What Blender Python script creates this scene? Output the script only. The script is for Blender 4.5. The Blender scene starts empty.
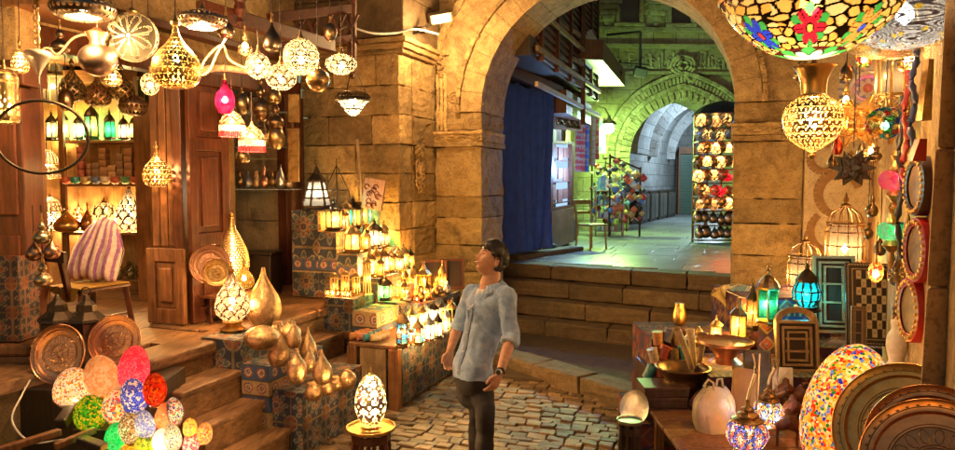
import bpy, bmesh, math, random
import numpy as np
from mathutils import Vector, Matrix
R = math.radians
random.seed(7); np.random.seed(7)
sc = bpy.context.scene
COL = sc.collection
PI = math.pi
# ---------------------------------------------------------------- camera
H = 2.15; PITCH = R(3.5); FPX = 700.0
cam_d = bpy.data.cameras.new('camera'); cam = bpy.data.objects.new('camera', cam_d); COL.objects.link(cam)
cam.location = (0, 0, H); cam.rotation_euler = (PI/2 - PITCH, 0, 0)
cam_d.sensor_width = 36; cam_d.lens = FPX/955*36; cam_d.clip_start = .05; cam_d.clip_end = 300
sc.camera = cam
def ray(px, py):
    u = (px-477.5)/FPX; v = -(py-225)/FPX
    return Vector((u, math.cos(PITCH)+v*math.sin(PITCH), -math.sin(PITCH)+v*math.cos(PITCH)))
def at(px, py, Y):
    r = ray(px, py); return Vector((0, 0, H)) + r*(Y/r.y)
def gz(px, py, z):
    r = ray(px, py); return Vector((0, 0, H)) + r*((z-H)/r.z)
TH = R(20.5); AX, AY = -2.12, 5.76
def S(x, y, z=0):            # street frame: x across the alley, y along it
    return Vector((AX + x*math.cos(TH) + y*math.sin(TH), AY - x*math.sin(TH) + y*math.cos(TH), z))
# ---------------------------------------------------------------- node helper
class NT:
    def __init__(s, m): s.t = m.node_tree; s.t.nodes.clear()
    def n(s, typ, **kw):
        nd = s.t.nodes.new('ShaderNode'+typ)
        for k, v in kw.items():
            if k.startswith('_'): setattr(nd, k[1:], v)
            else:
                key = int(k[1:]) if k[0] == 'i' and k[1:].isdigit() else k.replace('__', ' ')
                s.set(nd.inputs[key], v)
        return nd
    def set(s, inp, v):
        if isinstance(v, bpy.types.NodeSocket): s.t.links.new(v, inp)
        elif isinstance(v, bpy.types.Node): s.t.links.new(v.outputs[0], inp)
        else:
            if isinstance(v, tuple) and len(v) == 3 and inp.type == 'RGBA': v = v+(1,)
            inp.default_value = v
    def ramp(s, fac, stops, interp='LINEAR'):
        nd = s.t.nodes.new('ShaderNodeValToRGB'); s.set(nd.inputs[0], fac)
        cr = nd.color_ramp; cr.interpolation = interp
        while len(cr.elements) < len(stops): cr.elements.new(.5)
        for e, (p, c) in zip(cr.elements, stops): e.position = p; e.color = tuple(c)+(1,)
        return nd.outputs[0]
    def mix(s, f, a, b, mode='MIX'):
        nd = s.t.nodes.new('ShaderNodeMix'); nd.data_type = 'RGBA'; nd.blend_type = mode
        s.set(nd.inputs[0], f); s.set(nd.inputs[6], a); s.set(nd.inputs[7], b); return nd.outputs[2]
    def math(s, op, a, b=0.0, c=None):
        nd = s.t.nodes.new('ShaderNodeMath'); nd.operation = op
        s.set(nd.inputs[0], a); s.set(nd.inputs[1], b)
        if c is not None: s.set(nd.inputs[2], c)
        return nd.outputs[0]
    def out(s, sh): s.t.links.new(sh if isinstance(sh, bpy.types.NodeSocket) else sh.outputs[0], s.n('OutputMaterial').inputs[0])
def newmat(name):
    m = bpy.data.materials.new(name); m.use_nodes = True; return m, NT(m)
def coords(t, scale=(1,1,1), kind='Object', rot=(0,0,0)):
    tc = t.n('TexCoord'); mp = t.n('Mapping', Scale=scale, Rotation=rot); t.set(mp.inputs[0], tc.outputs[kind]); return mp.outputs[0]
def bumpn(t, h, strength=.5, dist=.02, normal=None):
    b = t.n('Bump', Strength=strength, Distance=dist, Height=h)
    if normal is not None: t.set(b.inputs['Normal'], normal)
    return b.outputs[0]
# ---------------------------------------------------------------- materials
def stone(name, cols, rough=.85, joints=None, stain=(.075,.045,.02), bump=.6, isl=.35, stainamt=.75):
    """cols: 3 tones; joints=(w,h) adds ashlar joints for sheets"""
    m, t = newmat(name)
    co = coords(t)
    n1 = t.n('TexNoise', Vector=co, Scale=1.3, Detail=8.0, Roughness=.62)
    n2 = t.n('TexNoise', Vector=co, Scale=9.0, Detail=8.0, Roughness=.7)
    n3 = t.n('TexNoise', Vector=co, Scale=55.0, Detail=3.0)
    c = t.ramp(n1.outputs[0], [(.3, cols[0]), (.5, cols[1]), (.68, cols[2])])
    c2 = t.ramp(n2.outputs[0], [(.3, cols[0]), (.62, cols[2])])
    c = t.mix(.45, c, c2)
    geo = t.n('NewGeometry')
    isv = t.n('MapRange', Value=geo.outputs['Random Per Island'])
    isv.inputs['To Min'].default_value = 1-isl; isv.inputs['To Max'].default_value = 1+isl*.6
    hsv = t.n('HueSaturation', Color=c); t.set(hsv.inputs['Value'], isv.outputs[0])
    c = hsv.outputs[0]
    n4 = t.n('TexNoise', Vector=co, Scale=2.6, Detail=6.0, Roughness=.75, Distortion=.6)
    st = t.ramp(n4.outputs[0], [(.48, (0,0,0)), (.70, (1,1,1))])
    st = t.math('MULTIPLY', st, stainamt)
    c = t.mix(st, c, stain)
    pits = t.ramp(n3.outputs[0], [(.34, (0,0,0)), (.46, (1,1,1))])
    c = t.mix(.35, c, pits, 'MULTIPLY')
    h = t.math('ADD', t.math('MULTIPLY', n2.outputs[0], 1.4), t.math('MULTIPLY', n3.outputs[0], .35))
    h = t.math('ADD', h, t.math('MULTIPLY', n1.outputs[0], 1.5))
    if joints:
        sx = t.n('SeparateXYZ', Vector=co); wob = t.n('TexNoise', Vector=co, Scale=3.0, Detail=3.0)
        wx = t.math('ADD', sx.outputs[0], t.math('MULTIPLY', t.math('ADD', wob.outputs[0], -.5), .05))
        wz = t.math('ADD', sx.outputs[2], t.math('MULTIPLY', t.math('ADD', wob.outputs[0], -.5), .04))
        cm = t.n('CombineXYZ', X=wx, Y=wz)
        bt = t.n('TexBrick', Vector=cm, Scale=1.0, Color1=(1,1,1), Color2=(.62,.6,.55), Mortar=(0,0,0))
        bt.inputs['Brick Width'].default_value = joints[0]; bt.inputs['Row Height'].default_value = joints[1]
        bt.inputs['Mortar Size'].default_value = .008; bt.inputs['Mortar Smooth'].default_value = .5
        c = t.mix(.8, c, bt.outputs[0], 'MULTIPLY')
        h = t.math('ADD', h, t.math('MULTIPLY', bt.outputs[1], -1.2))
    b = bumpn(t, h, bump, .03)
    p = t.n('BsdfPrincipled', Base__Color=c, Roughness=rough, Normal=b)
    t.out(p); return m
def wood(name, c1, c2, scale=(1.2,1.2,14), rough=.5, axis='z', spec=.4, bump=.35):
    m, t = newmat(name)
    s = {'z': (14,14,1.1), 'x': (1.1,14,14), 'y': (14,1.1,14)}[axis]
    co = coords(t, s)
    n = t.n('TexNoise', Vector=co, Scale=3.0, Detail=8.0, Roughness=.65, Distortion=.5)
    n2 = t.n('TexNoise', Vector=coords(t), Scale=3.0, Detail=5.0, Roughness=.7)
    c = t.ramp(n.outputs[0], [(.3, c1), (.65, c2)])
    g = t.ramp(n2.outputs[0], [(.35, (.35,.33,.3)), (.6, (1,1,1))])
    c = t.mix(.75, c, g, 'MULTIPLY')
    geo = t.n('NewGeometry'); iv = t.n('MapRange', Value=geo.outputs['Random Per Island']); iv.inputs['To Min'].default_value=.7; iv.inputs['To Max'].default_value=1.2
    hs = t.n('HueSaturation', Color=c); t.set(hs.inputs['Value'], iv.outputs[0])
    rg = t.math('ADD', t.math('MULTIPLY', n2.outputs[0], .35), rough-.17)
    p = t.n('BsdfPrincipled', Base__Color=hs.outputs[0], Roughness=rg, Normal=bumpn(t, t.math('ADD', n.outputs[0], n2.outputs[0]), bump, .006))
    t.out(p); return m
def metal(name, col, rough=.3, dark=(.05,.03,.015), hammer=40, bump=.3, tarn=.5):
    m, t = newmat(name); co = coords(t)
    n = t.n('TexNoise', Vector=co, Scale=14.0, Detail=6.0, Roughness=.7)
    v = t.n('TexVoronoi', Vector=co, Scale=float(hammer)); 
    f = t.math('MULTIPLY', t.ramp(n.outputs[0], [(.42, (0,0,0)), (.7, (1,1,1))]), tarn)
    c = t.mix(f, col, dark)
    rg = t.math('ADD', t.math('MULTIPLY', n.outputs[0], .4), rough-.2)
    p = t.n('BsdfPrincipled', Base__Color=c, Metallic=1.0, Roughness=rg, Normal=bumpn(t, v.outputs[0], bump, .004))
    t.out(p); return m
def plain(name, col, rough=.6, metallic=0.0, noise=.35, scale=20.0, bump=.15, spec=.5):
    m, t = newmat(name); co = coords(t)
    n = t.n('TexNoise', Vector=co, Scale=scale, Detail=5.0, Roughness=.65)
    g = t.ramp(n.outputs[0], [(.3, (1-noise,)*3), (.7, (1,1,1))])
    c = t.mix(1.0, col, g, 'MULTIPLY')
    p = t.n('BsdfPrincipled', Base__Color=c, Metallic=metallic, Roughness=rough, Normal=bumpn(t, n.outputs[0], bump, .01))
    p.inputs['Specular IOR Level'].default_value = spec
    t.out(p); return m
def emis(name, col, s):
    m, t = newmat(name); e = t.n('Emission', Color=col, Strength=s)
    if 'bulb' in name or 'flame' in name: q = t.n('AddShader'); t.set(q.inputs[0], e); t.set(q.inputs[1], t.n('BsdfTransparent')); e = q
    t.out(e); return m
def vcol(name, rough=.85, weave=600.0, bump=.3):
    m, t = newmat(name); a = t.n('VertexColor', _layer_name='Col'); co = coords(t)
    n = t.n('TexNoise', Vector=co, Scale=30.0, Detail=6.0, Roughness=.7)
    g = t.ramp(n.outputs[0], [(.3, (.55,.52,.5)), (.6, (1,1,1))])
    c = t.mix(.8, a.outputs[0], g, 'MULTIPLY')
    p = t.n('BsdfPrincipled', Base__Color=c, Roughness=rough, Normal=bumpn(t, n.outputs[0], bump, .01)); t.out(p); return m
def shellmat(name, trans=.22, tl=1.0, rough=.32):
    """lamp shell: Col + Prm (r glass, g metal, b open hole)"""
    m, t = newmat(name); a = t.n('VertexColor', _layer_name='Col'); b = t.n('VertexColor', _layer_name='Prm')
    s = t.n('SeparateColor', Color=b.outputs[0])
    p = t.n('BsdfPrincipled', Base__Color=t.mix(.35, a.outputs[0], (0.02,0.012,0.005)), Metallic=s.outputs[1], Roughness=rough)
    dk = t.mix(1.0, a.outputs[0], (tl,tl,tl), 'MULTIPLY')
    tr = t.n('BsdfTranslucent', Color=dk); tp = t.n('BsdfTransparent', Color=a.outputs[0])
    gl = t.n('MixShader', Fac=trans); t.set(gl.inputs[1], tr); t.set(gl.inputs[2], tp)
    tot = t.n('MapRange', Value=t.math('ADD', s.outputs[0], s.outputs[2]))
    tot.inputs['From Min'].default_value = .36; tot.inputs['From Max'].default_value = .6
    m1 = t.n('MixShader', Fac=s.outputs[2]); t.set(m1.inputs[1], gl); t.set(m1.inputs[2], t.n('BsdfTransparent'))
    m2 = t.n('MixShader', Fac=tot.outputs[0]); t.set(m2.inputs[1], p); t.set(m2.inputs[2], m1)
    t.out(m2); return m
def mosaic(name, pal, scale, grout=(.85,.8,.7), gw=.06, trans=.2, tl=.05, bumpd=.3, PW=1.9):
    """glass mosaic in cells, lit from inside"""
    m, t = newmat(name); co = coords(t)
    v = t.n('TexVoronoi', Vector=co, Scale=float(scale)); e = t.n('TexVoronoi', Vector=co, Scale=float(scale), _feature='DISTANCE_TO_EDGE')
    s = t.n('SeparateColor', Color=v.outputs['Color'])
    pal = [tuple(max(q, .004)**PW for q in p) for p in pal]
    k = len(pal); c = t.ramp(s.outputs[0], [(i/k, pal[i]) for i in range(k)], 'CONSTANT')
    f = t.ramp(e.outputs[0], [(gw*.6, (0,0,0)), (gw, (1,1,1))])
    c = t.mix(f, grout, c)
    dk = t.mix(1.0, c, (tl,tl,tl), 'MULTIPLY')
    tr = t.n('BsdfTranslucent', Color=dk); tp = t.n('BsdfTransparent', Color=c)
    p = t.n('BsdfPrincipled', Base__Color=c, Roughness=.15, Normal=bumpn(t, f, bumpd, .004))
    a = t.n('MixShader', Fac=trans); t.set(a.inputs[1], tr); t.set(a.inputs[2], tp)
    b = t.n('MixShader', Fac=.12); t.set(b.inputs[1], a); t.set(b.inputs[2], p)
    t.out(b); return m
def glass(name, col=(.9,.95,.95), a=.25, rough=.08):
    m, t = newmat(name)
    p = t.n('BsdfPrincipled', Base__Color=col, Roughness=rough); tp = t.n('BsdfTransparent', Color=col)
    x = t.n('MixShader', Fac=a); t.set(x.inputs[1], tp); t.set(x.inputs[2], p); t.out(x); return m
M = {}
tan = [(.20,.11,.035), (.47,.30,.11), (.64,.46,.20)]
M['stone'] = stone('warm_stone', tan, isl=.5, bump=1.0, stainamt=.75)
M['stone_sheet'] = stone('warm_stone_sheet', tan, joints=(.85,.42), isl=0)
M['plaster'] = stone('old_plaster', [(.15,.08,.03),(.44,.28,.105),(.64,.47,.22)], isl=0, bump=1.0, stainamt=.7)
M['stone_dark'] = stone('dark_stone', [(.06,.038,.018),(.135,.088,.04),(.21,.14,.065)], isl=.35, rough=.7)
M['cobble'] = stone('cobble', [(.08,.05,.024),(.19,.125,.06),(.28,.19,.095)], isl=.6, rough=.42, bump=.5, stainamt=.5)
M['mortar'] = plain('earth_joint', (.075,.05,.028), .9)
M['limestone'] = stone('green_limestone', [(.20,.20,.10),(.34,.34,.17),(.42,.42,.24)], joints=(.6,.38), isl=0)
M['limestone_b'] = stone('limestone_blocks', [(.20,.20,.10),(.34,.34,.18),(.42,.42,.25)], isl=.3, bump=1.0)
M['greystone'] = stone('grey_stone', [(.16,.17,.17),(.27,.28,.28),(.38,.39,.38)], joints=(.7,.4), isl=0, bump=.6, stainamt=.5)
M['slab'] = stone('paving_slabs', [(.14,.15,.15),(.23,.25,.25),(.31,.33,.32)], isl=.3, rough=.32, bump=.15, stainamt=.4)
M['wood_red'] = wood('dark_red_wood', (.045,.012,.005), (.16,.045,.016), rough=.42)
M['wood_red_x'] = wood('dark_red_wood_beam', (.05,.015,.007), (.17,.05,.02), rough=.5, axis='x')
M['wood_brown'] = wood('worn_brown_wood', (.09,.035,.012), (.30,.13,.045), rough=.5)
M['wood_step'] = wood('step_boards', (.085,.042,.018), (.31,.165,.075), rough=.5, axis='y')
M['wood_shelf'] = wood('shelf_boards', (.16,.08,.03), (.36,.19,.08), rough=.5, axis='x')
M['wood_pale'] = wood('pale_wood', (.22,.13,.06), (.42,.28,.14), rough=.6)
M['wood_black'] = wood('near_black_wood', (.012,.008,.006), (.05,.03,.02), rough=.4)
M['brass'] = metal('brass', (.72,.46,.16), .34)
M['brass_old'] = metal('old_brass', (.42,.27,.11), .4, tarn=.7)
M['gold'] = metal('hammered_gold', (.60,.40,.21), .46, hammer=80, bump=.7, tarn=.85)
M['copper'] = metal('copper', (.66,.34,.20), .36, tarn=.4)
M['silver'] = metal('dull_silver', (.55,.52,.47), .34, tarn=.4)
M['tray'] = metal('engraved_brass', (.72,.40,.13), .36, hammer=26, bump=.25, tarn=.35)
M['tray_c'] = metal('engraved_copper', (.74,.34,.14), .34, hammer=26, bump=.25, tarn=.3)
M['iron'] = metal('black_iron', (.06,.05,.04), .5)
M['bronze'] = metal('bronze', (.30,.18,.08), .38, tarn=.6)
M['cloth'] = vcol('printed_cloth')
M['paint'] = vcol('painted_surface', .5, bump=.1)
M['shell'] = shellmat('lamp_shell', .45, .028)
M['shell_milk'] = shellmat('lamp_shell_milky', .34, .032, .3)
M['shell_bowl'] = shellmat('stained_glass_shell', .06, .085, .2)
M['rack_glow'] = shellmat('rack_lamp_glow', .12, .10, .4)
M['shell_glow'] = shellmat('glowing_glass', .30, .03, .3)
M['glass'] = glass('clear_glass')
M['glass_warm'] = glass('amber_glass', (.9,.6,.2), .3)
M['black'] = plain('black_plastic', (.02,.02,.02), .5)
M['white'] = plain('white_paint', (.7,.68,.6), .6)
M['cream'] = plain('cream_plaster', (.55,.45,.3), .7)
M['cable'] = plain('pale_cable', (.45,.35,.22), .6)
M['rope'] = plain('black_cord', (.03,.02,.015), .7)
# ---------------------------------------------------------------- mesh builder
def smooth_prof(pr, n):
    pts = [pr[0]]+list(pr)+[pr[-1]]; out = []
    k = len(pr)-1
    for i in range(n+1):
        s = i/n*k; j = min(int(s), k-1); f = s-j
        p0, p1, p2, p3 = pts[j], pts[j+1], pts[j+2], pts[j+3]
        q = []
        for a in (0, 1):
            q.append(.5*((2*p1[a])+(-p0[a]+p2[a])*f+(2*p0[a]-5*p1[a]+4*p2[a]-p3[a])*f*f+(-p0[a]+3*p1[a]-3*p2[a]+p3[a])*f**3))
        out.append((max(q[0], .0005), q[1]))
    return out
ROUGH = {'stone': (3, .045, .16), 'stone_dark': (2, .04, .2), 'limestone_b': (1, .03, .2), 'cobble': (1, .009, .06)}
class MB:
    def __init__(s): s.v = []; s.f = []; s.c = {}; s.p = {}
    def quad(s, a, b, c, d):
        i = len(s.v); s.v += [tuple(a), tuple(b), tuple(c), tuple(d)]; s.f.append((i, i+1, i+2, i+3)); return s
    def poly(s, pts):
        i = len(s.v); s.v += [tuple(p) for p in pts]; s.f.append(tuple(range(i, i+len(pts)))); return s
    def hexa(s, p, col=None):     # 8 corners: bottom 4 ccw, top 4 ccw
        i = len(s.v); s.v += [tuple(q) for q in p]
        s.f += [(i+3,i+2,i+1,i), (i+4,i+5,i+6,i+7)]+[(i+k, i+(k+1)%4, i+4+(k+1)%4, i+4+k) for k in range(4)]
        if col: 
            for k in range(8): s.c[i+k] = col
        return s
    def box(s, x0, x1, y0, y1, z0, z1, j=0.0, fr=None, col=None):
        p = [(x0,y0,z0),(x1,y0,z0),(x1,y1,z0),(x0,y1,z0),(x0,y0,z1),(x1,y0,z1),(x1,y1,z1),(x0,y1,z1)]
        if j: p = [(a+random.uniform(-j,j), b+random.uniform(-j,j), c+random.uniform(-j,j)) for a,b,c in p]
        if fr: p = [fr(*q) for q in p]
        return s.hexa(p, col)
    def bar(s, a, b, w, h=None, col=None):
        a, b = Vector(a), Vector(b); d = (b-a).normalized(); h = h or w
        u = d.cross(Vector((0,0,1)))
        if u.length < .01: u = d.cross(Vector((0,1,0)))
        u.normalize(); n = u.cross(d).normalized()
        q = []
        for c in (a, b): q += [c-u*w/2-n*h/2, c+u*w/2-n*h/2, c+u*w/2+n*h/2, c-u*w/2+n*h/2]
        return s.hexa(q, col)
    def tube(s, pts, r, seg=6, col=None, close=False):
        pts = [Vector(p) for p in pts]; n = len(pts); i0 = len(s.v); up = Vector((0,0,1))
        for k, p in enumerate(pts):
            if close: d = pts[(k+1)%n]-pts[k-1]
            else: d = pts[min(k+1, n-1)]-pts[max(k-1, 0)]
            d.normalize(); u = d.cross(up)
            if u.length < .05: u = d.cross(Vector((0,1,0.01)))
            u.normalize(); w = u.cross(d); rr = r[k] if isinstance(r, (list, tuple)) else r
            for a in range(seg):
                t = 2*PI*a/seg; s.v.append(tuple(p+u*math.cos(t)*rr+w*math.sin(t)*rr))
                if col: s.c[len(s.v)-1] = col
        for k in range(n if close else n-1):
            for a in range(seg):
                b0 = i0+k*seg; b1 = i0+((k+1)%n)*seg
                s.f.append((b0+a, b0+(a+1)%seg, b1+(a+1)%seg, b1+a))
        if not close:
            s.f.append(tuple(i0+a for a in reversed(range(seg)))); s.f.append(tuple(i0+(n-1)*seg+a for a in range(seg)))
        return s
    def lathe(s, prof, seg=24, c=(0,0,0), n=None, pat=None, sx=1, sy=1, col=None, cap=True):
        if n: prof = smooth_prof(prof, n)
        i0 = len(s.v); m = len(prof)
        L = [0]
        for k in range(1, m): L.append(L[-1]+math.hypot(prof[k][0]-prof[k-1][0], prof[k][1]-prof[k-1][1]))
        for k, (r, z) in enumerate(prof):
            for a in range(seg):
                t = 2*PI*a/seg; s.v.append((c[0]+r*math.cos(t)*sx, c[1]+r*math.sin(t)*sy, c[2]+z))
        for k in range(m-1):
            for a in range(seg):
                s.f.append((i0+k*seg+a, i0+k*seg+(a+1)%seg, i0+(k+1)*seg+(a+1)%seg, i0+(k+1)*seg+a))
        if cap and not pat:
            if prof[0][0] > .001: s.f.append(tuple(i0+a for a in reversed(range(seg))))
            if prof[-1][0] > .001: s.f.append(tuple(i0+(m-1)*seg+a for a in range(seg)))
        if pat:
            U = np.tile(np.arange(seg)/seg, m); V = np.repeat(np.array(L)/max(L[-1], 1e-6), seg)
            res = pat(U, V)
            for k in range(len(U)): s.c[i0+k] = tuple(res[k, :3]); s.p[i0+k] = tuple(res[k, 3:6])
        elif col:
            for k in range(i0, len(s.v)): s.c[k] = col
        return s
    def patch(s, p00, p10, p01, res, cf, bulge=0.0, uv0=(0,0)):
        p00, p10, p01 = Vector(p00), Vector(p10), Vector(p01)
        U = p10-p00; W = p01-p00; lu, lw = U.length, W.length
        nu = max(1, int(lu/res)); nw = max(1, int(lw/res)); i0 = len(s.v); nrm = U.cross(W).normalized()
        xs = []; ys = []
        for j in range(nw+1):
            for i in range(nu+1):
                off = nrm*(bulge*(math.sin(i/nu*lu*17+j/nw*3)+math.sin(i/nu*lu*7+1+j*.02))*.5) if bulge else Vector()
                s.v.append(tuple(p00+U*i/nu+W*j/nw+off)); xs.append(uv0[0]+lu*i/nu); ys.append(uv0[1]+lw*j/nw)
        for j in range(nw):
            for i in range(nu):
                a = i0+j*(nu+1)+i; s.f.append((a, a+1, a+nu+2, a+nu+1))
        cc = cf(np.array(xs), np.array(ys))
        for k in range(len(xs)): s.c[i0+k] = tuple(cc[k])
        return s
    def build(s, name, mat, parent=None, loc=(0,0,0), rot=(0,0,0), smooth=False, bevel=0, seg=2):
        me = bpy.data.meshes.new(name); me.from_pydata([tuple(q) for q in s.v], [], s.f); me.update()
        if s.c:
            a = me.color_attributes.new('Col', 'FLOAT_COLOR', 'POINT')
            arr = np.ones((len(s.v), 4), np.float32)
            arr[:, :3] = .3
            for k, c in s.c.items(): arr[k, :3] = c[:3]
            a.data.foreach_set('color', arr.ravel())
        if s.p:
            a = me.color_attributes.new('Prm', 'FLOAT_COLOR', 'POINT')
            arr = np.zeros((len(s.v), 4), np.float32); arr[:, 3] = 1
            for k, c in s.p.items(): arr[k, :3] = c[:3]
            a.data.foreach_set('color', arr.ravel())
        me.materials.append(M[mat] if isinstance(mat, str) else mat)
        if smooth:
            me.polygons.foreach_set('use_smooth', [True]*len(me.polygons))
            try: me.set_sharp_from_angle(angle=R(50))
            except Exception: pass
        o = bpy.data.objects.new(name, me); COL.objects.link(o)
        o.location = loc; o.rotation_euler = rot
        if parent: o.parent = parent
        if bevel:
            b = o.modifiers.new('bevel', 'BEVEL'); b.width = bevel; b.segments = seg; b.limit_method = 'ANGLE'
        if mat in ROUGH:
            lv, st_, sz_ = ROUGH[mat]
            if lv: q = o.modifiers.new('sub', 'SUBSURF'); q.subdivision_type = 'SIMPLE'; q.levels = q.render_levels = lv
            for s2, z2 in ((st_, sz_), (st_*.45, sz_*.25)):
                tx = bpy.data.textures.get('clouds%.3f' % z2) or bpy.data.textures.new('clouds%.3f' % z2, 'CLOUDS'); tx.noise_scale = z2; tx.noise_depth = 3
                q = o.modifiers.new('chip', 'DISPLACE'); q.texture = tx; q.texture_coords = 'GLOBAL'; q.strength = s2; q.mid_level = .5
        return o
def tag(o, label=None, cat=None, group=None, kind=None):
    if label: o['label'] = label
    if cat: o['category'] = cat
    if group: o['group'] = group
    if kind: o['kind'] = kind
    return o
def thing(name, label, cat, loc=(0,0,0), rz=0, group=None, rot=None):
    o = bpy.data.objects.new(name, None); COL.objects.link(o); o.empty_display_size = .1
    o.location = loc; o.rotation_euler = rot or (0, 0, rz); return tag(o, label, cat, group)
def struct(o): o['kind'] = 'structure'; return o
def dup(root, loc, rz=None, label=None, group=None, scale=None, rot=None):
    r = root.copy(); COL.objects.link(r); r.location = loc
    if rz is not None: r.rotation_euler = (0, 0, rz)
    if rot is not None: r.rotation_euler = rot
    if label: r['label'] = label
    if group: r['group'] = group
    if scale: r.scale = (scale,)*3 if not isinstance(scale, tuple) else scale
    def cp(src, dst):
        for ch in list(src.children):
            c = ch.copy(); COL.objects.link(c); c.parent = dst; cp(ch, c)
    cp(root, r); return r
LK = 2.5
WARM = (1.0, .58, .23)
def lamp(loc, watts, col=WARM, parent=None, r=.02):
    d = bpy.data.lights.new('bulb_light', 'POINT'); d.energy = watts*LK; d.color = col; d.shadow_soft_size = r
    o = bpy.data.objects.new('bulb_light', d); COL.objects.link(o); o.location = loc
    if parent: o.parent = parent
    return o
# ---------------------------------------------------------------- patterns (u around, v along) -> rgb, glass, metal, hole
def stack(rgb, g, m, h):
    n = len(g); return np.concatenate([rgb, g[:, None], m[:, None], h[:, None]], 1)
def sel(mask, a, b):
    return np.where(mask[:, None], np.array(a, float)[None, :], b if isinstance(b, np.ndarray) and b.ndim == 2 else np.array(b, float)[None, :])
def pat_pierced(nu, nv, metalc=(.6,.38,.14), hole=.32, glow=(1,.8,.5), style=0, ends=(.06,.94)):
    def f(U, V):
        if style == 0:
            row = np.floor(V*nv); x = (U*nu+.5*(row % 2)) % 1-.5; y = (V*nv) % 1-.5; d = np.hypot(x, y)
            op = d < hole
        elif style == 1:      # arabesque curls
            row = np.floor(V*nv); x = (U*nu+.5*(row % 2)) % 1-.5; y = (V*nv) % 1-.5; d = np.hypot(x, y); t = np.arctan2(y, x)
            op = (d < .43*np.abs(np.cos(2*t))**.9) & (d > .1); op = op | (np.hypot(np.abs(x)-.5, np.abs(y)-.5) < .13)
        elif style == 2:      # star rosettes
            x = (U*nu) % 1-.5; y = (V*nv) % 1-.5; d = np.hypot(x, y); t = np.arctan2(y, x)
            op = ((d < .42) & (d > .1) & (np.abs((t*8/(2*PI)) % 1-.5) > .16+.2*(d > .3))) | ((np.abs(x) > .42) & (np.abs(y) > .42))
            op = op & ~((d > .26) & (d < .3))
        else:                 # diagonal lattice
            a = (U*nu+V*nv) % 1; b = (U*nu-V*nv) % 1
            op = (a > .22) & (b > .22)
        op = op & (V > ends[0]) & (V < ends[1])
        rgb = sel(op, glow, metalc)
        return stack(rgb, (op*.55).astype(float), (~op).astype(float), (op*.45).astype(float))
    f.nu, f.nv = nu, nv
    return f
def pat_scallop(nu, nv, glow=(1,.9,.75), line=(.05,.035,.02), w=.1, off=.5):
    def f(U, V):
        y = V*nv; row = np.floor(y); x = (U*nu+.5*(row % 2)) % 1-.5; dy = (y-row)*.5
        ln = np.abs(np.hypot(x, dy)-.47) < w*.62
        ln = ln | (V < .03) | (V > .93)
        rgb = sel(ln, line, glow)
        return stack(rgb, (~ln).astype(float), ln*.7, np.zeros(len(U)))
    f.nu, f.nv, f.glow = nu, nv, 1
    return f
def pat_panes(nu, nv, cols, line=(.07,.045,.02), w=.06, g=1.0):
    cols = np.array(cols, float)
    def f(U, V):
        a = (U*nu) % 1; b = (V*nv) % 1
        ln = (a < w) | (a > 1-w) | (b < w*1.2) | (b > 1-w*1.2)
        idx = (np.floor(U*nu)*3+np.floor(V*nv)*5).astype(int) % len(cols)
        rgb = np.where(ln[:, None], np.array(line)[None, :], cols[idx])
        return stack(rgb, (~ln)*g, ln*.8, np.zeros(len(U)))
    f.nu, f.nv = nu, nv
    return f
def pat_medal(nu, nv, glow=(1,.92,.72), line=(.07,.05,.03)):
    def f(U, V):
        row = np.floor(V*nv); x = (U*nu+.5*(row % 2)) % 1-.5; y = (V*nv) % 1-.5; d = np.hypot(x, y); t = np.arctan2(y, x)
        ln = (np.abs(d-.40) < .045) | (np.abs(d-.2-.08*np.cos(4*t)) < .035) | (d < .05) | ((np.abs(x) > .45) & (np.abs(y) > .3)) | (V < .03) | (V > .95)
        return stack(sel(ln, line, glow), (~ln)*1.0, ln*.3, np.zeros(len(U)))
    f.nu, f.nv = nu*2, nv*2
    return f
def pat_solid(c, g=0, m=1):
    def f(U, V): n = len(U); return stack(np.tile(np.array(c, float), (n, 1)), np.full(n, float(g)), np.full(n, float(m)), np.zeros(n))
    return f
def vor(x, y, n=1, jit=.8):
    ix, iy = np.floor(x), np.floor(y); d1 = np.full(len(x), 9.0); d2 = np.full(len(x), 9.0); idd = np.zeros(len(x))
    for dx in (-1,0,1):
        for dy in (-1,0,1):
            cx, cy = ix+dx, iy+dy
            h1 = np.modf(np.abs(np.sin(cx*127.1+cy*311.7)*43758.5))[0]; h2 = np.modf(np.abs(np.sin(cx*269.5+cy*183.3)*43758.5))[0]
            d = np.hypot(cx+.5+(h1-.5)*jit-x, cy+.5+(h2-.5)*jit-y)
            nw = d < d1; d2 = np.where(nw, d1, np.minimum(d2, d)); idd = np.where(nw, h1*7+h2*13, idd); d1 = np.where(nw, d, d1)
    return d1, d2-d1, np.modf(idd)[0]
def pat_mosaic(nu, nv, cols, grout=(.03,.02,.015), gw=.12, g=1.0, grouta=0.0):
    cols = np.array(cols, float)
    def f(U, V):
        d1, e, h = vor(U*nu, V*nv); ln = e < gw
        rgb = np.where(ln[:, None], np.array(grout)[None, :], cols[(h*len(cols)).astype(int) % len(cols)])
        return stack(rgb, np.where(ln, grouta, g), ln*0.0, np.zeros(len(U)))
    f.nu, f.nv = nu, nv
    return f
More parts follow.
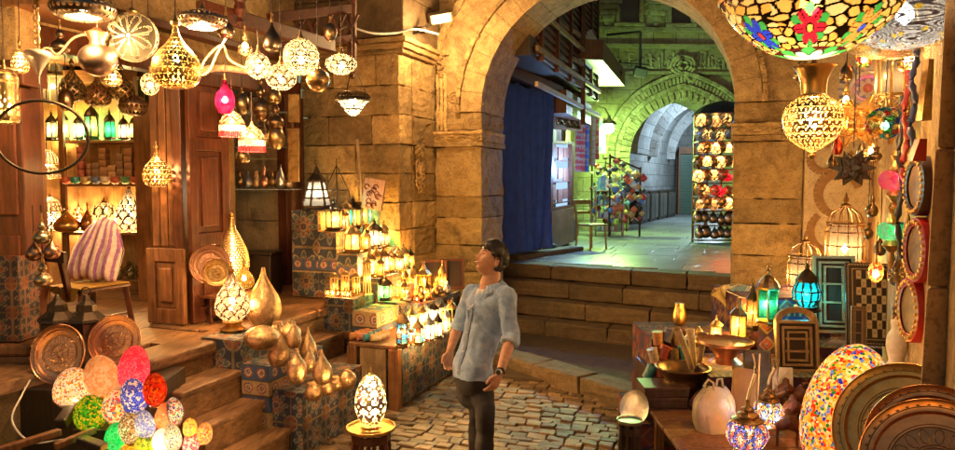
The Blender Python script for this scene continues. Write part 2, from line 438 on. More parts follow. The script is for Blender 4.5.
def khay(x, z, tile=.34, ox=0, oz=0):
    X = (x+ox)/tile; Z = (z+oz)/tile; p = (X % 1)-.5; q = (Z % 1)-.5; r = np.hypot(p, q); t = np.arctan2(q, p)
    par = (np.floor(X)+np.floor(Z)) % 2
    cream = (.36,.31,.2); navy = (.03,.055,.11); teal = (.06,.13,.15); org = (.36,.085,.025); red = (.2,.03,.02)
    c = np.tile(np.array(navy), (len(x), 1)).astype(float)
    pet = r < (.30+.09*np.cos(8*t)); c = sel(pet, teal, c)
    c = sel(np.abs(r-(.32+.09*np.cos(8*t))) < .022, cream, c)
    c = sel(r < (.2+.06*np.cos(8*t+PI)), org, c); c = sel(np.abs(r-.21-.05*np.cos(8*t)) < .018, cream, c)
    c = sel(r < .1, navy, c); c = sel(np.abs(r-.1) < .015, cream, c); c = sel(r < .045, red, c)
    k = np.hypot(np.abs(p)-.5, np.abs(q)-.5); c = sel(k < .2+.05*np.cos(6*np.arctan2(np.abs(q)-.5, np.abs(p)-.5)), org, c)
    c = sel(np.abs(k-.22) < .018, cream, c); c = sel(k < .07, cream, c)
    st = np.maximum(np.abs(p), np.abs(q)) > .475; c = sel(st, (.3,.22,.1), c)
    n = .62+.3*np.sin(x*13+z*7+2*np.sin(z*5))*np.sin(z*11-x*9)
    g = c.mean(1, keepdims=True)
    return (c*.72+g*np.array([.3,.26,.2]))*n[:, None]
def khay_band(x, z, h=.14):
    y = (z/h) % 1-.5; X = (x/h) % 1-.5; r = np.hypot(X, y)
    c = np.tile(np.array((.33,.24,.12)), (len(x), 1)).astype(float)
    row = np.floor(z/h) % 2; c = np.where((row == 1)[:, None], np.array((.04,.08,.16))[None, :], c)
    c = sel(r < .34, (.28,.05,.03), c); c = sel((r < .28), (.04,.07,.14), c); c = sel(np.abs(r-.2) < .05, (.45,.36,.2), c); c = sel(r < .08, (.45,.15,.04), c)
    c = sel(np.abs(y) > .45, (.05,.04,.03), c)
    return c
def kilim(x, z, a=(.22,.03,.045), b=(.05,.03,.10)):
    p = (x/.16) % 1-.5; q = (z/.16) % 1-.5; d = np.abs(p)+np.abs(q)
    c = sel((np.floor(x/.16)+np.floor(z/.16)) % 2 > .5, a, b)
    c = sel(np.abs(d-.4) < .05, (.3,.2,.12), c); c = sel(d < .26, (.35,.06,.04), c); c = sel(d < .14, (.04,.07,.2), c); c = sel(d < .06, (.4,.3,.15), c)
    st = (z/.16) % 3 < .35; c = sel(st, (.12,.02,.05), c); c = sel(st & ((x/.05) % 1 < .4), (.35,.22,.1), c)
    return c
def cloth_box(name, x0, x1, y0, y1, z0, z1, cf, parent=None, fr=S, faces='wsn t', res=.009, cf_top=None):
    mb = MB(); L = lambda *p: fr(*p)
    if 's' in faces: mb.patch(L(x0,y0,z0), L(x1,y0,z0), L(x0,y0,z1), res, cf, .004)
    if 'e' in faces: mb.patch(L(x1,y0,z0), L(x1,y1,z0), L(x1,y0,z1), res, cf, .004, (.11,0))
    if 'w' in faces: mb.patch(L(x0,y1,z0), L(x0,y0,z0), L(x0,y1,z1), .03, cf)
    if 'n' in faces: mb.patch(L(x1,y1,z0), L(x0,y1,z0), L(x1,y1,z1), .05, cf)
    if 't' in faces: mb.patch(L(x0,y0,z1), L(x1,y0,z1), L(x0,y1,z1), res*1.5, cf_top or cf, .003)
    return mb.build(name, 'cloth', parent, smooth=False)
# ================================================================= SETTING
def blocks(mb, axis, fixed, a0, a1, zs, length=.7, th=.3, jit=.012, gap=.006, fr=S, side=1):
    for k in range(len(zs)-1):
        z0, z1 = zs[k]+gap/2, zs[k+1]-gap/2
        pos = a0; first = True
        while pos < a1-.01:
            L = length*random.uniform(.7, 1.3)*(.6 if first and k % 2 else 1); e = min(pos+L, a1)
            if a1-e < length*.35: e = a1
            o = random.uniform(-jit, jit)
            if axis == 'x': mb.box(pos+(0 if first else gap/2), e-gap/2, fixed+o, fixed+th, z0, z1, .004, fr)
            elif side > 0: mb.box(fixed-th, fixed+o, pos+gap/2, e-gap/2, z0, z1, .004, fr)
            else: mb.box(fixed+o, fixed+th, pos+gap/2, e-gap/2, z0, z1, .004, fr)
            pos = e; first = False
# ground under everything
g = MB(); g.quad((-30,-10,-.012),(30,-10,-.012),(30,60,-.012),(-30,60,-.012)); struct(g.build('ground', 'mortar'))
# cobbled alley floor
mb = MB(); row = 0; y = -4.5
while y < 5.4:
    h = random.uniform(.08,.105); x = -.2-random.uniform(0,.2)
    while x < 5.4:
        w = random.uniform(.11,.19)
        if x > .55 or y < 5.2:
            zt = random.uniform(-.012,.012); p = []
            g_ = .0035
            sk = random.uniform(-.012,.012)
            for (a,b) in ((x+g_+sk,y+g_),(x+w-g_,y+g_-sk),(x+w-g_-sk,y+h-g_),(x+g_,y+h-g_+sk)): p.append(S(a,b,-.04))
            for (a,b) in ((x+g_+sk,y+g_),(x+w-g_,y+g_-sk),(x+w-g_-sk,y+h-g_),(x+g_,y+h-g_+sk)): p.append(S(a,b,zt+random.uniform(-.008,.008)+.006))
            mb.hexa([tuple(q) for q in p])
        x += w
    y += h
struct(mb.build('cobbled_alley', 'cobble', bevel=.008, seg=2))
# kerb across the alley
def P2(a, b): return lambda x,y,z: a+(b-a)*x+((b-a).normalized().cross(Vector((0,0,-1)))*y)+Vector((0,0,z))
ka, kb = gz(478,338,.17), gz(668,391,.17); ka.z = kb.z = 0
fr = P2(ka, kb); mb = MB()
xs = [0,.22,.47,.71,1.0]
for i in range(4): mb.box(xs[i]+.002, xs[i+1]-.002, -.34, 0, -.02, .17+random.uniform(-.008,.008), .006, fr)
struct(mb.build('kerb', 'stone_dark', bevel=.02))
# rough ground between kerb and stairs
mb = MB(); mb.box(.45,4.2,2.5,4.6,-.02,.035,0,S); struct(mb.build('rough_ground', M.setdefault('dirt', stone('trodden_dirt', [(.035,.024,.014),(.085,.058,.03),(.13,.09,.05)], isl=0, rough=.8, bump=1.2))))
# wide stone stairs to the passage
def stair_y(x): return 5.65-.5*(x-.7)/3.2
mb = MB()
for k in range(5):
    z1 = .90-.225*k; x = -.35
    while x < 4.3:
        w = random.uniform(.75,1.25); e = min(x+w, 4.35)
        off = -.30*k
        p = []
        for (xx) in (x+.003, e-.003): p.append((xx, stair_y(xx)+off+random.uniform(-.012,.012)))
        d = .6 if k else .34
        z0 = z1-.215
        q = [S(p[0][0],p[0][1],z0),S(p[1][0],p[1][1],z0),S(p[1][0],p[1][1]+d,z0),S(p[0][0],p[0][1]+d,z0)]
        q += [S(p[0][0],p[0][1],z1),S(p[1][0],p[1][1],z1),S(p[1][0],p[1][1]+d,z1),S(p[0][0],p[0][1]+d,z1)]
        if k < 4: mb.hexa([tuple(v) for v in q])
        x = e
st = mb.build('stone_stairs', 'stone_dark', bevel=.022, seg=3); struct(st)
# the passage floor: long worn slabs
mb = MB(); y = 0
rows = []
yy = 5.2
while yy < 30:
    h = random.uniform(.5,.75); x = -.9
    while x < 6.5:
        w = random.uniform(.6,1.2)
        if yy > stair_y(x)+.34-.3: pass
        zt = .895+random.uniform(-.003,.003)
        y0 = max(yy, stair_y(min(max(x,.3),4.2))+.335)
        if y0 < yy+h-.05: mb.box(x+.004,x+w-.004,y0+.004,yy+h-.004,.7,zt,0,S)
        x += w
    yy += h
struct(mb.build('passage_floor', 'slab', bevel=.006))
mb = MB(); mb.box(-1.6,7,5.85,40,-.02,.875,0,S); struct(mb.build('passage_base', 'mortar'))
# ---------------- stone archway
arch = thing('stone_archway', 'big round stone arch of worn tan blocks over the stairs to the passage', 'archway', S(0,0,0)); arch.location = (0,0,0)
Y0 = 4.075; DEP = .9; XL, XR = .80, 3.93; CX = (XL+XR)/2; RR = (XR-XL)/2; ZS = 3.08; YB = Y0+DEP
ZC = [0,.3,.6,.95,1.3,1.67,1.96,2.62]
mb = MB(); blocks(mb, 'x', Y0, .13, XL, ZC, .9, DEP); mb.build('pier', 'stone', arch, bevel=.014, seg=2)
mb = MB(); blocks(mb, 'x', Y0-.02, XR, 4.68, ZC, .9, DEP+.02); mb.build('pier', 'stone', arch, bevel=.014, seg=2)
for (a, b) in ((.10, XL+.03), (XR-.03, 4.72)):
    mb = MB(); mb.box(a, b, Y0-.05, YB, 2.625, 2.69, 0, S); mb.box(a+.015, b-.015, Y0-.035, YB, 2.693, 2.79, 0, S); mb.box(a, b, Y0-.06, YB, 2.793, 2.83, 0, S)
    # carved scroll on the band
    n = int((b-a)/.16)
    pts = [S(a+.06+(b-a-.12)*i/60, Y0-.045, 2.742+.022*math.sin(i/60*n*PI)) for i in range(61)]
    mb.tube(pts, .011, 5)
    pts = [S(a+.06+(b-a-.12)*i/60, Y0-.045, 2.742-.022*math.sin(i/60*n*PI)) for i in range(61)]
    mb.tube(pts, .011, 5)
    mb.build('carved_band', 'stone', arch, bevel=.006)
# jambs above the band up to the springing
for (a,b) in ((.16,XL),(XR,4.66)): mb = MB(); blocks(mb, 'x', Y0, a, b, [2.835, ZS], 2.9, DEP); mb.build('springer', 'stone', arch, bevel=.014)
# voussoirs
mb = MB(); N = 21; RW = .30
for k in range(N):
    a0 = PI*k/N+.0007; a1 = PI*(k+1)/N-.0007; q = []
    o = random.uniform(-.003,.003)
    for yv in (Y0-.03+o, YB+.02):
        for (r, a) in ((RR,a0),(RR+RW,a0),(RR+RW,a1),(RR,a1)):
            q.append(tuple(S(CX+r*math.cos(a), yv, ZS+r*math.sin(a))))
    mb.hexa(q)
mb.build('arch_ring', 'plaster', arch, bevel=.005)
# second recessed ring on the soffit edge
mb = MB()
for k in range(60):
    a0 = PI*k/60; a1 = PI*(k+1)/60
    q = []
    for yv in (Y0-.075, Y0-.01):
        for (r, a) in ((RR+RW,a0),(RR+RW+.055,a0),(RR+RW+.055,a1),(RR+RW,a1)): q.append(tuple(S(CX+r*math.cos(a), yv, ZS+r*math.sin(a))))
    mb.hexa(q)
    q = []
    for yv in (Y0-.06, Y0-.01):
        for (r, a) in ((RR+RW+.44,a0),(RR+RW+.52,a0),(RR+RW+.52,a1),(RR+RW+.44,a1)): q.append(tuple(S(CX+r*math.cos(a), yv, ZS+r*math.sin(a))))
    if CX+(RR+RW+.5)*math.cos(a0) > -.1: mb.hexa(q)
mb.build('moulding', 'stone', arch)
# spandrel sheet with thickness
def frameS(o): o.location = (AX, AY, 0); o.rotation_euler = (0,0,-TH)
mb = MB(); n = 48; XO0, XO1, ZT = .16, 4.66, 6.2
arcs = []; outs = []
for k in range(n+1):
    a = PI*k/n; r = RR+.2; c, s_ = math.cos(a), math.sin(a)
    arcs.append((CX+r*c, ZS+r*s_))
    tx = (XO1-CX)/c if c > 1e-6 else ((XO0-CX)/c if c < -1e-6 else 1e9); tz = (ZT-ZS)/s_ if s_ > 1e-6 else 1e9
    tt = min(tx, tz); outs.append((CX+tt*c, ZS+tt*s_))
for k in range(n):
    for yv, flip in ((Y0,0),(YB,1)):
        M_ = 6
        for j in range(M_):
            f0, f1 = j/M_, (j+1)/M_
            P = lambda k_, f: (arcs[k_][0]*(1-f)+outs[k_][0]*f, yv, arcs[k_][1]*(1-f)+outs[k_][1]*f)
            mb.quad(P(k,f0), P(k,f1), P(k+1,f1), P(k+1,f0))
o = mb.build('spandrel', 'plaster', arch); frameS(o)
mb = MB(); mb.box(XO0, XO1, Y0+.01, YB-.01, ZT, ZT+1.2, 0); mb.box(-.2,XO0,Y0+.02,YB,4.2,ZT+1.2,0); o = mb.build('upper_wall', 'plaster', arch); frameS(o)
# slender carved colonnette at the left pier with its capital
mb = MB()
for dx in (.06, .115, .17): mb.tube([S(.12+dx, Y0-.03, z) for z in (2.84, 3.2, 3.6)], .024, 8)
for k in range(14):
    t = k/13; mb.tube([S(.235+.05*math.sin(t*14+i*.8)*(1-t*.4), Y0-.05, 3.55+t*.3+i*.012) for i in range(6)], .014, 5)
mb.box(.14,.34,Y0-.07,Y0,3.84,3.9,0,S)
mb.build('colonnette', 'stone', arch)
# relief leaf scrolls on the spandrel
mb = MB()
for (cx_, cz_, rr_) in ((.62,3.5,.12),(.4,3.28,.09),(.72,3.15,.1)):
    mb.tube([S(cx_+rr_*(1-i/34)*math.cos(i*.42), Y0-.005, cz_+rr_*(1-i/34)*math.sin(i*.42)) for i in range(28)], .014, 5)
mb.build('relief', 'stone', arch)
# ---------------- corner wall left of the arch
wl = thing('stone_wall', 'warm lit stone block wall with a projecting corner left of the archway', 'wall', (0,0,0))
ZW = [0,.4,.8,1.2,1.56,1.9,2.26,2.62,2.98,3.34,3.72]
mb = MB(); blocks(mb, 'x', 3.07, -1.32, .10, ZW, .62, .35); mb.build('wall_face', 'stone', wl, bevel=.014)
mb = MB()
for k in range(len(ZW)-1):
    o = random.uniform(-.01,.01); mb.box(-.3, .118+o*.8, 3.43, 4.5, ZW[k]+.003, ZW[k+1]-.003, .004, S)
mb.build('wall_return', 'stone', wl, bevel=.014)
mb = MB()
for (d, z0, z1) in ((.03,3.72,3.77),(.07,3.773,3.84),(.11,3.843,3.9)):
    mb.box(-1.3, .13+d, 3.07-d, 4.06, z0, z1, 0, S)
mb.build('cornice', 'stone', wl, bevel=.01)
mb = MB(); blocks(mb, 'x', 3.0, -1.32, .2, [3.903,4.4,4.9,5.6], .8, 1.2); mb.build('upper_blocks', 'stone_dark', wl, bevel=.02)
# carved foliage panel on the corner
mb = MB()
for k in range(26):
    t = k/25; cx_ = -.02+.07*math.sin(k*1.3); cz_ = 2.05+.62*t
    mb.tube([S(.16+.0, 3.55+cx_+.06*math.cos(i*.6), cz_+.06*math.sin(i*.6)) for i in range(8)], .012, 5)
mb.build('carved_relief', 'stone', wl)
# ---------------- shop front on the left
shop = thing('shop_front', 'open wooden lamp shop front with dark red posts and raised stone floor', 'shop', (0,0,0))
FX = -1.32; PZ = .85
mb = MB()      # header beam
mb.box(FX-.14, FX+.02, -3.2, 3.06, 3.22, 3.42, .004, S); mb.build('header_beam', 'wood_red', shop, bevel=.01)
mb = MB(); mb.box(FX-.25, FX-.02, -3.4, 3.06, 3.425, 6.0, 0, S); mb.build('upper_wall', 'plaster', shop)
mb = MB(); mb.box(FX-.02, FX+.10, -3.2, 3.06, 3.62, 3.7, .01, S); mb.build('moulding_board', 'wood_red', shop, bevel=.01)
def post(y0, y1, m='wood_red', x0=-.12, x1=.04, z1=3.22, z0=PZ):
    mb = MB(); mb.box(FX+x0, FX+x1, y0, y1, z0, z1, .002, S); mb.build('post', m, shop, bevel=.008)
post(2.72,2.80,x1=.02); post(2.90,2.98,'wood_red'); post(2.82,2.88,'wood_brown'); post(2.99,3.05,'wood_red',x1=.06)
# shop floor: big old boards / flags
mb = MB()
for i in range(12):
    y0 = -3+i*.52; x = 0
    for xx0, xx1 in (((-.45,-.02) if y0 > -.85 else (-.6,-.47)),(-.95,-.455),(-1.6,-.955),(-2.6,-1.605),(-3.8,-2.605)):
        mb.box(xx0, xx1, y0+.004+random.uniform(-.1,.1), y0+.53, .76, PZ+random.uniform(-.004,.004), .003, S)
mb.build('floor_slab', 'wood_step', shop, bevel=.008)
mb = MB(); mb.box(-3.8,-.5,-3,3.05,-.02,.775,0,S); mb.box(-.498,-.06,-.8,3.05,-.02,.773,0,S); mb.build('floor_base', 'stone_dark', shop)
mb = MB()      # platform riser + rounded nosing
for y0, y1 in ((-.8,-.25),(-.25,.75),(.75,1.6),(1.6,2.6)): mb.box(-.06,.0,y0+.003,y1-.003,.0,.755,.004,S)
mb.build('riser', 'wood_step', shop, bevel=.006)
mb = MB()
for y0, y1 in ((-.8,.28),(.28,1.35),(1.35,2.4)): mb.box(-.32,.035,y0+.003,y1-.003,.757,.862,.008,S)
mb.build('nosing', 'wood_step', shop, bevel=.03, seg=3)
# shop back wall, facing the viewer
bl, br = at(20,200,8.35), at(200,200,8.35)
mb = MB()
x = -5.6
while x < -2.9:
    w = random.uniform(.2,.32); mb.box(x+.002, min(x+w,-2.9)-.002, 8.34, 8.4, PZ, 3.5, .002); x += w
mb.build('back_boarding', M.setdefault('shop_back', wood('shop_back_boards', (.30,.16,.06), (.5,.3,.12), rough=.6)), shop, bevel=.003)
mb = MB(); mb.box(-5.65,-5.6,5.2,8.4,PZ,3.5); mb.box(-5.6,-2.9,5.2,8.4,3.45,3.5); mb.build('side_panelling', 'wood_brown', shop)
# partition behind the door leaves
mb = MB(); mb.hexa([tuple(S(*q)) for q in ((FX-.9,1.25,PZ),(FX,1.25,PZ),(FX,1.33,PZ),(FX-.9,1.33,PZ),(FX-.9,1.25,3.3),(FX,1.25,3.3),(FX,1.33,3.3),(FX-.9,1.33,3.3))])
mb.build('partition', 'wood_brown', shop)
# niche back wall (stone)
mb = MB(); blocks(mb, 'x', 2.86, -2.6, FX-.13, [PZ,1.25,1.65,2.05,2.45,2.85,3.25,3.7], .5, .1); mb.build('niche_wall', M.setdefault('niche', stone('niche_stone', [(.3,.2,.09),(.42,.3,.15),(.5,.38,.2)], isl=.2)), shop, bevel=.01)
def door_leaf(a, b, z0, z1, m, npan=3, th=.05, name='door_leaf', split=None):
    """a,b world xy of the hinge edges"""
    a = Vector((a[0],a[1],0)); b = Vector((b[0],b[1],0)); d = (b-a); w = d.length; d.normalize(); nrm = Vector((d.y,-d.x,0))
    F = lambda x,y,z: a+d*x+nrm*y+Vector((0,0,z))
    mb = MB(); sw = .085 if w > .3 else .055
    mb.box(0,sw,0,th,z0,z1,.001,F); mb.box(w-sw,w,0,th,z0,z1,.001,F)
    zs = split or [z0+(z1-z0)*k/npan for k in range(npan+1)]
    for k, z in enumerate(zs):
        zz0 = z-(.0 if k == 0 else .06); zz1 = z+(.0 if k == len(zs)-1 else .06)
        if k == 0: zz1 = z+.14
        if k == len(zs)-1: zz0 = z-.12
        mb.box(sw+.001,w-sw-.001,.004,th-.004,zz0,zz1,.001,F)
    leaf = mb.build(name, m, shop, bevel=.006)
    for k in range(len(zs)-1):
        p = MB(); q0 = zs[k]+(.14 if k == 0 else .06); q1 = zs[k+1]-(.12 if k == len(zs)-2 else .06)
        p.box(sw+.001,w-sw-.001,.012,th-.02,q0,q1,0,F)
        p.box(sw+.05,w-sw-.05,.012,th-.002,q0+.06,q1-.06,0,F)
        c = p.build('panel', m, leaf, bevel=.012, seg=2)
    return leaf
l1a, l1b = at(152,325,6.42), at(188,325,6.30)
door_leaf(l1a, l1b, .86, 1.55, 'wood_brown', 1, name='low_door_leaf')
l2a, l2b = at(190,325,6.34), at(229,325,6.75)
door_leaf(l2a, l2b, .86, 3.16, 'wood_red', split=[.86,1.62,2.5,3.16])
mb = MB(); q = at(183,300,6.42); mb.box(q.x-.05,q.x+.045,6.36,6.48,.86,3.2,.002); mb.build('post', 'wood_red', shop, bevel=.008)
mb = MB(); q = at(172,300,6.44)
for i, xx in enumerate((-.155,-.08,-.005)): mb.box(q.x+xx,q.x+xx+.07,6.42,6.48,1.56,3.2,.002)
mb.build('jamb_boards', 'wood_brown', shop, bevel=.008)
# left dark red pilaster nearest the camera
qa, qb = at(-14,200,5.25), at(24,200,5.25)
mb = MB(); mb.box(qa.x,qb.x,5.25,5.5,.62,2.86,.002); mb.box(qa.x+.03,qb.x-.04,5.235,5.26,1.0,1.75); mb.box(qa.x+.03,qb.x-.04,5.235,5.26,1.9,2.7)
mb.build('pilaster', 'wood_red', shop, bevel=.012)
mb = MB(); q = at(31,200,5.4); mb.box(q.x-.035,q.x+.035,5.4,5.55,.85,2.95,.002); mb.build('post', 'wood_brown', shop, bevel=.008)
mb = MB(); q = at(24,200,5.45); mb.box(q.x-.03,q.x+.01,5.42,5.5,.85,2.9); mb.build('post', 'wood_black', shop)
mb = MB(); mb.box(qa.x-1.0,qb.x+.05,5.22,5.52,2.87,3.05,.003); mb.build('lintel', 'wood_red_x', shop, bevel=.012)
mb = MB(); mb.box(-5.2,qb.x-.02,5.26,5.55,3.055,4.6); mb.build('upper_wall', 'plaster', shop)
# interior shelves
for k, (py, x0, x1, d) in enumerate(((140,60,166,.28),(184,60,166,.3),(232,66,166,.42),(280,112,168,.3))):
    a = at(x0,py,8.0); b = at(x1,py,8.0); mb = MB(); mb.box(a.x,b.x,8.33-d,8.33,a.z-.03,a.z,.001); mb.build('shelf', 'wood_shelf', shop, bevel=.004)
mb = MB()
for px in (68, 166): q = at(px,200,8.05); mb.box(q.x-.03,q.x+.03,7.95,8.0,PZ,3.35)
mb.build('shelf_upright', 'wood_brown', shop, bevel=.004)
# header lining above the shelves
a = at(36,84,8.0); b = at(170,84,8.0); mb = MB(); mb.box(a.x-1,b.x,7.9,8.32,3.27,3.4); mb.build('shelf_canopy', 'wood_shelf', shop)
# niche glass shelves
for py in (112,147,189):
    a, b = at(229,py,8.6), at(296,py,8.6); mb = MB(); mb.box(a.x,b.x,8.55,8.85,a.z-.012,a.z); mb.build('glass_shelf', 'glass', shop)
# ---------------- wooden steps up to the shop
stp = thing('wooden_steps', 'three wide worn wooden steps climbing to the lamp shop floor', 'steps', (0,0,0))
for k, (o0, o1, z) in enumerate(((.002,.30,.64),(.003,.52,.425),(.004,.74,.21))):
    z += 0
    mb = MB(); y0, y1 = -.78, 1.45
    mb.box(-.0+(0 if k==0 else (.302 if k==1 else .522)), o1-.025, y0, y1, 0.0, z-.045, 0, S); mb.build('riser', 'wood_step', stp)
    mb = MB(); xb = (.002,.29,.51)[k]
    mb.box(xb, xb+(o1-xb)*.55, y0, y1, z-.043, z, .003, S); mb.box(xb+(o1-xb)*.56, o1, y0, y1, z-.043, z+.002, .003, S)
    mb.build('tread', 'wood_step', stp, bevel=.012, seg=3)
# ---------------- far archway (green lit)
FA = R(3); f0 = at(628,226,18.4); FO = Vector((f0.x, f0.y, 0))
def F2(x,y,z): return FO+Vector((x*math.cos(FA)-y*math.sin(FA), x*math.sin(FA)+y*math.cos(FA), z))
far = thing('far_archway', 'pale stone building with a pointed carved arch lit green at the passage end', 'archway', (0,0,0))
W2 = 2.76; CX2 = W2/2; R2 = W2/2; ZS2 = 2.78; RISE = 1.42/1.38
def farc(a, r): # slightly pointed
    return CX2+r*math.cos(a), ZS2+r*math.sin(a)*RISE+.10*max(0,1-abs(math.cos(a))*3)
mb = MB(); n = 48; X0_, X1_, Z1_ = -2.6, 4.2, 9.0
ar = [farc(PI*k/n, R2+.25) for k in range(n+1)]; ou = []
for k in range(n+1):
    a = PI*k/n; c, s_ = math.cos(a), math.sin(a)
    tx = (X1_-CX2)/c if c > 1e-6 else ((X0_-CX2)/c if c < -1e-6 else 1e9); tz = (Z1_-ZS2)/s_ if s_ > 1e-6 else 1e9
    tt = min(tx, tz); ou.append((CX2+tt*c, ZS2+tt*s_))
for k in range(n): mb.quad((ar[k][0],0,ar[k][1]),(ou[k][0],0,ou[k][1]),(ou[k+1][0],0,ou[k+1][1]),(ar[k+1][0],0,ar[k+1][1]))
mb.quad((X0_,0,.85),(-.25,0,.85),(-.25,0,ZS2),(X0_,0,ZS2)); mb.quad((W2+.25,0,.85),(X1_,0,.85),(X1_,0,ZS2),(W2+.25,0,ZS2))
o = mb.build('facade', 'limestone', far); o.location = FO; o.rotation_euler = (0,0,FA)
mb = MB(); N = 31
for (r0, r1, yf, yb, N) in ((R2,R2+.27,-.10,.7,31),(R2+.275,R2+.40,-.16,.1,60),(R2+.405,R2+.60,-.07,.1,31),(R2+.605,R2+.70,-.17,.1,60)):
    for k in range(N):
        g_ = .004 if N == 31 else 0
        a0 = PI*k/N+g_; a1 = PI*(k+1)/N-g_; q = []
        for yv in (yf, yb):
            for (r, a) in ((r0,a0),(r1,a0),(r1,a1),(r0,a1)):
                xx, zz = farc(a, r); q.append(tuple(F2(xx,yv,zz)))
        mb.hexa(q)
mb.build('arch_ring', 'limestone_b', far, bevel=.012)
mb = MB()      # zig-zag carving on the ring
for k in range(60):
    a = PI*(k+.5)/60; x0,z0 = farc(a, R2+.43); x1,z1 = farc(a, R2+.58); mb.bar(F2(x0,-.09,z0), F2(x1,-.09,z1), .035, .05)
    x0,z0 = farc(a, R2+.05); x1,z1 = farc(a, R2+.20)
    if k % 2: mb.bar(F2(x0,-.12,z0), F2(x1,-.12,z1), .05, .05)
mb.build('ring_carving', 'limestone_b', far)
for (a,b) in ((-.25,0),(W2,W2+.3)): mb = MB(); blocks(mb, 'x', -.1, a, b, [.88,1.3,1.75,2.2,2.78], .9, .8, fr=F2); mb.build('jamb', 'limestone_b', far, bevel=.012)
mb = MB()
for (z0, z1, d) in ((4.95,5.03,.10),(5.62,5.72,.14),(6.05,6.15,.1)): MB().box(X0_, X1_, -d, .0, z0, z1, 0, F2).build('string_course', 'limestone_b', far, bevel=.01)
mb = MB()      # inscription band in relief: upright strokes and loops
x = -2.5
while x < 4.1:
    h = random.uniform(.12,.46); mb.bar(F2(x,-.03,5.1), F2(x+random.uniform(-.04,.04),-.03,5.1+h), .03, .05)
    if random.random() < .6:
        rr_ = random.uniform(.04,.08); cx_ = x+.05; cz_ = 5.12+random.uniform(0,.3)
        mb.tube([F2(cx_+rr_*math.cos(i*.7), -.03, cz_+rr_*math.sin(i*.7)) for i in range(9)], .016, 4)
    if random.random() < .35: mb.bar(F2(x-.02,-.03,5.14), F2(x+.2,-.03,5.12), .04, .05)
    x += random.uniform(.07,.15)
mb.build('inscription_band', 'limestone_b', far)
mb = MB()
# knot over the crown
kx, kz = CX2-.02, ZS2+R2*RISE+.98
for rr_ in (.3,.22,.12): mb.tube([F2(kx+rr_*math.cos(i*.35), -.1-.05*math.sin(i*1.2), kz+rr_*math.sin(i*.35)*.85) for i in range(18)], .04, 6, close=True)
mb.tube([F2(kx-.15+.5*t, -.1, kz-.3+.12*math.sin(t*6)) for t in [i/12 for i in range(13)]], .04, 6)
mb.build('knot', 'limestone_b', far)
mb = MB()
# spandrel arabesques
for cx0 in (-.9, 3.5):
    for k in range(14):
        c_x = cx0+random.uniform(-.7,.4)*(1 if cx0 < 0 else -1); c_z = 3.6+random.uniform(-.2,1.2); rr_ = random.uniform(.08,.18)
        mb.tube([F2(c_x+rr_*(1-i/16)*math.cos(i*.6), -.01, c_z+rr_*(1-i/16)*math.sin(i*.6)) for i in range(14)], .02, 4)
mb.build('carving', 'limestone_b', far)
# upper windows
for px in (628, 680):
    c = at(px,10,18.5); lx = (c-FO).dot(Vector((math.cos(FA),math.sin(FA),0)))
    w = MB(); w.box(lx-.27,lx+.27,-.02,.0,6.3,7.3,0,F2); w.poly([F2(lx+.27*math.cos(a),-.02,7.3+.34*math.sin(a)) for a in [PI*i/10 for i in range(11)]])
    f = w.build('window', 'wood_black', far)
    g_ = MB()
    for s_ in (-1,1):
        g_.box(lx+s_*.31-.05,lx+s_*.31+.05,-.1,0,6.25,7.3,0,F2)
    g_.tube([F2(lx+.32*math.cos(a),-.05,7.3+.38*math.sin(a)) for a in [PI*i/10 for i in range(11)]], .06, 6)
    g_.box(lx-.4,lx+.4,-.12,0,6.16,6.25,0,F2); g_.build('window_surround', 'limestone_b', f, bevel=.01)
for (px, s_) in ((656,1),(606,1)):
    mb = MB()
    c = at(px,22,18.4); lx = (c-FO).dot(Vector((math.cos(FA),math.sin(FA),0)))
    for k in range(5): mb.box(lx-.06-.07*k,lx+.06+.07*k,-.05-.06*k,0,6.18+.13*k,6.30+.13*k,0,F2)
    mb.build('corbel', 'limestone_b', far, bevel=.01)
# passage beyond the far arch
pas = thing('vaulted_passage', 'grey vaulted stone passage behind the far green arch', 'passage', (0,0,0))
wls = []
pa = at(615,226,18.9); pb = at(673,216,27.5); pc = at(700,213,27.5); pd = at(770,226,19)
PL = pa+(pb-pa)*1.0
def sheet(a, b, z0, z1, name, m, n=1):
    a = Vector((a.x,a.y,0)); b = Vector((b.x,b.y,0)); L_ = (b-a).length; ang = math.atan2(b.y-a.y, b.x-a.x)
    mb = MB(); mb.box(0, L_, 0, .3, z0, z1); o = mb.build(name, m, pas, loc=a, rot=(0,0,ang)); return o
sheet(pa+Vector((-.1,.2,0)), pb+Vector((.1,.2,0)), .85, 6.5, 'side_wall', 'greystone')
sheet(pb+Vector((-.5,.25,0)), pb+Vector((5,-.1,0)), .85, 7.5, 'end_wall', 'greystone')
sheet(pd+Vector((2.4,7,0)), pd+Vector((.7,.2,0)), .85, 6.5, 'side_wall', 'greystone')
for k, Yk in enumerate((20.2, 23.2, 26.2)):       # vault ribs
    mb = MB()
    f = (Yk-18.9)/(27.5-18.9); xl = pa.x+(pb.x-pa.x)*f; xr = xl+3.7
    for i in range(24):
        a0 = PI*i/24; a1 = PI*(i+1)/24; c_x = (xl+xr)/2; r_ = (xr-xl)/2
        q = []
        for yv in (Yk, Yk+.45):
            for (r, a) in ((r_-.28,a0),(r_+.1,a0),(r_+.1,a1),(r_-.28,a1)): q.append((c_x+r*math.cos(a), yv, 3.0+r*math.sin(a)*1.1))
        mb.hexa(q)
    mb.build('vault_rib', M.setdefault('ribstone', stone('rib_stone', [(.3,.31,.3),(.42,.43,.42),(.5,.5,.48)], isl=.15)), pas, bevel=.015)
mb = MB()
